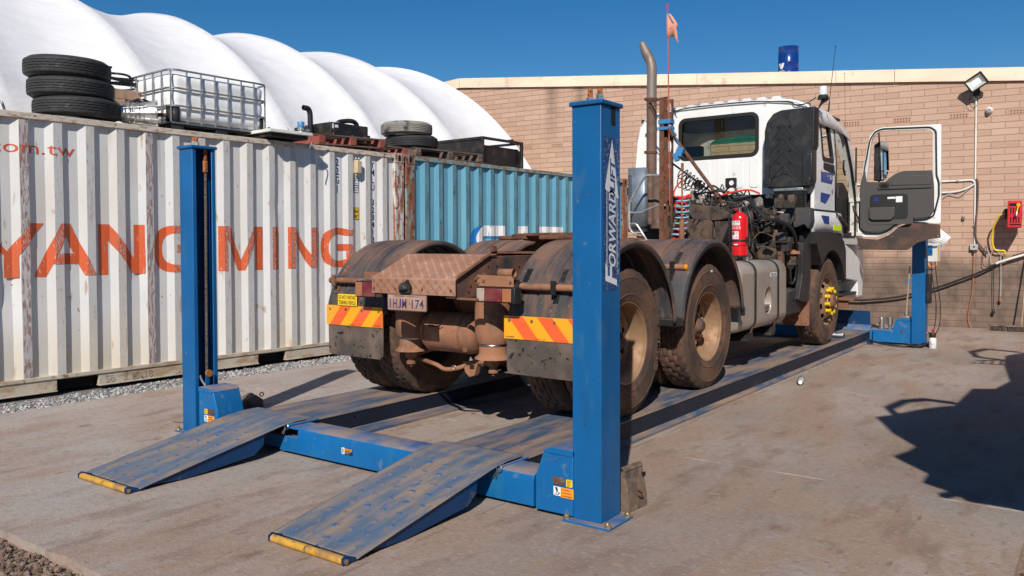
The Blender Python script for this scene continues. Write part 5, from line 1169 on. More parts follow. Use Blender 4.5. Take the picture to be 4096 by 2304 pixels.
b = MB(); b.lathe([(.042, 0), (.042, .028), (.052, .030), (.052, .052), (.046, .058), (0, .058)], (-2.93, 7.98, TZ1 - .005), 'z', 24); b.build('filler_cap', M_zinc, tank, bevel=.002)
b = MB(); b.box(TX1 + .0015, TX1 + .0030, 8.13, 8.31, 1.035, 1.075); lb_ = b.build('fuel_label', M_wlab, tank)
b = MB(); put_text(b, text2d('DIESEL FUEL', width=.15, height=.024, bold=.02), lambda p: (TX1 + .0045, 8.142 + p[0], 1.043 + p[1])); b.build('label_lettering', M_navy, lb_, recalc=False)

# battery box, splash panels
b = MB(); b.box(-3.1, -2.78, 8.74, 9.25, .60, .87); bb_ = b.build('battery_box', M_grybl, tr, bevel=.015)
b = MB()
for k in range(9): b.box(-2.782, -2.776, 8.78, 9.22, .62 + k * .026, .632 + k * .026)
b.build('box_louvres', M_black, bb_)
b = MB(); b.prism(rpoly([(9.36, .70), (9.02, .745), (9.16, 1.02), (9.17, 1.38), (9.46, 1.38), (9.47, 1.2), (9.44, .95)], .03), 'x', -2.80, -2.73); b.build('splash_panel', M_blackpl, tr, bevel=.012)
b = MB(); b.prism(rpoly([(-3.02, .44), (-2.72, .44), (-2.72, .72), (-3.02, .70)], .03), 'y', 9.36, 9.37); b.build('splash_flap', M_truckdirt, tr)

# ---------------- engine bay clutter
b = MB(); b.box(-4.22, -3.15, 8.75, 9.40, 1.05, 1.72); b.box(-4.05, -3.35, 8.55, 8.8, 1.28, 1.60); b.box(-3.15, -2.95, 9.0, 9.42, .9, 1.55); b.build('engine', M_dark, tr, bevel=.03)
b = MB(); b.prism(rpoly([(-3.735, 1.30), (-3.742, 1.585), (-3.67, 1.63), (-3.44, 1.615), (-3.405, 1.58), (-3.41, 1.30)], .006), 'y', 8.25, 8.30); b.prism([(-3.405, 1.30), (-3.405, 1.60), (-3.235, 1.60), (-3.36, 1.30)], 'y', 8.32, 8.50); b.prism([(-3.70, 1.63), (-3.42, 1.615), (-3.24, 1.65), (-3.42, 1.76), (-3.74, 1.80), (-3.78, 1.72)], 'y', 8.45, 8.55); b.build('engine_shield', M_shieldk, tr, bevel=.01)
rnd = random.Random(11)
for i in range(24):
    x = rnd.uniform(-3.95, -2.98); y = rnd.uniform(8.5, 8.75) if i % 2 else rnd.uniform(8.9, 9.2); z = rnd.uniform(1.70, 1.92)
    b = MB(); r = rnd.uniform(.018, .038); dx_ = rnd.uniform(-.08, .08)
    b.cyl((x, y, z), (x + dx_, y + .03, z + rnd.uniform(-.02, .02) + .001), r, n=12); b.cyl((x + dx_ * .5, y, z), (x + dx_ * .5, y, z - .07), r * .8, n=8); b.box(x - .03, x + .02, y, y + .04, z - .06, z - .02)
    b.build('air_valve', mat_valve if i % 3 else M_dark, tr, bevel=.003) if 'mat_valve' in globals() else b.build('air_valve', M_dark, tr, bevel=.003)
for i in range(26):
    z0 = rnd.uniform(1.15, 1.9); x0 = rnd.uniform(-3.15, -2.84); b = MB(); y0 = rnd.uniform(8.7, 9.2)
    b.box(x0, x0 + rnd.uniform(.04, .12), y0, y0 + rnd.uniform(.05, .14), z0 - rnd.uniform(.04, .12), z0); b.build('engine_fitting', M_dark if i % 2 else M_grybl, tr, bevel=.008)
def hose(pts, r, mt, nm='hose', par=None): b = MB(); b.tube(bez(pts), r, 8); return b.build(nm, mt, par or tr)
for i in range(46):
    x0, x1 = sorted((rnd.uniform(-4.0, -2.85), rnd.uniform(-4.0, -2.85))); x1 = min(x1, x0 + .55); z0, z1 = rnd.uniform(1.35, 1.95), rnd.uniform(1.35, 1.9); y = rnd.uniform(8.55, 8.95)
    hose([(x0, y, z0), (x0 + .3 * (x1 - x0), y - .05, z0 + rnd.uniform(-.05, .10)), (x0 + .65 * (x1 - x0), y - .03, z1 + rnd.uniform(-.05, .08)), (x1, y + .05, z1)], rnd.choice((.006, .008, .011)), rnd.choice((M_cable, M_cable, M_black, M_dark)))
hose([(-3.25, 8.5, 1.83), (-3.1, 8.45, 1.83), (-2.98, 8.4, 1.72), (-2.88, 8.4, 1.62), (-2.80, 8.5, 1.60), (-2.72, 8.7, 1.52), (-2.72, 8.9, 1.35), (-2.76, 9.0, 1.25)], .019, M_cable)
hose([(-2.86, 8.5, 1.62), (-2.78, 8.7, 1.58), (-2.74, 8.85, 1.45), (-2.76, 9.0, 1.22), (-2.78, 9.05, 1.0), (-2.80, 9.0, .92)], .012, M_cable)
hose([(-3.06, 8.2, 1.78), (-3.0, 8.1, 1.76), (-2.93, 8.05, 1.65), (-2.91, 8.05, 1.5), (-2.93, 8.1, 1.36), (-2.98, 8.2, 1.28)], .010, M_cable)
for (x, y, z, sx, sz) in ((-2.84, 8.75, 1.38, .16, .02), (-2.84, 8.75, 1.20, .05, .16), (-2.80, 9.0, 1.18, .10, .10), (-2.86, 8.95, 1.30, .09, .08), (-2.92, 8.6, 1.32, .10, .015)):
    b = MB(); b.obox((x, y, z), (sx, .08, sz)); b.cyl((x, y - .05, z + sz * .3), (x, y, z + sz * .3), .012, n=8); b.build('bracket', M_truckdirt if sx < .1 else M_dark, tr, bevel=.006)
b = MB(); b.lathe([(.0, -.0), (.022, -.0), (.034, -.03), (.055, -.07), (.058, -.08)], (-2.765, 8.98, 1.33), 'z', 18); b.cyl((-2.79, 8.98, 1.33), (-2.74, 8.98, 1.38), .028, n=12); b.build('brake_valve', M_suspdirt, tr)
b = MB(); b.lathe([(0, 0), (.10, .01), (.11, .05), (.11, .22), (.09, .27), (0, .28)], (-2.99, 8.75, 1.05), 'z', 24); b.build('filter_canister', M_dark, tr)
b = MB(); b.cyl((-3.66, 8.6, 2.03), (-3.64, 8.45, 2.00), .018, .058, n=24, cap=False); b.build('horn', M_black, tr, solid=.003)
b = MB(); b.ring(rrect(-3.48, -3.35, 1.98, 2.09, .01, 2), [(-3.41 + .028 * cos(2 * pi * k / 16), 2.035 + .028 * sin(2 * pi * k / 16)) for k in range(16)], lambda p, d: (p[0], 8.8 + d, p[1]), .006, 24); b.build('bracket', M_black, tr)

# ---------------- cab
YC = 9.5
outer = [(-4.935, 1.965), (-4.955, 2.33), (-4.92, 2.70), (-4.875, 2.85), (-4.80, 2.935), (-4.68, 2.985), (-4.40, 3.015), (-3.82, 3.022), (-3.24, 3.005), (-2.96, 2.965), (-2.82, 2.915), (-2.745, 2.84), (-2.715, 2.70), (-2.71, 2.33), (-2.745, 1.925)]
win = rrect(-4.335, -3.375, 2.41, 2.88, .075, 6)
b = MB(); b.ring(outer, win, lambda p, d: (p[0], YC + d, p[1]), .05, 90)
cab = b.build('cab', M_white, tr, ang=30)
b = MB(); b.ring(rrect(-4.362, -3.348, 2.383, 2.907, .095, 6), rrect(-4.318, -3.392, 2.427, 2.863, .06, 6), lambda p, d: (p[0], YC - .008 + d, p[1]), .02, 80); b.build('window_seal', M_seal, cab, bevel=.004)
b = MB(); vs = [b.v((p[0], YC + .01, p[1])) for p in rrect(-4.33, -3.38, 2.415, 2.875, .07, 6)]; b._f(vs); b.build('rear_window', M_glass, cab, recalc=False)
# pressed ribs under the window
for xa, xb in ((-4.30, -4.17), (-4.075, -3.95), (-3.86, -3.74), (-3.66, -3.54), (-3.46, -3.345)):
    b = MB(); b.prism(rrect(xa, xb, 2.02, 2.375, .035, 4), 'y', YC - .008, YC + .001); b.build('pressed_panel', M_white, cab, bevel=.007)
# roof
secr = [(-4.925, 2.70), (-4.875, 2.86), (-4.80, 2.945), (-4.68, 2.997), (-4.40, 3.028)]
nb = 8; xl, xr = -4.52, -3.10
for k in range(nb):
    x0 = xl + (xr - xl) * k / nb; wd = (xr - xl) / nb; zz = lambda x: 3.030 - .03 * ((x - XC) / .9) ** 2
    secr += [(x0 + wd * .12, zz(x0) + .0), (x0 + wd * .28, zz(x0) + .036), (x0 + wd * .72, zz(x0) + .036), (x0 + wd * .88, zz(x0) + .0)]
secr += [(-3.0, 2.995), (-2.90, 2.962), (-2.80, 2.915), (-2.738, 2.84), (-2.712, 2.72)]
secr = [p for i, p in enumerate(secr) if i == 0 or p[0] > secr[i - 1][0] + 1e-4]
b = MB(); V = []
for y, dz, kx, kr in ((YC - .012, -.005, 1, 0), (YC + .06, 0.02, 1, 0), (YC + .12, .022, 1, 1), (10.2, .03, 1, 1), (10.5, .01, 1, 1), (10.75, -.03, .995, 0), (10.95, -.09, .99, 0), (11.15, -.17, .98, 0)):
    row = []
    for x, z in secr:
        base = 3.030 - .03 * ((x - XC) / .9) ** 2
        zr = z if kr or abs(x - XC) > .78 else min(z, base)
        row.append(b.v((XC + (x - XC) * kx, y, zr + dz * (1 if z > 2.8 else .3))))
    V.append(row)
for i in range(len(V) - 1):
    for k in range(len(secr) - 1): b._f([V[i][k], V[i + 1][k], V[i + 1][k + 1], V[i][k + 1]])
b.build('roof', M_white, cab, ang=25, recalc=False, solid=.01)
b = MB(); b.tube([(x, YC - .014, z) for x, z in ((-4.80, 2.93), (-4.68, 2.983), (-4.40, 3.013), (-3.82, 3.020), (-3.24, 3.003), (-2.96, 2.962), (-2.82, 2.912))], .007, 6); b.build('roof_gutter', M_white, cab)
b = MB(); b.tube(bez([(-4.75, YC - .02, 2.94), (-4.3, YC - .022, 3.022), (-3.9, YC - .022, 3.030), (-3.4, YC - .022, 3.022), (-3.0, YC - .02, 2.975), (-2.92, YC - .03, 2.935), (-2.80, YC - .02, 2.94), (-2.70, YC - .0, 3.0)]), .0055, 6); b.build('beacon_cable', M_cable, cab)
# interior lining (dark), floor, dash
b = MB(); b.box(-4.90, -2.78, YC + .055, YC + .075, 1.5, 2.405); b.box(-4.90, -2.78, YC + .055, YC + .075, 2.885, 2.95); b.box(-4.90, -4.335, YC + .055, YC + .075, 2.4, 2.89); b.box(-3.375, -2.79, YC + .055, YC + .075, 2.4, 2.89)
b.box(-4.88, -2.80, 9.55, 10.9, 2.90, 2.93); b.box(-4.94, -2.76, YC, 11.6, 1.42, 1.50); b.box(-4.90, -4.87, 9.6, 10.4, 1.5, 2.9); b.build('cab_lining', M_trimdk, cab)
b = MB(); b.prism([(11.2, 1.5), (11.05, 1.95), (11.12, 2.12), (11.35, 2.16), (11.6, 2.05), (11.6, 1.5)], 'x', -4.88, -2.86); b.build('dashboard', M_trimdk, cab, bevel=.03)
b = MB(); b.box(-3.1, -2.86, 11.0, 11.10, 1.93, 2.14); b.build('dashboard_panel', mat('wood_grain_plastic', (.10, .035, .02), .3, layers=[dict(col=(.03, .012, .01), scale=9, st=(1, 1, 5), lo=.45, hi=.6)]), cab, bevel=.02)
b = MB(); 
for i in range(28): pass
b.tube([(-3.25 + .21 * cos(t), 10.92 - .09 * sin(t), 2.12 + .19 * sin(t)) for t in [2 * pi * k / 32 for k in range(32)]], .013, 8, closed=True); b.bar((-3.44, 10.93, 2.12), (-3.06, 10.93, 2.12), .02, .03); b.build('steering_wheel', M_trimdk, cab)
for xx in (-3.3, -4.4):
    b = MB(); b.prism(rpoly([(10.05, 1.55), (10.62, 1.6), (10.62, 1.80), (10.25, 1.82), (10.12, 2.45), (10.0, 2.47), (9.96, 1.7)], .05), 'x', xx - .24, xx + .24); s_ = b.build('seat', M_trim, cab, bevel=.03)
    b = MB(); b.box(xx - .14, xx + .14, 10.0, 10.08, 2.48, 2.62); b.build('headrest', M_trim, s_, bevel=.03)
# front wall with windscreen
f3 = lambda p, d: (p[0], 11.32 + (2.90 - p[1]) * .50 + d, p[1])
b = MB(); b.ring([(-4.90, 1.50), (-4.90, 2.6), (-4.78, 2.90), (-4.5, 2.965), (-3.87, 2.985), (-3.24, 2.965), (-2.96, 2.90), (-2.80, 2.6), (-2.78, 1.50)], rpoly([(-4.82, 2.06), (-4.74, 2.80), (-4.6, 2.875), (-3.87, 2.893), (-3.14, 2.875), (-3.0, 2.80), (-2.88, 2.06)], .05), f3, .04, 90)
b.build('front_panel', M_whitein, cab)
b = MB(); b._f([b.v(f3(p, .02)) for p in ((-4.82, 2.06), (-2.88, 2.06), (-2.98, 2.79), (-4.76, 2.79))]); b.build('windscreen', M_glass, cab, recalc=False)
b = MB(); b._f([b.v(f3(p, .021)) for p in ((-4.76, 2.791), (-2.98, 2.791), (-3.14, 2.89), (-4.60, 2.89))]); b.build('windscreen_band', M_glassband, cab, recalc=False)
b = MB(); b.prism([(11.95, .62), (12.02, 1.0), (11.98, 1.5), (11.78, 1.98), (11.6, 1.98), (11.6, .62)], 'x', -4.92, -2.76); b.build('front_grille', M_white, cab, bevel=.03)
# right side: rear quarter with small window
XS = -2.715
qw = rpoly([(9.84, 2.34), (9.80, 2.80), (9.97, 2.82), (10.15, 2.79), (10.27, 2.34)], .05)
sd = lambda p, d: (XS - d - .03 * max(0, (p[1] - 2.35)) / .5, p[0], p[1])
b = MB(); b.ring([(9.505, 2.20), (9.505, 2.86), (10.0, 2.90), (10.33, 2.88), (10.37, 2.6), (10.38, 2.20)], qw, sd, .03, 70); b.prism([(9.505, 1.75), (9.505, 2.20), (10.38, 2.20), (10.42, 1.75)], 'x', XS - .04, XS)
b.build('side_panel', M_white, cab, ang=30, bevel=.003)
b = MB(); b.ring(rpoly([(9.815, 2.315), (9.775, 2.825), (9.97, 2.845), (10.175, 2.815), (10.30, 2.315)], .06), rpoly([(9.865, 2.365), (9.825, 2.775), (9.975, 2.795), (10.12, 2.77), (10.24, 2.365)], .05), lambda p, d: (sd(p, d)[0] + .006, p[0], p[1]), .014, 50); b.build('window_seal', M_seal, cab)
b = MB(); b._f([b.v((sd(p, .012)[0], p[0], p[1])) for p in qw]); b.build('quarter_window', M_glass, cab, recalc=False)
b = MB(); b.prism(rpoly([(9.86, 2.225), (9.86, 2.30), (10.30, 2.30), (10.33, 2.19)], .02), 'x', XS - .005, XS + .006)
for k in range(4): b.prism([(9.88, 2.232 + k * .018), (10.30, 2.222 + k * .018), (10.30, 2.230 + k * .018), (9.88, 2.240 + k * .018)], 'x', XS + .006, XS + .012)
b.build('side_vent', M_blackpl, cab)
# lower side bodywork
b = MB(); V = []
for z, dx_ in ((1.735, -.012), (1.62, 0.0), (1.49, .004)): V.append([b.v((XS + dx_ - .02 * (1 - min(1, (y - 9.45) / .06)), y, z + zz_)) for y, zz_ in ((9.45, 0), (9.52, 0), (9.9, 0), (10.4, 0), (10.62, -.01), (10.69, -.05))])
for i in range(2):
    for k in range(5): b._f([V[i][k], V[i][k + 1], V[i + 1][k + 1], V[i + 1][k]])
b.build('side_skirt', M_white, cab, solid=.02, recalc=False)
b = MB(); b.box(XS - .03, XS + .004, 9.46, 10.45, 1.738, 1.752); b.build('seam_trim', M_seal, cab)
b = MB()
for q in ([(9.76, 2.07), (9.76, 2.19), (10.31, 2.20), (10.22, 2.065)], [(9.74, 1.845), (9.76, 1.95), (10.17, 1.94), (9.95, 1.82)]): b.prism(q, 'x', XS + .0005, XS + .002)
for q in ([(9.76, 1.685), (10.06, 1.68), (10.06, 1.586), (9.86, 1.596)],): b.prism(q, 'x', XS + .010, XS + .0155)
b.build('blue_sticker', M_stkblue, cab)
b = MB(); b.box(XS + .008, XS + .0155, 10.26, 10.60, 1.515, 1.58); b.build('lime_reflector', M_lime, cab)
b = MB(); put_text(b, text2d('510', width=.16, height=.055, bold=.03), lambda p: (XS + .0030, 10.13 + p[0], 2.115 + p[1])); put_text(b, text2d('GIGA', width=.10, height=.02), lambda p: (XS + .0030, 10.0 + p[0], 2.145 + p[1])); b.build('model_lettering', M_wlab, cab, recalc=False)
b = MB(); b.lathe([(.030, 0), (.036, 0)], (XS + .001, 10.24, 1.975), 'x', 24); b.cyl((XS, 10.24, 1.975), (XS + .0015, 10.24, 1.975), .018, n=16); b.build('round_emblem', M_stkblue, cab)
b = MB(); ang = [radians(t) for t in range(22, 141, 7)]
b.prism([(9.44, 1.36), (9.44, 1.492), (10.2, 1.478), (10.45, 1.45), (10.60, 1.38), (10.69, 1.27), (10.70, .92), (10.63, .905)] + [(10.08 + .60 * cos(t), .68 + .60 * sin(t)) for t in ang], 'x', -2.86, -2.665); b.build('wheel_arch', M_blackpl, tr, bevel=.022)
b = MB(); b.lathe([(.63, -.22), (.63, 0)], (-2.85, 10.08, .68), 'x', 24, a0=0, a1=pi); b.box(-3.4, -3.0, 9.5, 10.7, 1.2, 1.45); b.build('arch_liner', M_void, tr)
# door frame / pillar
b = MB(); b.ring([(10.36, 1.36), (10.33, 2.86), (10.85, 2.835), (11.05, 2.77), (11.22, 2.5), (11.42, 2.12), (11.52, 1.96), (11.53, 1.34)], rpoly([(10.43, 1.44), (10.385, 2.79), (10.80, 2.765), (10.96, 2.68), (11.12, 2.40), (11.30, 2.08), (11.36, 1.93), (11.36, 1.44)], .06), lambda p, d: (XS - d - .03 * max(0, (p[1] - 2.35)) / .5, p[0], p[1]), .07, 90); b.build('door_frame', M_whitein, cab, ang=30)
b = MB(); b.ring(rpoly([(10.42, 1.43), (10.375, 2.80), (10.81, 2.775), (10.97, 2.69), (11.13, 2.405), (11.31, 2.085), (11.37, 1.93), (11.37, 1.43)], .06), rpoly([(10.445, 1.455), (10.40, 2.775), (10.79, 2.75), (10.95, 2.665), (11.105, 2.39), (11.285, 2.07), (11.345, 1.92), (11.345, 1.455)], .06), lambda p, d: (XS + .006 - d - .03 * max(0, (p[1] - 2.35)) / .5, p[0], p[1]), .02, 90); b.build('door_seal', M_seal, cab)
b = MB(); b.tube(bez([(-2.80, 11.10, 2.42), (-2.79, 11.04, 2.40), (-2.79, 11.05, 2.30), (-2.80, 11.16, 2.24)]), .012, 8); b.build('grab_handle', M_seal, cab)
b = MB(); b.tube(bez([(-2.74, 10.43, 1.72), (-2.70, 10.55, 1.66), (-2.68, 10.72, 1.58), (-2.70, 10.85, 1.50)]), .028, 10); b.build('air_duct', M_dark, cab)
# cab corner step
b = MB(); b.prism(rpoly([(10.70, .92), (10.70, 1.36), (10.90, 1.32), (11.12, 1.27), (11.42, 1.17), (11.50, 1.12), (11.49, .70), (11.40, .66), (11.38, .86)], .03), 'x', -2.90, -2.69); st_ = b.build('step_panel', M_white, tr, bevel=.015)
for zz in (.90, .73):
    b = MB(); b.box(-2.95, -2.70, 10.62, 11.38, zz - .03, zz); b.build('step', M_blackpl, st_, bevel=.008)
b = MB(); b.box(-2.82, -2.55, 10.58, 10.80, .655, .69); b.box(-2.75, -2.62, 10.62, 10.66, .56, .655); b.build('side_step_bracket', M_truckdirt, st_, bevel=.004)

# open door
YD = 11.4
door_out = rpoly([(-2.70, 1.47), (-2.704, 1.93), (-2.63, 2.365), (-2.564, 2.739), (-2.50, 2.82), (-2.402, 2.848), (-1.728, 2.832), (-1.722, 1.60), (-1.80, 1.60), (-1.90, 1.62), (-2.10, 1.63), (-2.22, 1.58), (-2.33, 1.49), (-2.46, 1.44), (-2.62, 1.44)], .02)
wh = rpoly([(-2.600, 2.10), (-2.537, 2.693), (-2.483, 2.783), (-2.402, 2.805), (-1.867, 2.780), (-1.820, 2.740), (-1.816, 2.12)], .035)
b = MB(); b.ring(door_out, wh, lambda p, d: (p[0], YD + d, p[1]), .055, 110); door = b.build('door', M_white, tr, ang=30, bevel=.004)
b = MB(); b.ring(rpoly([(-2.62, 2.10), (-2.556, 2.70), (-2.495, 2.80), (-2.402, 2.822), (-1.86, 2.797), (-1.800, 2.75), (-1.796, 2.10)], .04), wh, lambda p, d: (p[0], YD - .008 + d, p[1]), .012, 90); b.build('window_seal', M_whitein, door)
b = MB(); b.tube([(p[0], YD - .012, p[1]) for p in rpoly([(-2.672, 1.56), (-2.672, 1.95), (-2.61, 2.36), (-2.552, 2.70), (-2.49, 2.80), (-2.402, 2.828), (-1.845, 2.803), (-1.782, 2.75), (-1.772, 2.20), (-1.745, 2.12), (-1.742, 1.95), (-1.775, 1.80), (-1.80, 1.70), (-1.88, 1.655), (-2.08, 1.645), (-2.21, 1.61), (-2.33, 1.515), (-2.43, 1.480), (-2.61, 1.487)], .03)], .010, 6, closed=True); b.build('door_seal', M_seal, door)
b = MB(); b.prism(rpoly([(-2.66, 1.56), (-2.665, 2.12), (-2.612, 2.33), (-2.588, 2.155), (-2.45, 2.145), (-2.357, 2.148), (-2.30, 2.20), (-2.24, 2.243), (-2.146, 2.273), (-1.82, 2.263), (-1.798, 2.066), (-1.795, 1.759), (-1.845, 1.685), (-2.076, 1.668), (-2.207, 1.632), (-2.325, 1.535), (-2.433, 1.507), (-2.611, 1.515)], .02), 'y', YD - .035, YD - .002); trim = b.build('inner_trim', M_trim, door, bevel=.012)
b = MB(); b.prism(rpoly([(-2.30, 2.09), (-2.27, 2.17), (-2.18, 2.215), (-1.87, 2.215), (-1.82, 2.16), (-1.82, 2.08)], .02), 'y', YD - .055, YD - .033); b.build('armrest', M_trim, trim, bevel=.012)
b = MB(); b.prism(rrect(-2.45, -1.82, 2.045, 2.09, .015, 3), 'y', YD - .05, YD - .033); b.build('trim_ledge', M_trim, trim, bevel=.01)
b = MB(); b.prism(rrect(-2.425, -2.31, 2.062, 2.132, .012, 3), 'y', YD - .056, YD - .034); h_ = b.build('inner_handle', M_trimdk, trim, bevel=.006)
b = MB(); b.box(-2.40, -2.335, YD - .060, YD - .056, 2.08, 2.11); b.build('handle_recess', M_void, h_)
b = MB(); b.ring(rrect(-2.58, -2.03, 1.60, 2.03, .05, 4), rrect(-2.545, -2.09, 1.66, 1.985, .05, 4), lambda p, d: (p[0], YD - .040 + d, p[1]), .006, 60); b.build('trim_bead', M_trim, trim)
b = MB(); b.prism(rrect(-2.545, -2.09, 1.66, 1.985, .05, 4), 'y', YD - .037, YD - .034); b.build('trim_recess', M_trimdk, trim)
b = MB(); b.prism(rpoly([(-2.545, 1.68), (-2.545, 1.82), (-2.235, 1.82), (-2.24, 1.70), (-2.28, 1.655), (-2.50, 1.655)], .02), 'y', YD - .075, YD - .037); b.build('door_pocket', M_trim, trim, bevel=.01)
b = MB(); b.box(-2.33, -2.235, YD - .0395, YD - .037, 1.925, 1.95); b.box(-2.23, -2.155, YD - .0395, YD - .037, 1.88, 1.955); b.build('info_label', M_wlab, trim)
b = MB(); b.box(-2.49, -2.44, YD - .0395, YD - .037, 1.90, 1.95); b.build('info_label', M_stkblue, trim, label='small blue label')
b = MB(); b.prism(rpoly([(-2.697, 1.275), (-2.694, 1.43), (-2.46, 1.40), (-2.31, 1.47), (-2.20, 1.57), (-2.08, 1.615), (-1.73, 1.592), (-1.724, 1.425), (-1.86, 1.405), (-1.99, 1.357), (-2.10, 1.270)], .01), 'y', YD + .01, YD + .02); fl_ = b.build('door_flap', mat('door_flap_rubber', (.045, .035, .03), .7, layers=[dict(col=(.14, .07, .045), scale=4, lo=.4, hi=.65, fac=.9)]), door, bevel=.003)
for (xx, zz) in ((-2.68, 1.30), (-2.36, 1.30), (-2.23, 1.295), (-2.28, 1.44), (-1.98, 1.385), (-1.75, 1.445)):
    b = MB(); b.cyl((xx, YD + .010, zz), (xx, YD + .002, zz), .012, n=10); b.build('flap_screw', M_truckdirt, fl_)
for zz in (1.48, 1.93):
    b = MB(); b.box(-2.76, -2.64, YD - .03, YD + .01, zz - .025, zz + .025); b.box(-2.80, -2.74, YD - .05, YD + .02, zz - .035, zz + .035); b.build('hinge', M_whitein, door, bevel=.005)
hose([(-2.75, 11.36, 1.85), (-2.72, 11.34, 1.78), (-2.68, 11.36, 1.68), (-2.66, 11.38, 1.62)], .010, M_cable, 'door_cable', door)
# mirror beyond the window
b = MB(); b.prism(rpoly([(-2.555, 2.22), (-2.553, 2.655), (-2.50, 2.69), (-2.45, 2.70), (-2.44, 2.67), (-2.44, 2.30), (-2.44, 2.22), (-2.45, 2.18), (-2.555, 2.18)], .02), 'y', 11.62, 11.74); mr_ = b.build('mirror', M_blackpl, door, bevel=.02)
b = MB(); b.prism([(-2.475, 2.31), (-2.470, 2.690), (-2.375, 2.668), (-2.362, 2.31)], 'y', 11.600, 11.63); b.build('mirror_glass', M_mirror, mr_)
b = MB(); b.prism([(-2.47, 2.19), (-2.47, 2.295), (-2.370, 2.295), (-2.40, 2.19)], 'y', 11.602, 11.63); b.build('mirror_glass', M_mirror, mr_)
b = MB(); b.cyl((-2.495, 11.66, 2.66), (-2.495, 11.60, 2.86), .010, n=8); b.tube(bez([(-2.495, 11.66, 2.18), (-2.50, 11.6, 2.1), (-2.52, 11.48, 2.05)]), .012, 8); b.build('mirror_arm', M_seal, mr_)
b = MB(); b.cyl((-2.70, 11.30, 2.15), (-2.70, 11.30, 2.60), .011, n=8); b.build('grab_rail', M_seal, cab)

# air intake on cab back
b = MB(); sn = rpoly([(-3.215, 2.08), (-3.215, 2.64), (-3.19, 2.74), (-3.13, 2.83), (-3.03, 2.862), (-2.652, 2.872), (-2.656, 2.42), (-2.76, 2.40), (-2.672, 2.36), (-2.672, 2.06), (-2.70, 1.99), (-3.18, 1.99)], .025)
sn = rpoly([(-3.220, 2.06), (-3.216, 2.64), (-3.19, 2.74), (-3.12, 2.83), (-3.03, 2.862), (-2.655, 2.872), (-2.660, 2.425), (-2.675, 2.40), (-2.675, 2.06), (-2.70, 1.99), (-3.18, 1.99)], .02)
b.prism(sn, 'y', 9.30, 9.46); ai = b.build('air_intake', M_blackpl, tr, bevel=.02, seg=3)
def rid(pts, w_=.0075, d=.008):
    b = MB()
    for a, c in zip(pts[:-1], pts[1:]): b.bar((a[0], 9.296, a[1]), (c[0], 9.296, c[1]), w_, w_, (0, 1, 0))
    return b.build('moulded_ridge', M_blackpl, ai, bevel=.004)
for k in range(4):
    zz = 2.70 - k * .155; rid([(-3.16 + (.0 if k else .03), zz - .18), (-3.00, zz), (-2.86, zz - .17)])
rid([(-2.98, 2.80), (-2.86, 2.66)]); rid([(-3.15, 2.13), (-3.15, 2.68), (-3.10, 2.78)]); rid([(-3.17, 2.08), (-3.0, 2.15), (-2.87, 2.12)])
for k in range(4):
    for xx in (-3.055, -2.925):
        zz = 2.67 - k * .135; b = MB(); b.cyl((xx, 9.302, zz), (xx, 9.2975, zz), .017, n=14); b.build('dimple', M_void, ai)
for k in range(30):
    pass
b = MB()
for k in range(30): zz = 2.44 + k * .0143; b.box(-2.662, -2.650, 9.30, 9.45, zz, zz + .007)
b.build('intake_grille', M_blackpl, ai)
b = MB(); b.box(-2.79, -2.675, 9.285, 9.31, 2.05, 2.36); b.build('side_bulge', M_blackpl, ai, bevel=.018)
for xx in (-3.175, -2.735): b = MB(); b.box(xx - .05, xx + .04, 9.275, 9.30, 2.0, 2.09); b.cyl((xx, 9.275, 2.04), (xx, 9.262, 2.04), .013, n=6); b.build('mount_lug', M_blackpl, ai, bevel=.01)
b = MB(); bel = []
for k in range(13): z = 1.95 - k * .0145; bel += [(0.0, z), (.008, z - .004), (.008, z - .010), (0, z - .0145)]
V = []
for d, z in bel: V.append([b.v((p[0], p[1], z)) for p in rrect(-3.10 - d, -2.78 + d, 9.30 - d, 9.44 + d, .03, 3)])
for i in range(len(V) - 1):
    for k in range(len(V[0])): l = (k + 1) % len(V[0]); b._f([V[i][k], V[i][l], V[i + 1][l], V[i + 1][k]])
b.build('intake_bellows', M_blackpl, tr, ang=20)
b = MB(); b.box(-3.105, -2.775, 9.285, 9.45, 1.950, 1.985); b.build('hose_clamp', M_steel, tr, bevel=.006)
b = MB(); b.prism(rpoly([(-3.10, 1.765), (-3.10, 1.60), (-3.05, 1.56), (-2.85, 1.54), (-2.76, 1.58), (-2.72, 1.52), (-2.69, 1.60), (-2.70, 1.76)], .02), 'y', 9.29, 9.45); b.build('air_cleaner', M_grybl, tr, bevel=.02)

# exhaust, rack, rails
b = MB(); px = [(-4.530, 9.10, 2.95), (-4.530, 9.10, 3.10), (-4.528, 9.10, 3.30), (-4.526, 9.10, 3.42), (-4.530, 9.10, 3.50), (-4.552, 9.10, 3.585), (-4.592, 9.10, 3.66), (-4.630, 9.10, 3.74), (-4.660, 9.10, 3.815)]
b.tube(bez(px, 4), [.0585] * 25 + [.0585 - .030 * k / 8 for k in range(8)], 24, cap=False); ex = b.build('exhaust_stack', M_exhtop, tr, solid=.003)
b = MB(); b.cyl((-4.535, 9.10, 1.6), (-4.530, 9.10, 3.09), .061, n=24); b.cyl((-4.52, 9.08, 1.6), (-4.516, 9.08, 3.05), .008, n=6); b.build('exhaust_pipe', M_exh, ex)
for zz in (3.11, 2.47):
    b = MB(); b.lathe([(.062, -.016), (.068, -.014), (.068, .014), (.062, .016)], (-4.53, 9.10, zz), 'z', 24); b.box(-4.60, -4.575, 9.04, 9.06, zz - .015, zz + .02); b.build('clamp', M_rust, ex)
b = MB(); b.cyl((-4.46, 9.12, 1.55), (-4.46, 9.12, 2.18), .085, n=24); b.build('muffler', M_exh, ex)
b = MB(); V = []
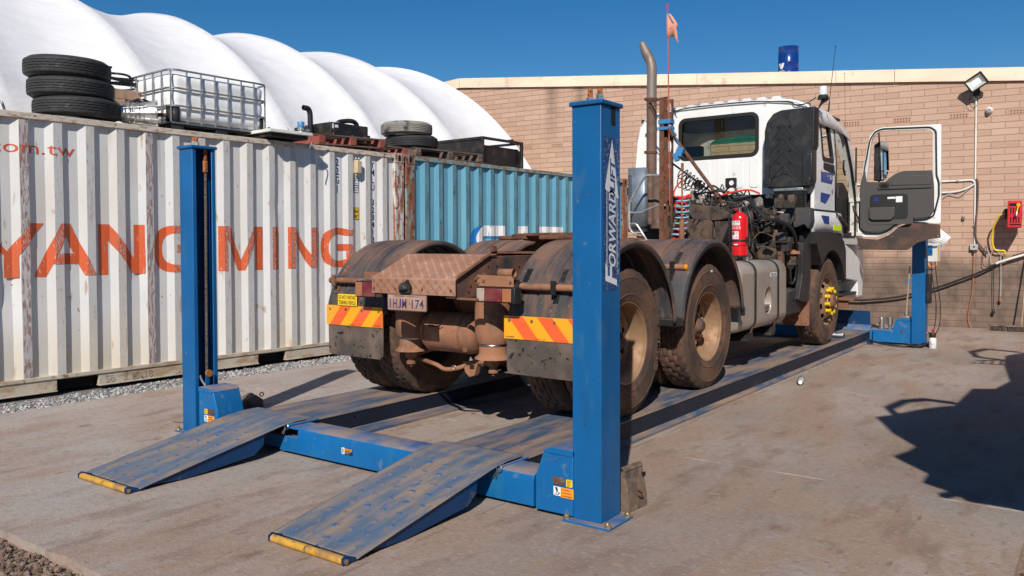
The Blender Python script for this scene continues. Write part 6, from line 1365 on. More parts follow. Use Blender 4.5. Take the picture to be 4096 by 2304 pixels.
for j in range(2):
    z = (1.51, 2.28)[j]; V.append([b.v((x, y, z)) for x, y in ((-4.80, 9.10), (-4.795, 9.0), (-4.76, 8.94), (-4.70, 8.92), (-4.55, 8.92), (-4.51, 8.95))])
for k in range(5): b._f([V[0][k], V[0][k + 1], V[1][k + 1], V[1][k]])
hs = b.build('heat_shield', M_shield, tr, solid=.003, recalc=False, ang=50)
b = MB()
for j in range(18):
    for i in range(3): b.cyl((-4.755 + i * .022, 8.9315 - i * .004, 1.62 + j * .033 + (i % 2) * .014), (-4.755 + i * .022, 8.929 - i * .0065, 1.62 + j * .033 + (i % 2) * .014), .007, n=8)
b.build('shield_holes', M_void, hs)
b = MB(); b.tube(bez([(-4.17, 8.7, 2.150), (-4.32, 8.7, 2.160), (-4.40, 8.7, 2.155), (-4.46, 8.7, 2.09), (-4.60, 8.7, 1.88), (-4.620, 8.7, 1.80), (-4.620, 8.7, 1.62), (-4.610, 8.7, 1.54), (-4.55, 8.7, 1.48), (-4.45, 8.7, 1.46)], 6), .0135, 10); b.tube(bez([(-4.61, 8.7, 1.735), (-4.47, 8.7, 1.735), (-4.38, 8.7, 1.765), (-4.22, 8.7, 1.81), (-4.15, 8.7, 1.805)], 6), .0115, 8); b.tube(bez([(-4.61, 8.7, 1.60), (-4.54, 8.7, 1.60), (-4.49, 8.7, 1.55), (-4.36, 8.7, 1.36), (-4.3, 8.7, 1.29)], 6), .0115, 8); b.build('side_rail', M_chrome, tr)
b = MB(); b.tube([(-4.49 + .09 * cos(t), 8.62 + .05 * sin(t), 1.425) for t in [2 * pi * k / 20 for k in range(20)]], .012, 8, closed=True); b.build('rusty_hoop', M_rust, tr)
b = MB(); b.box(-4.215, -4.205, 8.66, 8.74, 1.28, 3.03); b.box(-4.212, -4.155, 8.655, 8.663, 1.28, 3.03); rk = b.build('headboard_post', M_rust, tr)
fcr = lambda p, d: (p[0], 8.735 + d, p[1])
b = MB()
zz = 1.30
for k in range(8): b.ring([(-4.215, zz), (-4.075, zz), (-4.075, zz + .215), (-4.215, zz + .215)], [(-4.125 + .026 * cos(t), zz + .107 + (.07 if k % 2 else .03) * sin(t)) for t in [2 * pi * q / 16 for q in range(16)]], fcr, .006, 24); zz += .215
b.box(-4.082, -4.075, 8.70, 8.741, 1.28, 3.0); b.build('perforated_plate', M_rust, rk)
b = MB(); b.bar((-4.55, 9.05, 3.08), (-4.15, 8.74, 3.04), .008, .03); b.bar((-4.55, 9.05, 3.02), (-4.15, 8.74, 2.98), .006, .012); b.build('stack_bracket', M_rust, tr)
b = MB(); b.cyl((-4.087, 8.68, 2.64), (-3.37, 8.66, 1.70), .020, n=12); b.cyl((-4.10, 8.67, 2.68), (-4.03, 8.67, 2.585), .03, n=10); b.build('diagonal_strut', M_rust, tr)
b = MB(); b.bar((-4.10, 8.72, 2.30), (-3.55, 8.9, 1.85), .022, .022); b.build('diagonal_strut', M_black, tr)
b = MB(); b.box(-4.222, -4.068, 8.645, 8.75, 2.735, 2.785); b.box(-4.222, -4.066, 8.642, 8.752, 2.665, 2.70); b.bar((-4.07, 8.66, 2.72), (-3.95, 8.64, 2.44), .003, .04, (0, 1, 0)); b.obox((-3.945, 8.63, 2.40), (.08, .05, .10), Matrix.Rotation(.4, 3, 'Y')); b.obox((-3.985, 8.62, 2.34), (.05, .05, .09), Matrix.Rotation(-.3, 3, 'Y')); b.build('ratchet_strap', M_strap, tr, bevel=.006)
# flag
b = MB(); b.cyl((-4.082, 8.66, 1.80), (-4.112, 8.66, 4.0), .0075, n=10); fp = b.build('flag_pole', mat('flag_pole_red', (.42, .10, .06), .5), tr)
b = MB(); b.cyl((-4.113, 8.66, 3.98), (-4.114, 8.66, 4.085), .006, .011, n=10); b.build('pole_tip', M_redpl, fp)
b = MB(); FB = lambda u, v: None
def flagp(x, z): return (-4.118 + x, 8.66 + .018 * sin(x * 38) + .012 * sin(z * 20), z)
pts = [(0, 3.70), (0, 3.97), (.035, 3.972), (.07, 3.93), (.10, 3.885), (.135, 3.83), (.125, 3.815), (.115, 3.79), (.10, 3.785), (.095, 3.74), (.10, 3.715), (.135, 3.665), (.152, 3.625), (.143, 3.623), (.12, 3.67), (.09, 3.70), (.05, 3.71)]
vs = [b.v(flagp(*p)) for p in pts]; f_ = b._f(vs); bmesh.ops.triangulate(b.bm, faces=b.bm.faces[:]); bmesh.ops.subdivide_edges(b.bm, edges=b.bm.edges[:], cuts=1)
fl = b.build('flag', M_tangly, fp, recalc=False, solid=.002)
b = MB()
for q in ([(.012, 3.962), (.030, 3.965), (.10, 3.85), (.085, 3.825)], [(.0, 3.735), (.0, 3.775), (.05, 3.835), (.085, 3.845), (.12, 3.84), (.10, 3.80), (.06, 3.795), (.03, 3.77)]): b._f([b.v((flagp(*p)[0], flagp(*p)[1] - .006, p[1])) for p in q])
b.build('reflective_stripe', mat('stripe_grey', (.22, .23, .23), .5), fl, recalc=False, solid=.001)
# coiled air lines
def coil(p0, p1, r, turns, rt_, mt, nm, ph=0, bulge=0):
    p0 = Vector(p0); p1 = Vector(p1); d = (p1 - p0).normalized(); x = d.orthogonal().normalized(); y = d.cross(x); P = []
    n = int(turns * 16)
    for i in range(n + 1):
        t = i / n; a = 2 * pi * turns * t + ph; P.append(p0.lerp(p1, t) + (x * cos(a) + y * sin(a)) * r + Vector((bulge * sin(pi * t), 0, 0)))
    b = MB(); b.tube(P, rt_, 8); return b.build(nm, mt, tr)
coil((-3.600, 7.80, 1.38), (-3.530, 7.78, 1.86), .060, 9, .0085, M_hosered, 'air_line', 0, .02)
coil((-3.600, 7.80, 1.39), (-3.525, 7.78, 1.84), .064, 8, .0085, M_hoseblue, 'air_line', 2.2, .02)
coil((-3.60, 7.82, 1.40), (-3.55, 7.80, 1.72), .050, 7, .007, M_cable, 'electric_coil', 4)
coil((-3.60, 7.9, 2.10), (-3.34, 7.9, 1.90), .060, 7, .0055, M_cable, 'electric_coil', 1)
coil((-3.63, 7.92, 2.02), (-3.50, 7.92, 1.98), .07, 3, .0055, M_cable, 'electric_coil', 0)
hose([(-3.52, 7.78, 2.02), (-3.60, 7.78, 1.94), (-3.62, 7.78, 1.86), (-3.55, 7.78, 1.83), (-3.45, 7.78, 1.86), (-3.46, 7.78, 1.83), (-3.58, 7.78, 1.80), (-3.62, 7.78, 1.74)], .0085, M_hosered)
hose([(-3.32, 8.3, 1.87), (-3.2, 8.3, 1.90), (-3.05, 8.35, 1.92), (-2.95, 8.4, 1.88)], .010, M_hosered)
b = MB(); b.cyl((-3.475, 7.65, 1.38), (-3.475, 7.65, 1.60), .025, n=14); b.cyl((-3.475, 7.65, 1.60), (-3.475, 7.66, 2.14), .009, n=8); b.cyl((-3.475, 7.66, 2.10), (-3.475, 7.66, 2.17), .015, n=8); b.build('hose_mast', M_suspdirt, tr)
b = MB(); b.box(-3.78, -3.70, 8.1, 8.14, 1.30, 1.62); b.build('bracket', M_truckdirt, tr, bevel=.004)
# beacon, aerials
b = MB(); b.lathe([(0, 2.975), (.060, 2.98), (.063, 3.0), (.050, 3.022), (.047, 3.03), (0, 3.03)], (-2.645, 9.58, 0), 'z', 24); b.prism([(-2.70, 2.88), (-2.66, 2.97), (-2.60, 2.985), (-2.58, 2.975), (-2.66, 2.93)], 'y', 9.56, 9.60); bc = b.build('beacon', M_black, tr)
b = MB(); b.lathe([(.044, 3.03), (.045, 3.05), (.043, 3.052), (.045, 3.07), (.043, 3.09), (.044, 3.11), (.038, 3.125), (0, 3.13)], (-2.645, 9.58, 0), 'z', 28); b.build('beacon_lens', mat('beacon_clear', (.72, .73, .74), .25, spec=.6), bc)
b = MB(); b.cyl((-2.70, 10.0, 2.90), (-2.690, 10.0, 3.02), .010, .008, n=8); b.cyl((-2.690, 10.0, 3.02), (-2.625, 10.0, 3.655), .0045, .003, n=6); b.cyl((-2.626, 10.0, 3.64), (-2.6235, 10.0, 3.66), .006, n=6); b.build('aerial', M_black, tr)
b = MB(); b.cyl((-2.835, 11.3, 2.80), (-2.850, 11.3, 3.58), .0022, n=5); b.cyl((-2.85, 11.3, 3.57), (-2.85, 11.3, 3.585), .005, n=6); b.build('aerial', M_black, tr)
b = MB(); b.box(-4.62, -4.57, 9.55, 9.6, 2.86, 2.93); b.build('marker_lamp', M_black, tr)
# crisp packet on the frame
ck = MB(); ck.prism(rpoly([(-3.17, 1.255), (-3.18, 1.34), (-3.14, 1.352), (-3.08, 1.345), (-3.085, 1.26)], .005), 'y', 7.25, 7.28)
pk = ck.build('snack_packet', M_redpl, None, bevel=.006, org=(-3.12, 7.27, 1.26)); tag(pk, 'crumpled red and white snack packet behind the red fire extinguisher', 'packet')
ck = MB(); ck.box(-3.165, -3.095, 7.246, 7.249, 1.325, 1.345); o_ = ck.build('packet_band', M_wlab, pk); ck = MB(); ck.box(-3.12, -3.09, 7.246, 7.249, 1.27, 1.295); ck.build('packet_band', M_ylab, pk)

# fire extinguisher
fe = thing('fire_extinguisher', 'red fire extinguisher with white labels strapped upright behind the cab', 'fire extinguisher', (-2.973, 7.9, 1.24))
b = MB(); b.lathe([(0, 1.243), (.074, 1.243), (.079, 1.25), (.079, 1.60), (.076, 1.625), (.062, 1.650), (.035, 1.668), (.018, 1.674), (.018, 1.685), (0, 1.685)], (-2.973, 7.9, 0), 'z', 40); bd = b.build('cylinder', M_red, fe)
b = MB(); b.lathe([(.080, 1.236), (.081, 1.246), (.079, 1.248)], (-2.973, 7.9, 0), 'z', 40); b.lathe([(.0805, 1.385), (.084, 1.386), (.084, 1.402), (.0805, 1.403)], (-2.973, 7.9, 0), 'z', 40); b.box(-2.90, -2.88, 7.86, 7.9, 1.37, 1.43); b.build('strap', M_black, fe); b = MB(); b.lathe([(.0803, 1.341), (.082, 1.342), (.082, 1.347), (.0803, 1.348)], (-2.973, 7.9, 0), 'z', 40); b.build('strap', M_black, fe)
fcy = lambda a0, z0: (lambda p: (-2.973 + .0795 * cos(a0 + p[0] / .0795), 7.9 + .0795 * sin(a0 + p[0] / .0795), z0 + p[1]))
def patchc(x0, x1, z0, z1, a0, dr=.0): 
    b = MB(); n = 8; r = .0797 + dr
    V = [[b.v((-2.973 + r * cos(a0 + (x0 + (x1 - x0) * i / n) / r), 7.9 + r * sin(a0 + (x0 + (x1 - x0) * i / n) / r), z)) for i in range(n + 1)] for z in (z0, z1)]
    for i in range(n): b._f([V[0][i], V[0][i + 1], V[1][i + 1], V[1][i]])
    return b
A0 = radians(-98)
lab = patchc(-.055, .040, 1.545, 1.588, A0).build('label', M_wlab, bd, recalc=False)
patchc(-.050, .028, 1.410, 1.485, A0).build('label', M_wlab, bd, recalc=False); patchc(-.048, -.014, 1.450, 1.482, A0, .0006).build('label', mat('label_green', (.01, .18, .07), .5), bd, recalc=False)
patchc(-.02, .02, 1.350, 1.362, A0, .0004).build('label', M_wlab, bd, recalc=False)
b = MB(); q = fcy(A0, 0); put_text(b, text2d('WA FIRE', width=.070, height=.015, bold=.03), lambda p: (lambda r_: (-2.973 + r_ * cos(A0 + (p[0] - .035) / r_), 7.9 + r_ * sin(A0 + (p[0] - .035) / r_), 1.568 + p[1]))(.0808)); put_text(b, text2d('CONTRACTING', width=.065, height=.007, bold=.02), lambda p: (lambda r_: (-2.973 + r_ * cos(A0 + (p[0] - .032) / r_), 7.9 + r_ * sin(A0 + (p[0] - .032) / r_), 1.553 + p[1]))(.0808)); b.build('label_lettering', M_navy, bd, recalc=False)
b = MB()
for cx_ in (.010, -.03, .012):
    for cz_ in ((1.466, .011), (1.428, .011)):
        b.lathe([(cz_[1] - .003, 0), (cz_[1], 0)], (-2.973 + .081 * cos(A0 + cx_ / .08), 7.9 + .081 * sin(A0 + cx_ / .08), cz_[0]), (Vector((0, 1, 0)), Vector((1, 0, 0)), Vector((0, 0, 1))), 14)
b.build('pictograms', M_redpl, bd, recalc=False)
for k in range(4): patchc(-.05 + k * .026, -.03 + k * .026, 1.505, 1.535, A0, .0004).build('label', mat('label_pale_red%d' % k, (.75, .30, .28), .5), bd, recalc=False)
b = MB(); b.cyl((-2.973, 7.9, 1.68), (-2.973, 7.9, 1.715), .016, n=12); b.build('valve', M_zinc, fe)
b = MB(); b.bar((-3.0, 7.9, 1.71), (-2.905, 7.88, 1.735), .016, .006); b.bar((-3.0, 7.9, 1.735), (-2.90, 7.87, 1.790), .016, .006); b.build('handle', M_zinc, fe)
b = MB(); b.tube([(-2.998 + .014 * cos(t), 7.87, 1.70 + .014 * sin(t)) for t in [2 * pi * k / 12 for k in range(12)]], .004, 6, closed=True); b.build('safety_pin', M_redpl, fe)
b = MB(); b.tube(bez([(-2.99, 7.9, 1.70), (-3.04, 7.88, 1.70), (-3.067, 7.87, 1.64), (-3.070, 7.87, 1.5), (-3.066, 7.88, 1.36)]), .009, 8); b.build('hose', M_cable, fe)

# ---------------------------------------------------------------- things on top of the containers
def cth(name, label, cat, o, t, z, dr=0, group=None): return thing(name, label, cat, cw(o, t, z), CR + dr, group, local=True)
_tyk = {}
def flat_tyre(o, t, z, label, key, R=.395, W=.195, mt=None, tilt=(0, 0), sz=1, group=None):
    if key not in _tyk: _tyk[key] = tyre('tyre', (0, 0, 0), 1, None, R=R, W=W, n=132, per=4, mt=mt, rb=.215, bd=.0035, gd=.007); x = _tyk[key]
    else: x = _tyk[key].copy(); COL.objects.link(x)
    x.location = cw(o, t, z) + Vector((0, 0, W * sz)); x.rotation_euler = (tilt[0], -pi / 2 + tilt[1], random.random() * 0); x.scale = (sz, 1, 1)
    x['_local'] = 1; return tag(x, label, 'tyre', group)
g1 = 'tyres stacked on the white container'
flat_tyre(-.52, -4.16, 3.030, 'black tyre at the top of the left stack of four', 'a', mt=M_tyreblk, group=g1, tilt=(.0, .03))
flat_tyre(-.52, -4.13, 2.835, 'black tyre second from the top of the left stack', 'a', mt=M_tyreblk, group=g1, tilt=(0, .02))
flat_tyre(-.50, -4.09, 2.640, 'black tyre third from the top of the left stack', 'a', mt=M_tyreblk, group=g1)
flat_tyre(-.56, -4.12, 2.586, 'black tyre at the bottom of the left stack mostly hidden by the rail', 'a', mt=M_tyreblk, sz=.28, group=g1)
g2 = 'tyres on the pallet between the two containers'
flat_tyre(-.55, .60, 2.945, 'pale clay dusted tyre on top of a black one', 'b', R=.375, W=.185, mt=M_tyretan, group=g2)
flat_tyre(-.55, .70, 2.755, 'clean black tyre beneath the pale dusty tyre', 'c', R=.385, W=.19, mt=M_tyreblk, group=g2)
# crate with hoses
ct_ = cth('wooden_crate', 'brown wooden crate holding coiled black hoses beside the tyre stack', 'crate', -1.15, -3.42, 2.587)
b = MB()
for k in range(4):
    for s in (-1, 1): b.box(-.28, .28, s * .28 - .01, s * .28 + .01, .02 + k * .125, .125 + k * .125)
    b.box(.27, .29, -.28, .28, .02 + k * .125, .125 + k * .125); b.box(-.29, -.27, -.28, .28, .02 + k * .125, .125 + k * .125)
for sx in (-.3, .3):
    for s in (-.25, .25): b.box(sx - .012, sx + .012, s - .03, s + .03, 0, .53)
b.box(-.28, .28, -.28, .28, .0, .02); b.build('boards', M_crate, ct_, local=True, bevel=.003)
hs_ = MB(); hs_.tube([(.08 * sin(t * .31) + (.20 + .04 * sin(t * 1.7)) * cos(t), (.22 + .05 * sin(t * .9)) * sin(t), .55 + .05 * sin(t * .45) + .004 * t) for t in [k * .25 for k in range(125)]], .014, 6)
hb = hs_.build('coiled_hose', M_cable, None, org=None); hb.location = cw(-1.12, -3.42, 2.60); hb.rotation_euler = (0, 0, CR); tag(hb, 'tangle of black hose lying on the wooden crate', 'hose')
# gearbox
gb = cth('gearbox', 'cast aluminium gearbox with rusty input shaft lying beside the liquid tank', 'gearbox', -.25, -3.50, 2.60, 0)
ax = Vector((.45, .80, .02)).normalized(); sx_ = ax.cross(Vector((0, 0, 1))).normalized(); sz_ = sx_.cross(ax).normalized()
c0 = Vector((-.02, -.0, .145))
b = MB(); b.lathe([(0, -.26), (.06, -.26), (.085, -.22), (.09, -.12), (.11, -.10), (.11, -.085), (.098, -.08), (.105, -.02), (.125, .04), (.132, .10), (.132, .105), (.148, .106), (.148, .122), (.125, .122), (.10, .07), (.05, .06)], c0, (ax, sx_, sz_), 10)
for k in range(12):
    a = 2 * pi * k / 12; d = sx_ * cos(a) + sz_ * sin(a); b.bar(c0 + ax * -.20 + d * .088, c0 + ax * .11 + d * .14, .010, .022, d); b.cyl(c0 + ax * .10 + d * .142, c0 + ax * .128 + d * .142, .013, n=8)
for k in range(5): b.lathe([(.10 + .0 * k, 0), (.118, .004), (.10, .008)], c0 + ax * (-.19 + k * .045), (ax, sx_, sz_), 16)
g_ = b.build('housing', M_cast, gb, local=True, ang=25)
b = MB(); b.cyl(c0 + ax * .055, c0 + ax * .075, .07, n=20); b.build('bearing', M_dark, gb, local=True)
b = MB(); b.cyl(c0 + ax * .06, c0 + ax * .21, .021, n=16); b.cyl(c0 + ax * .06, c0 + ax * .12, .035, n=16); b.build('input_shaft', M_rust, gb, local=True)
b = MB(); bag = bmesh.ops.create_icosphere(b.bm, subdivisions=3, radius=.085)
for v in b.bm.verts: n_ = noise.noise(v.co * 22) * .35 + noise.noise(v.co * 50) * .15; v.co *= 1 + n_; v.co.z *= .55; v.co.y *= 1.2
bg_ = b.build('plastic_bag', glassmat('clear_film', (.75, .75, .77), 1.0, .15), None, ang=20); bg_.location = cw(-.30, -3.52, 2.86); tag(bg_, 'crumpled clear plastic bag draped on the aluminium gearbox', 'bag')
# liquid tank in cage
ib = cth('liquid_tank', 'milky white liquid tank in a galvanised cage on a black pallet', 'tank', -.65, -2.635, 2.587)
X0, X1, Y0, Y1 = -.45, .45, -.615, .605
b = MB(); prf = []
nz = 13; V = []
for k in range(nz):
    z = .135 + .515 * k / (nz - 1); q = .0 if 0 < k < nz - 1 else -.05; bul = .012 * abs(sin(pi * (z - .1) / .19))
    V.append([b.v((p[0], p[1], z)) for p in rrect(X0 + .03 - q * .6 - bul, X1 - .03 + q * .6 + bul, Y0 + .03 - q * .6 - bul, Y1 - .03 + q * .6 + bul, .10, 6)])
for i in range(nz - 1):
    for k in range(len(V[0])): l = (k + 1) % len(V[0]); b._f([V[i][k], V[i][l], V[i + 1][l], V[i + 1][k]])
b._f(V[0][::-1]); b._f(V[-1]); b.build('bottle', M_hdpe, ib, local=True, ang=50)
for z in (.285, .475, .668):
    b = MB(); b.tube([(p[0], p[1], z) for p in rrect(X0, X1, Y0, Y1, .10, 5)], .0115, 8, closed=True); b.build('cage_hoop', M_steel, ib, local=True)
for k in range(8):
    yy = Y0 + .02 + (Y1 - Y0 - .04) * k / 7
    for xx in (X0, X1):
        if k in (0, 7): xx *= .93
        b = MB(); b.cyl((xx * 1.005, yy, .10), (xx * 1.005, yy, .67), .0095, n=8); b.build('cage_bar', M_steel, ib, local=True)
for k in range(1, 5):
    xx = X0 + (X1 - X0) * k / 5
    for yy in (Y0, Y1): b = MB(); b.cyl((xx, yy, .10), (xx, yy, .67), .0095, n=8); b.build('cage_bar', M_steel, ib, local=True)
for sx in (0, 1):
    for sy__ in (0, 1):
        b = MB(); P = rrect(X0 + .008, X1 - .008, Y0 + .008, Y1 - .008, .10, 6)
        cx_, cy2 = (X0, X1)[sx], (Y0, Y1)[sy__]; Q = [p for p in P if abs(p[0] - cx_) < .115 and abs(p[1] - cy2) < .115]
        if len(Q) > 2:
            A = [b.v((q[0], q[1], .11)) for q in Q]; B = [b.v((q[0], q[1], .275)) for q in Q]
            for k in range(len(Q) - 1): b._f([A[k], A[k + 1], B[k + 1], B[k]])
        b.build('corner_guard', M_blackpl, ib, local=True, recalc=False, solid=.004)
b = MB(); b.box(X0 - .01, X1 + .01, Y0 - .01, Y1 + .01, .092, .108); b.build('cage_floor', M_steel, ib, local=True)
b = MB()
for yy in (Y0 + .08, 0, Y1 - .08):
    for xx in (X0 + .08, 0, X1 - .08): b.box(xx - .075, xx + .075, yy - .075, yy + .075, 0, .088)
for xx in (X0 + .06, 0, X1 - .06): b.box(xx - .05, xx + .05, Y0, Y1, .075, .091)
b.build('pallet_base', M_blackpl, ib, local=True, bevel=.006)
# rusty brake disc and scrap
rt_ = cth('brake_disc', 'rusty brake disc leaning beside the white steel panel', 'brake disc', -.62, -1.70, 2.587)
b = MB(); b.lathe([(.05, -.01), (.125, -.012), (.125, .012), (.05, .01)], (0, 0, .125), (Vector((.5, .85, .15)).normalized(), Vector((.86, -.5, 0)).normalized(), Vector((-.08, -.13, .99)).normalized()), 32, closed=True); b.build('disc', M_rustor, rt_, local=True)
b = MB(); b.cyl((.02, .03, .125), (-.03, -.06, .115), .055, n=16); b.cyl((.05, .12, .06), (.08, .22, .05), .035, n=12); b.build('hub_bell', M_rust, rt_, local=True)
sc = cth('rusty_bracket', 'small lumpy rusty bracket on the container roof near the brake disc', 'scrap', -.55, -1.50, 2.587); b = MB(); b.box(-.05, .05, -.06, .05, 0, .10); b.cyl((0, 0, .10), (0, .04, .17), .022, n=10); b.cyl((0, -.04, .10), (0, -.06, .15), .018, n=8); b.build('casting', M_rust, sc, local=True, bevel=.012)
# white panel overhanging with bent strap
wp = cth('steel_sheet', 'white sheet of steel overhanging the container edge, with a bent grey strap hanging down', 'sheet', -.2, -1.95, 2.66)
b = MB(); b.prism([(-.55, -.30), (.38, -.32), (.40, .26), (-.55, .34)], 'z', .0, .035); p_ = b.build('top_skin', M_pvc, wp, local=True, bevel=.003)
b = MB(); b.box(-.5, .34, -.28, .24, -.045, -.001); b.build('frame', M_black, wp, local=True, bevel=.004)
b = MB(); b.tube(bez([(.38, .22, .0), (.40, .24, -.03), (.40, .245, -.09), (.40, .21, -.15), (.41, .18, -.17)]), .007, 8); b.build('bent_strap', M_steel, wp, local=True)
# pump
pu = cth('pump', 'small pump with a blue cap standing left of the black radiator', 'pump', -.42, -1.385, 2.74)
b = MB(); b.lathe([(0, .18), (.042, .18), (.045, .172), (.045, .115), (0, .115)], (0, 0, 0), 'z', 24); b.build('cap', M_pump, pu, local=True)
b = MB(); b.lathe([(.035, .115), (.035, .09), (.045, .088), (.045, .07), (.035, .068), (.038, .03), (.05, .028), (.05, .0), (0, 0)], (0, 0, 0), 'z', 24); b.cyl((0, .03, .06), (0, .12, .08), .022, n=14); b.build('body', M_cast, pu, local=True)
# radiator / oil cooler with hoses
rd = cth('radiator', 'black radiator box with two bent rubber hoses on top of the wooden pallets', 'radiator', -.55, -.70, 2.775)
b = MB(); b.box(-.28, .25, -.31, .33, 0, .18); b.box(-.28, .0, -.48, -.31, .03, .13); b.box(.05, .22, .33, .40, 0, .07); b.build('core_box', M_black, rd, local=True, bevel=.008)
b = MB(); b.box(.251, .253, -.285, -.26, .10, .16); b.box(.251, .253, -.24, -.185, .115, .15); b.build('label', M_wlab, rd, local=True)
for yy in (-.27, .05, .27): b = MB(); b.cyl((.25, yy, .03), (.262, yy, .03), .010, n=8); b.build('bolt', M_steel, rd, local=True)
b = MB(); b.tube(bez([(-.02, -.42, .02), (-.02, -.42, .20), (-.02, -.425, .30), (-.02, -.45, .35), (-.02, -.50, .36), (-.02, -.53, .36)]), .032, 14, cap=False); b.build('rubber_hose', M_blackpl, rd, local=True, solid=.006)
b = MB(); b.tube(bez([(-.10, .10, .24), (-.10, .16, .265), (-.10, .30, .29), (-.10, .39, .285), (-.10, .44, .24), (-.10, .45, .14), (-.10, .45, .02)]), .032, 14); b.build('rubber_hose', M_blackpl, rd, local=True)
b = MB(); b.cyl((-.10, .06, .235), (-.10, .11, .245), .026, n=14); b.build('hose_end', M_cast, rd, local=True)
# pallets
def pallet(label, o, t, z, L, W, tb, tl, dr=0, tilt=0, h=.12):
    r = thing('pallet', label, 'pallet', cw(o, t, z), 0, 'wooden pallets on the containers', local=True, rot=(tilt, 0, CR + dr))
    for k, yy in enumerate((-L / 2 + .06, 0, L / 2 - .06)):
        b = MB(); b.box(-W / 2, W / 2, yy - .05, yy + .05, .018, h - .018); b.build('bearer', tb, r, local=True, bevel=.004)
    for k in range(7):
        xx = W / 2 - .05 - k * (W - .1) / 6; b = MB(); b.box(xx - .045, xx + .045, -L / 2, L / 2, h - .018, h); b.build('top_board', tl, r, local=True, bevel=.002)
    for k in range(3):
        xx = W / 2 - .05 - k * (W - .1) / 2; b = MB(); b.box(xx - .045, xx + .045, -L / 2, L / 2, 0, .018); b.build('bottom_board', tl, r, local=True, bevel=.002)
    return r
pallet('red ended wooden pallet propped up below the black radiator', -.52, -.88, 2.625, 1.15, 1.0, M_woodred, M_wood, .03, .035, .13)
pallet('red ended wooden pallet beside the container corner, under the black tyre', -.60, -.35, 2.60, 1.10, 1.0, M_woodred, M_wood, -.02, .0, .105)
pallet('grey weathered pallet on the light blue container before the black frame box', -.62, 1.06, 2.605, 1.46, 1.05, M_wood, M_wood, 0, .012, .135)
# black tool box frame
tb = cth('steel_box', 'black steel framed box with an open slot along its front on the blue container', 'steel box', -.75, 2.30, 2.59)
b = MB(); hx, hy, hz = .63, .495, .44
for sx in (-1, 1):
    for sy__ in (-1, 1): b.box(sx * hx - .022, sx * hx + .022, sy__ * hy - .022, sy__ * hy + .022, 0, hz)
for z in (.02, hz - .02):
    for sx in (-1, 1): b.box(sx * hx - .02, sx * hx + .02, -hy + .022, hy - .022, z - .02, z + .02)
    for sy__ in (-1, 1): b.box(-hx + .022, hx - .022, sy__ * hy - .02, sy__ * hy + .02, z - .02, z + .02)
fr2 = b.build('frame', M_black, tb, local=True, bevel=.004)
b = MB(); b.box(hx - .055, hx - .05, -hy + .02, hy - .02, .04, hz - .12); b.box(-hx + .05, -hx + .055, -hy + .02, hy - .02, .04, hz - .12); b.box(-hx, hx - .03, -hy - .004, -hy + .0, .03, hz - .02); b.box(-hx, hx, hy - .004, hy, .03, hz - .14); b.box(-hx, hx, -hy, hy, .0, .01); b.build('panel', M_black, tb, local=True)
b = MB(); b.box(-hx, -.1, -hy, hy, hz - .004, hz + .0); b.build('lid', M_black, tb, local=True)
for yy in (-.05, .38): b = MB(); b.lathe([(.0, 0), (.03, .002), (.03, .02), (.018, .025), (.018, .05), (0, .052)], (hx + .0, yy, .035), 'x', 16); b.build('socket', M_black, tb, local=True)
b = MB(); b.box(hx - .2, hx - .1, hy - .12, hy - .08, hz, hz + .045); b.build('lug', M_black, tb, local=True)
b = MB(); b.tube(bez([(hx - .35, hy + .03, 0), (hx - .35, hy + .03, .25), (hx - .36, hy + .05, .33), (hx - .36, hy + .0, .35)]), .014, 8); vp = b.build('vent_pipe', M_pvc, None); vp.location = cw(-.75, 2.36, 2.59); vp.rotation_euler = (0, 0, CR); tag(vp, 'thin white pipe standing behind the black steel box', 'pipe')

# ---------------------------------------------------------------- things on and by the wall
WM = Matrix.Translation((-2.5, WY, 0)) @ Matrix.Rotation(WA_, 4, 'Z')
def wo(X, Z, off=0.0):
    k = KW * (1 - off / 14.9); Xw = X * k; return ((Xw + 2.5) / cos(WA_), -off, H + (Z - H) * k)
def wth(name, label, cat, X, Z, off=0, group=None):
    p = wo(X, Z, off); r = thing(name, label, cat, WM @ Vector(p), WA_, group, local=True); r['_w'] = 1; return r, Vector(p)
def wtube(pts, r, off=.015, n=8, base=None): 
    """pts (X, Z[, off]) in wall coordinates -> list relative to base"""
    P = [Vector(wo(p[0], p[1], p[2] if len(p) > 2 else off)) - base for p in pts]; b = MB(); b.tube(bez(P, 6), r, n); return b
fl_, p0 = wth('floodlight', 'black framed floodlight tilted on its wall bracket, panel given a glow for sun glare', 'floodlight', -1.765, 3.865, .22)
Rf = Matrix.Rotation(radians(-33), 3, 'Y') @ Matrix.Rotation(radians(0), 3, 'X'); Rx = Matrix.Rotation(radians(18), 3, 'X')
def fbox(b, c, s): b.obox(Rx @ (Rf @ Vector(c)), s, Rx @ Rf)
b = MB(); f3_ = lambda p, d: tuple(Rx @ (Rf @ Vector((p[0], -.03 + d, p[1]))))
b.ring(rrect(-.142, .142, -.108, .108, .008, 2), rrect(-.118, .118, -.084, .084, .004, 2), f3_, .035, 40); fbox(b, (0, .02, 0), (.27, .03, .20)); h_ = b.build('housing', M_black, fl_, local=True, bevel=.003)
b = MB(); A = [(-.118, -.084), (.118, -.084), (.118, .084), (-.118, .084)]; Bq = [(-.06, -.04), (.06, -.04), (.06, .04), (-.06, .04)]
VA = [b.v(f3_(p, .006)) for p in A]; VB = [b.v(f3_(p, .035)) for p in Bq]
for k in range(4): b._f([VA[k], VA[(k + 1) % 4], VB[(k + 1) % 4], VB[k]])
b.build('reflector', mat('reflector_silver', (.85, .84, .74), .35, .5, var=0), fl_, local=True, recalc=False)
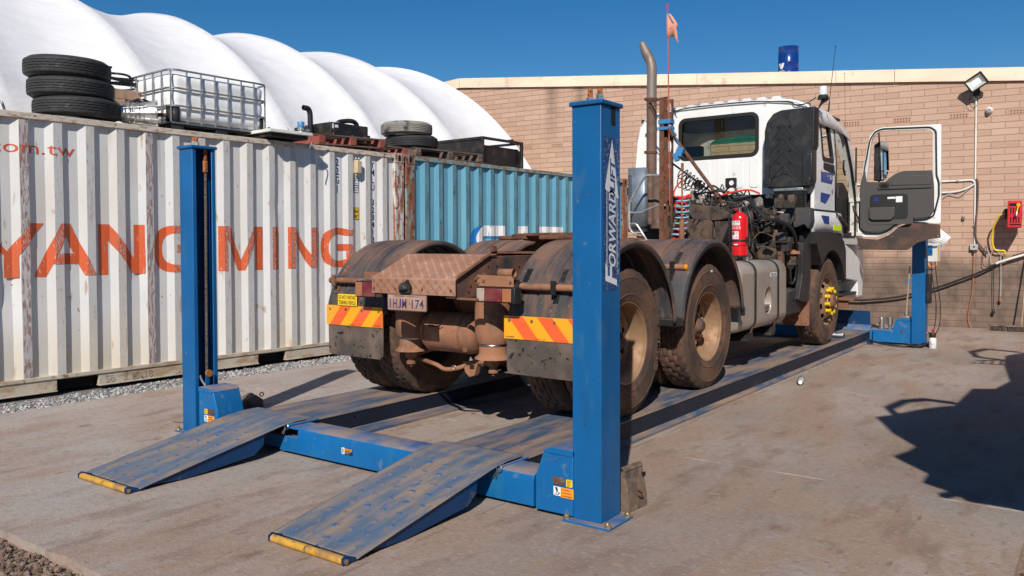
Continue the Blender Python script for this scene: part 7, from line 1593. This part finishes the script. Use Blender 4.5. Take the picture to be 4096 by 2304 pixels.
b = MB(); b._f([b.v(f3_(p, .032)) for p in Bq]); b.build('led_panel_glare', mat('led_panel_glare', (.9, .9, .82), .4, emit=((1, .98, .9), .8)), fl_, local=True, recalc=False)  # emission stands in for sun glare on the unlit panel
b = MB(); b.bar((0, .03, -.02), (.0, .12, -.20), .10, .006); b.bar((0, .12, -.20), (.01, .20, -.235), .04, .03); b.build('bracket', M_black, fl_, local=True)
b = MB(); b.tube(bez([(-.02, .05, -.05), (-.06, .08, -.16), (-.10, .12, -.28), (-.04, .18, -.38), (0, .20, -.24)]), .004, 6); b.build('lead', M_cable, fl_, local=True)
cn, p0 = wth('conduit', 'white vertical electrical conduit with a side branch running down the brick wall', 'conduit', -1.748, 1.33, .02)
wtube([(-1.746, 3.60), (-1.746, 3.0), (-1.747, 2.3), (-1.747, 1.8), (-1.747, 1.33)], .0125, .02, base=p0).build('riser', M_pvc, cn, local=True)
b = MB(); c = Vector(wo(-1.751, 3.632, .03)) - p0; b.lathe([(0, -.035), (.040, -.035), (.042, -.03), (.042, .03), (0, .03)], c, 'y', 24); jb = b.build('junction_box', M_pvc, cn, local=True); b = MB(); b.lathe([(0, -.037), (.018, -.037)], c, 'y', 16); b.build('box_gland', M_seal, jb, local=True, recalc=False)
b = wtube([(-3.6, 2.335), (-2.6, 2.333), (-2.0, 2.335), (-1.80, 2.338), (-1.757, 2.30)], .0135, .02, base=p0); b.build('branch', M_pvc, cn, local=True)
b = wtube([(-3.6, 2.155), (-2.4, 2.156), (-2.1, 2.158), (-1.98, 2.17), (-1.89, 2.20), (-1.80, 2.245), (-1.745, 2.29)], .0125, .03, base=p0); b.build('branch', M_pvc, cn, local=True)
b = wtube([(-2.3, 2.12, .03), (-2.2, 2.08, .04), (-2.12, 2.13, .04), (-2.02, 2.11, .04), (-1.95, 2.10, .04), (-1.88, 2.17, .04), (-1.80, 2.24, .04)], .006, base=p0); b.build('grey_lead', M_grey, cn, local=True)
for X, Z in ((-1.99, 2.335), (-1.746, 3.50), (-1.747, 1.62)):
    b = MB(); c = Vector(wo(X, Z, .02)) - p0; b.box(c.x - .02, c.x + .02, c.y - .016, c.y + .02, c.z - .012, c.z + .012); b.build('saddle', M_steel, cn, local=True, bevel=.003)
b = wtube([(-1.735, 2.36, .05), (-1.712, 2.28, .05), (-1.715, 2.0, .04), (-1.722, 1.85, .04), (-1.735, 1.65, .05), (-1.738, 1.5, .05), (-1.715, 1.38, .05), (-1.65, 1.28, .05), (-1.57, 1.18, .06)], .014, base=p0); b.build('flexible_conduit', M_guard, cn, local=True)
sk, p0 = wth('power_socket', 'grey power socket box at the foot of the white conduit', 'socket', -1.753, 1.286, .02)
b = MB(); b.box(-.056, .056, -.045, .02, -.045, .045); bx = b.build('box', M_grey, sk, local=True, bevel=.006); b = MB(); b.box(-.014, .014, -.049, -.045, -.005, .02); b.build('switch', M_seal, bx, local=True)
b = MB(); b.cyl((0, -.03, -.045), (0, -.03, -.09), .022, .016, n=14); b.build('plug', M_dark, sk, local=True)
od, p0 = wth('extension_lead', 'orange extension lead hanging from the power socket to the floor', 'cable', -1.754, 1.187, .05)
wtube([(-1.754, 1.20), (-1.757, .9), (-1.775, .55), (-1.815, .30), (-1.825, .18), (-1.80, .06), (-1.75, -.01), (-1.68, -.045), (-1.55, -.05, .1)], .005, .04, 6, base=p0).build('cord', mat('orange_cord', (.50, .16, .05), .5), od, local=True)
dm, p0 = wth('security_camera', 'small white dome security camera on the brick wall right of the conduit', 'camera', -1.568, 3.409, .02)
b = MB(); b.lathe([(0, -.07), (.02, -.068), (.04, -.05), (.052, -.02), (.056, .0), (.056, .02), (0, .02)], (0, 0, 0), 'y', 24); b.build('dome', M_pvc, dm, local=True)
b = MB(); b.cyl((.0, -.069, -.005), (.0, -.078, -.006), .028, n=20); b.build('lens_plate', M_grey, dm, local=True)
for xx in (-.01, .012): b = MB(); b.cyl((xx, -.078, -.005), (xx, -.080, -.005), .007, n=10); b.build('lens', M_seal, dm, local=True)
rl, p0 = wth('hose_reel', 'red plastic hose reel casing mounted on the brick wall', 'hose reel', -1.245, 1.79, .38)
b = MB(); f4 = lambda p, d: (p[0], -.10 + d, p[1])
b.prism(rpoly([(-.098, .0), (-.092, .205), (.092, .205), (.10, 0), (.088, -.205), (-.10, -.205)], .015), 'y', -.10, .26); cs_ = b.build('casing', M_redpl, rl, local=True, bevel=.02)
for xx in (-.052, -.018, .018, .052):
    for zz in (.055, -.085): b = MB(); b.box(xx - .008, xx + .008, -.103, -.099, zz - .045, zz + .045); b.build('slot', M_void, cs_, local=True)
b = MB(); b.prism(rrect(-.075, .075, .125, .165, .015, 3), 'y', -.104, -.10); b.box(-.07, .08, -.104, -.10, -.165, -.148); b.build('mouth', M_void, cs_, local=True)
b = MB(); b.box(-.098, .10, -.108, -.09, -.008, .0); b.build('seam', M_redpl, cs_, local=True, bevel=.003)
b = MB(); b.cyl((.045, -.12, .14), (.025, -.16, .03), .009, n=8); b.lathe([(.012, 0), (.026, .0), (.026, .02), (.012, .02)], (.045, -.115, .14), 'y', 16, closed=True); b.build('nozzle_hose', M_yellow, rl, local=True)
b = MB(); b.cyl((.025, -.16, .03), (.018, -.17, -.02), .012, n=10); b.build('nozzle', M_chrome, rl, local=True)
b = MB(); b.box(-.03, .03, .26, .40, -.10, .10); b.box(-.13, -.09, .0, .2, -.06, .09); b.build('wall_bracket', M_black, rl, local=True, bevel=.006)
yh, p0 = wth('air_hose', 'yellow air hose looping down from the red reel to a brass fitting', 'hose', -1.375, 1.80, .2)
wtube([(-1.345, 1.80, .3), (-1.40, 1.795, .28), (-1.455, 1.74, .25), (-1.505, 1.60, .2), (-1.522, 1.48, .15), (-1.515, 1.36, .12), (-1.485, 1.26, .1), (-1.45, 1.235, .1), (-1.40, 1.232, .1), (-1.36, 1.232, .1), (-1.345, 1.215, .1), (-1.342, 1.18, .1)], .0135, base=p0).build('hose', M_yellow, yh, local=True)
b = MB(); c = Vector(wo(-1.342, 1.155, .1)) - p0; b.cyl(c + Vector((0, 0, .02)), c - Vector((0, 0, .02)), .014, n=10); b.cyl(c, c + Vector((.09, 0, -.005)), .012, n=10); b.build('fitting', mat('brass', (.45, .32, .12), .4, .9), yh, local=True)
bp, p0 = wth('dark_pipe', 'long dark hose strung diagonally across the wall behind the rear post', 'hose', -2.33, .61, .08)
wtube([(-4.8, .42), (-3.6, .398), (-3.2, .42), (-2.8, .48), (-2.33, .617), (-2.0, .75), (-1.652, .906), (-1.412, 1.05)], .017, .08, base=p0).build('hose', M_cable, bp, local=True)
wtube([(-1.46, 1.03), (-1.40, 1.060), (-1.25, 1.115), (-1.086, 1.174), (-.8, 1.29), (-.5, 1.42)], .018, .085, base=p0).build('pale_sleeve', M_pvc, bp, local=True)
wtube([(-1.25, 1.15), (-1.15, 1.185), (-1.0, 1.235), (-.7, 1.35)], .009, .10, base=p0).build('second_hose', M_cable, bp, local=True)
for nm, lb, pts, mt, pl in (('power_lead', 'black power lead with a round plug hanging lowest on the wall', [(-1.575, 1.20), (-1.60, 1.30), (-1.63, 1.18), (-1.635, 1.03), (-1.60, .985), (-1.52, 1.0), (-1.49, .96), (-1.49, .7), (-1.485, .45), (-1.483, .30)], M_cable, (-1.484, .28)), ('power_lead', 'grey power lead with a pale plug hanging right of the black one', [(-1.41, 1.05), (-1.46, 1.03), (-1.52, 1.04), (-1.53, 1.15), (-1.49, 1.24), (-1.43, 1.25), (-1.395, 1.18), (-1.392, 1.0), (-1.388, .75), (-1.392, .52)], M_grey, (-1.394, .47))):
    r_, p0 = wth(nm, lb, 'cable', pts[0][0], pts[0][1], .06); wtube(pts, .0052, .06, 6, base=p0).build('cord', mt, r_, local=True); c = Vector(wo(pl[0], pl[1], .06)) - p0; b = MB(); b.lathe([(0, -.035), (.02, -.03), (.024, 0), (.012, .03), (.006, .045)], c, 'z', 14); b.build('plug', mt if mt is M_cable else M_suspdirt, r_, local=True)
pd_, p0 = wth('padlock', 'small brass padlock hanging on the bare brick wall', 'padlock', -1.905, 1.75, .02)
b = MB(); b.box(-.022, .022, -.02, .0, -.035, .012); b.build('body', mat('padlock_body', (.16, .13, .10), .5, .5), pd_, local=True, bevel=.005); b = MB(); b.tube(bez([(-.013, -.01, .01), (-.013, -.01, .035), (0, -.01, .048), (.013, -.01, .035), (.013, -.01, .01)]), .004, 6); b.build('shackle', M_chrome, pd_, local=True)
# broom
br_ = thing('broom', 'wide workshop broom with dark bristles standing on the slab edge by the wall', 'broom', WM @ Vector(wo(-1.2, -.02, .35)), WA_, local=True)
p0 = Vector(wo(-1.2, -.02, .35)); 
b = MB(); b.box(-.36, .42, -.03, .03, .075, .10); b.build('head', M_wood, br_, local=True, bevel=.006)
b = MB(); rnd = random.Random(2)
for k in range(260): x = -.35 + .76 * rnd.random(); y = rnd.uniform(-.025, .025); b.cyl((x, y, .078), (x + rnd.uniform(-.015, .015), y + rnd.uniform(-.03, .012), .012), .006, .004, n=4)
b.build('bristles', mat('bristle', (.07, .05, .035), .9), br_, local=True)
b = MB(); b.cyl((.06, 0, .10), (.16, .28, 1.45), .012, n=10); b.build('handle', M_crate, br_, local=True)
# things around the far lift post
cyl_ = None
for k, (x, z1, lb) in enumerate(((-2.527, .345, 'short galvanised lifting adapter on the far beam, nearer the runway'), (-2.421, .352, 'taller topped galvanised lifting adapter on the far beam beside the housing'))):
    a = thing('lifting_adapter', lb, 'adapter', (x, 12.02, .188), 0, 'lifting adapters on the far beam'); b = MB()
    if k == 0: b.lathe([(0, .345), (.022, .345), (.024, .34), (.024, .29), (.036, .288), (.036, .19), (0, .19)], (x, 12.02, 0), 'z', 24)
    else: b.lathe([(.0, .352), (.037, .352), (.037, .25), (.022, .248), (.022, .19), (0, .19)], (x, 12.02, 0), 'z', 24)
    b.build('sleeve', M_steel, a)
bo = thing('brush', 'long handled brush leaning upside down between the housing and the far post', 'brush', (-2.21, 11.9, .347))
b = MB(); b.cyl((-2.215, 12.0, .42), (-2.165, 11.93, 1.05), .010, n=8); b.build('handle', M_crate, bo)
b = MB(); b.cyl((-2.192, 11.968, .72), (-2.178, 11.948, .89), .0108, n=8); b.build('grip_band', mat('blue_band', (.05, .35, .65), .4), bo)
b = MB(); b.box(-2.258, -2.17, 11.95, 12.06, .352, .38); b.cyl((-2.213, 12.0, .38), (-2.215, 12.0, .43), .025, n=14); b.build('head', M_steel, bo, bevel=.005)
pp_ = thing('paper_sheet', 'white printed sheet tilted behind the control box on the far post', 'paper', (-1.83, 12.0, 1.3))
b = MB(); b.poly([(-1.965, 12.065, 1.37), (-1.815, 12.065, 1.30), (-1.700, 12.08, 1.432), (-1.850, 12.08, 1.56)]); b.build('sheet', M_paper, pp_, recalc=False, solid=.0015)
b = MB()
for k in range(6): b.bar((-1.93 + k * .021, 12.06, 1.385 + k * .024), (-1.82 + k * .018, 12.061, 1.335 + k * .024), .0015, .004, (0, 1, 0))
b.build('print_lines', M_grey, pp_)
sb = thing('spray_bottle', 'white hand pump spray bottle with black top and red plunger by the far post', 'bottle', (-1.855, 11.76, 0))
b = MB(); b.lathe([(0, .0), (.040, .0), (.044, .006), (.044, .10), (.040, .13), (.028, .148), (0, .15)], (-1.855, 11.76, 0), 'z', 24); bd_ = b.build('body', M_pvc, sb)
b = MB(); b.lathe([(.034, .135), (.037, .15), (.034, .19), (.026, .205), (0, .207)], (-1.855, 11.76, 0), 'z', 20); b.box(-1.915, -1.86, 11.75, 11.77, .185, .202); b.box(-1.902, -1.885, 11.752, 11.768, .10, .195); b.build('pump_head', M_black, sb, bevel=.003)
b = MB(); b.cyl((-1.858, 11.76, .205), (-1.858, 11.76, .245), .009, n=10); b.cyl((-1.858, 11.76, .242), (-1.858, 11.76, .252), .024, .018, n=14); b.cyl((-1.915, 11.76, .195), (-1.93, 11.755, .193), .008, n=8); b.build('plunger', M_redpl, sb)
b = MB(); b.lathe([(.0445, .03), (.0445, .085)], (-1.855, 11.76, 0), (Vector((0, 0, 1)), Vector((1, 0, 0)), Vector((0, 1, 0))), 12, a0=radians(-130), a1=radians(-60)); b.build('label', mat('bottle_label', (.35, .30, .35), .5, layers=[dict(col=(.75, .75, .75), scale=90, lo=.45, hi=.55)]), bd_, recalc=False)
b = MB(); bmesh.ops.create_icosphere(b.bm, subdivisions=3, radius=.1)
for v in b.bm.verts: n_ = noise.noise(v.co * 16) * .5 + noise.noise(v.co * 40) * .2; v.co *= 1 + n_; v.co.z = max(-.02, v.co.z * .28) + .02; v.co.y *= .8; v.co.x *= 1.05
rg_ = b.build('rag', M_seal, None, ang=20); rg_.location = (-2.04, 11.72, 0); tag(rg_, 'crumpled black rag on the floor at the foot of the far post', 'rag')
# clipboard
cl = thing('clipboard', 'black clipboard case with a white sheet lying on the runway by the front wheel', 'clipboard', (-2.84, 11.0, ZR), radians(12), local=True)
b = MB(); b.box(-.085, .085, -.16, .13, 0, .028); b.build('case', M_black, cl, local=True, bevel=.008); b = MB(); b.box(-.07, .07, -.12, .12, .029, .031); b.build('sheet', M_paper, cl, local=True); b = MB(); b.cyl((-.02, .02, .036), (.05, .10, .036), .004, n=6); b.build('pen', M_stkblue, cl, local=True)
# drink bottle on the slab
db = thing('drink_bottle', 'clear drink bottle with white cap and blue yellow label lying on the slab', 'bottle', (-2.43, 8.10, .034), radians(14), local=True)
axy = (Vector((0, 1, 0)), Vector((1, 0, 0)), Vector((0, 0, 1)))
b = MB(); b.lathe([(.013, -.115), (.016, -.10), (.030, -.06), (.034, -.03), (.033, .02), (.030, .03), (.033, .045), (.034, .09), (.028, .115), (0, .115)], (0, 0, 0), axy, 24); b.build('body', mat('bottle_plastic', (.62, .62, .58), .2, trans=.4), db, local=True)
b = MB(); b.lathe([(0, -.14), (.018, -.14), (.019, -.135), (.019, -.108), (.013, -.108)], (0, 0, 0), axy, 20); b.build('cap', M_wlab, db, local=True)
b = MB(); b.lathe([(.0345, -.005), (.0345, .055)], (0, 0, 0), axy, 24); b.build('label', mat('drink_label', (.03, .03, .30), .4, layers=[dict(col=(.80, .60, .02), scale=34, lo=.5, hi=.54, det=1)], var=0), db, local=True)
# wheel chocks
def chock(label, loc, rz_, L=.28, W=.16, Hh=.215):
    r = thing('wheel_chock', label, 'wheel chock', loc, rz_, 'rubber wheel chocks by the lift posts', local=True)
    n = 8; P = [(-L / 2, 0), (-L / 2, .03)]
    for k in range(n): t = k / n; P += [(-L / 2 + .02 + t * L * .62, .03 + t * (Hh - .03)), (-L / 2 + .045 + t * L * .62, .035 + (t + .55 / n) * (Hh - .03)), (-L / 2 + .052 + t * L * .62, .022 + (t + .55 / n) * (Hh - .03))]
    P += [(L * .18, Hh), (L * .30, Hh), (L / 2, .06), (L / 2, 0)]
    b = MB(); b.prism(P, 'y', -W / 2, W / 2); b.build('block', M_dirtchock, r, local=True, ang=20, bevel=.003)
    b = MB(); b.box(-.04 + L * .2, .04 + L * .2, W / 2 - .02, W / 2 + .001, Hh - .07, Hh - .05); b.build('hand_slot', M_void, r, local=True)
    b = MB(); b.tube([(L / 2 + .012 + .016 * cos(t), 0, .09 + .016 * sin(t)) for t in [2 * pi * k / 12 for k in range(12)]], .0045, 6, closed=True); b.build('ring', M_rust, r, local=True)
    return r
chock('dusty ribbed rubber wheel chock on end behind the near blue post', (-2.045, 3.80, 0), radians(-6), L=.165, W=.17, Hh=.225)
chock('brown rubber wheel chock lying behind the left post on the slab', (-5.93, 4.28, 0), radians(70), L=.26, W=.17, Hh=.10)
b = MB(); b.tube(bez([(-5.62, 3.72, .01), (-5.70, 3.66, .016), (-5.78, 3.60, .008), (-5.86, 3.57, .012)]), .0035, 5); b.tube(bez([(-5.76, 3.61, .01), (-5.77, 3.66, .02)]), .002, 5); tw = b.build('twig', M_wood, None); tag(tw, 'thin dry twig on the slab beside the left post', 'twig')

# ---------------------------------------------------------------- unseen vehicle added outside the frame, outline shaped to cast the right-hand shadow
pm = thing('unseen_vehicle', 'dark loader parked beyond the right edge, an unseen vehicle shaped from its shadow on the slab', 'caster', (1.4, 5.5, 0))
X_ = .5
def off(ps): return [(max(p[0], 0) if False else p[0], p[1]) for p in ps]
b = MB(); b.prism([(3.75, .95), (3.13, 1.44), (2.9, 1.67), (2.62, 1.88), (2.55, 2.04), (2.31, 2.33), (2.52, 2.34), (2.36, 2.64), (2.30, 2.78), (2.64, 2.68), (2.80, 2.66), (2.70, 3.02), (2.75, 3.40), (3.12, 3.24), (3.65, 3.05), (4.10, 2.86), (4.51, 2.66), (5.52, 2.64), (6.0, 2.34), (6.7, 2.22), (7.6, 2.5), (8.3, 2.6), (9.2, 2.3), (9.6, .95)], 'x', X_, X_ + 1.6)
b.build('body', M_black, pm, bevel=.01)
b = MB(); b.bar((X_ + .02, 3.13, 3.24), (X_ + .02, 3.18, 3.44), .05, .06); b.tube([(X_ + .03, 3.17, 3.42), (X_ + .03, 3.65, 3.34), (X_ + .03, 4.1, 3.12), (X_ + .03, 4.5, 2.76)], .045, 8); b.build('caster_rail', M_black, pm)
b = MB(); b.bar((X_ + .02, 2.60, 2.02), (X_ + .02, 2.36, 2.12), .04, .05); b.build('step_arm', M_black, pm)
b = MB()
b.tube([(X_ + .02, 8.1, 2.10), (X_ + .02, 6.85, 3.05), (X_ + .02, 7.2, 2.98), (X_ + .02, 8.4, 2.30)], .018, 6)
for k in range(1, 6): t = k / 6; b.cyl((X_ + .02, 6.85 + 1.25 * t, 3.05 - .95 * t), (X_ + .02, 7.1 + 1.35 * t, 3.02 - .82 * t), .014, n=6)
b.build('ladder', M_black, pm)
b = MB(); b.tube([(X_ + .02, 8.0, 2.45), (X_ + .02, 7.42, 3.08), (X_ + .02, 7.66, 3.26), (X_ + .02, 8.3, 3.08), (X_ + .02, 8.9, 2.5)], .05, 8); b.build('guard_rail', M_black, pm)
for yy in (3.6, 8.0): b = MB(); b.cyl((X_ + .1, yy, .65), (X_ + .55, yy, .65), .65, n=32); b.build('wheel', M_tyreblk, pm, bevel=.05)
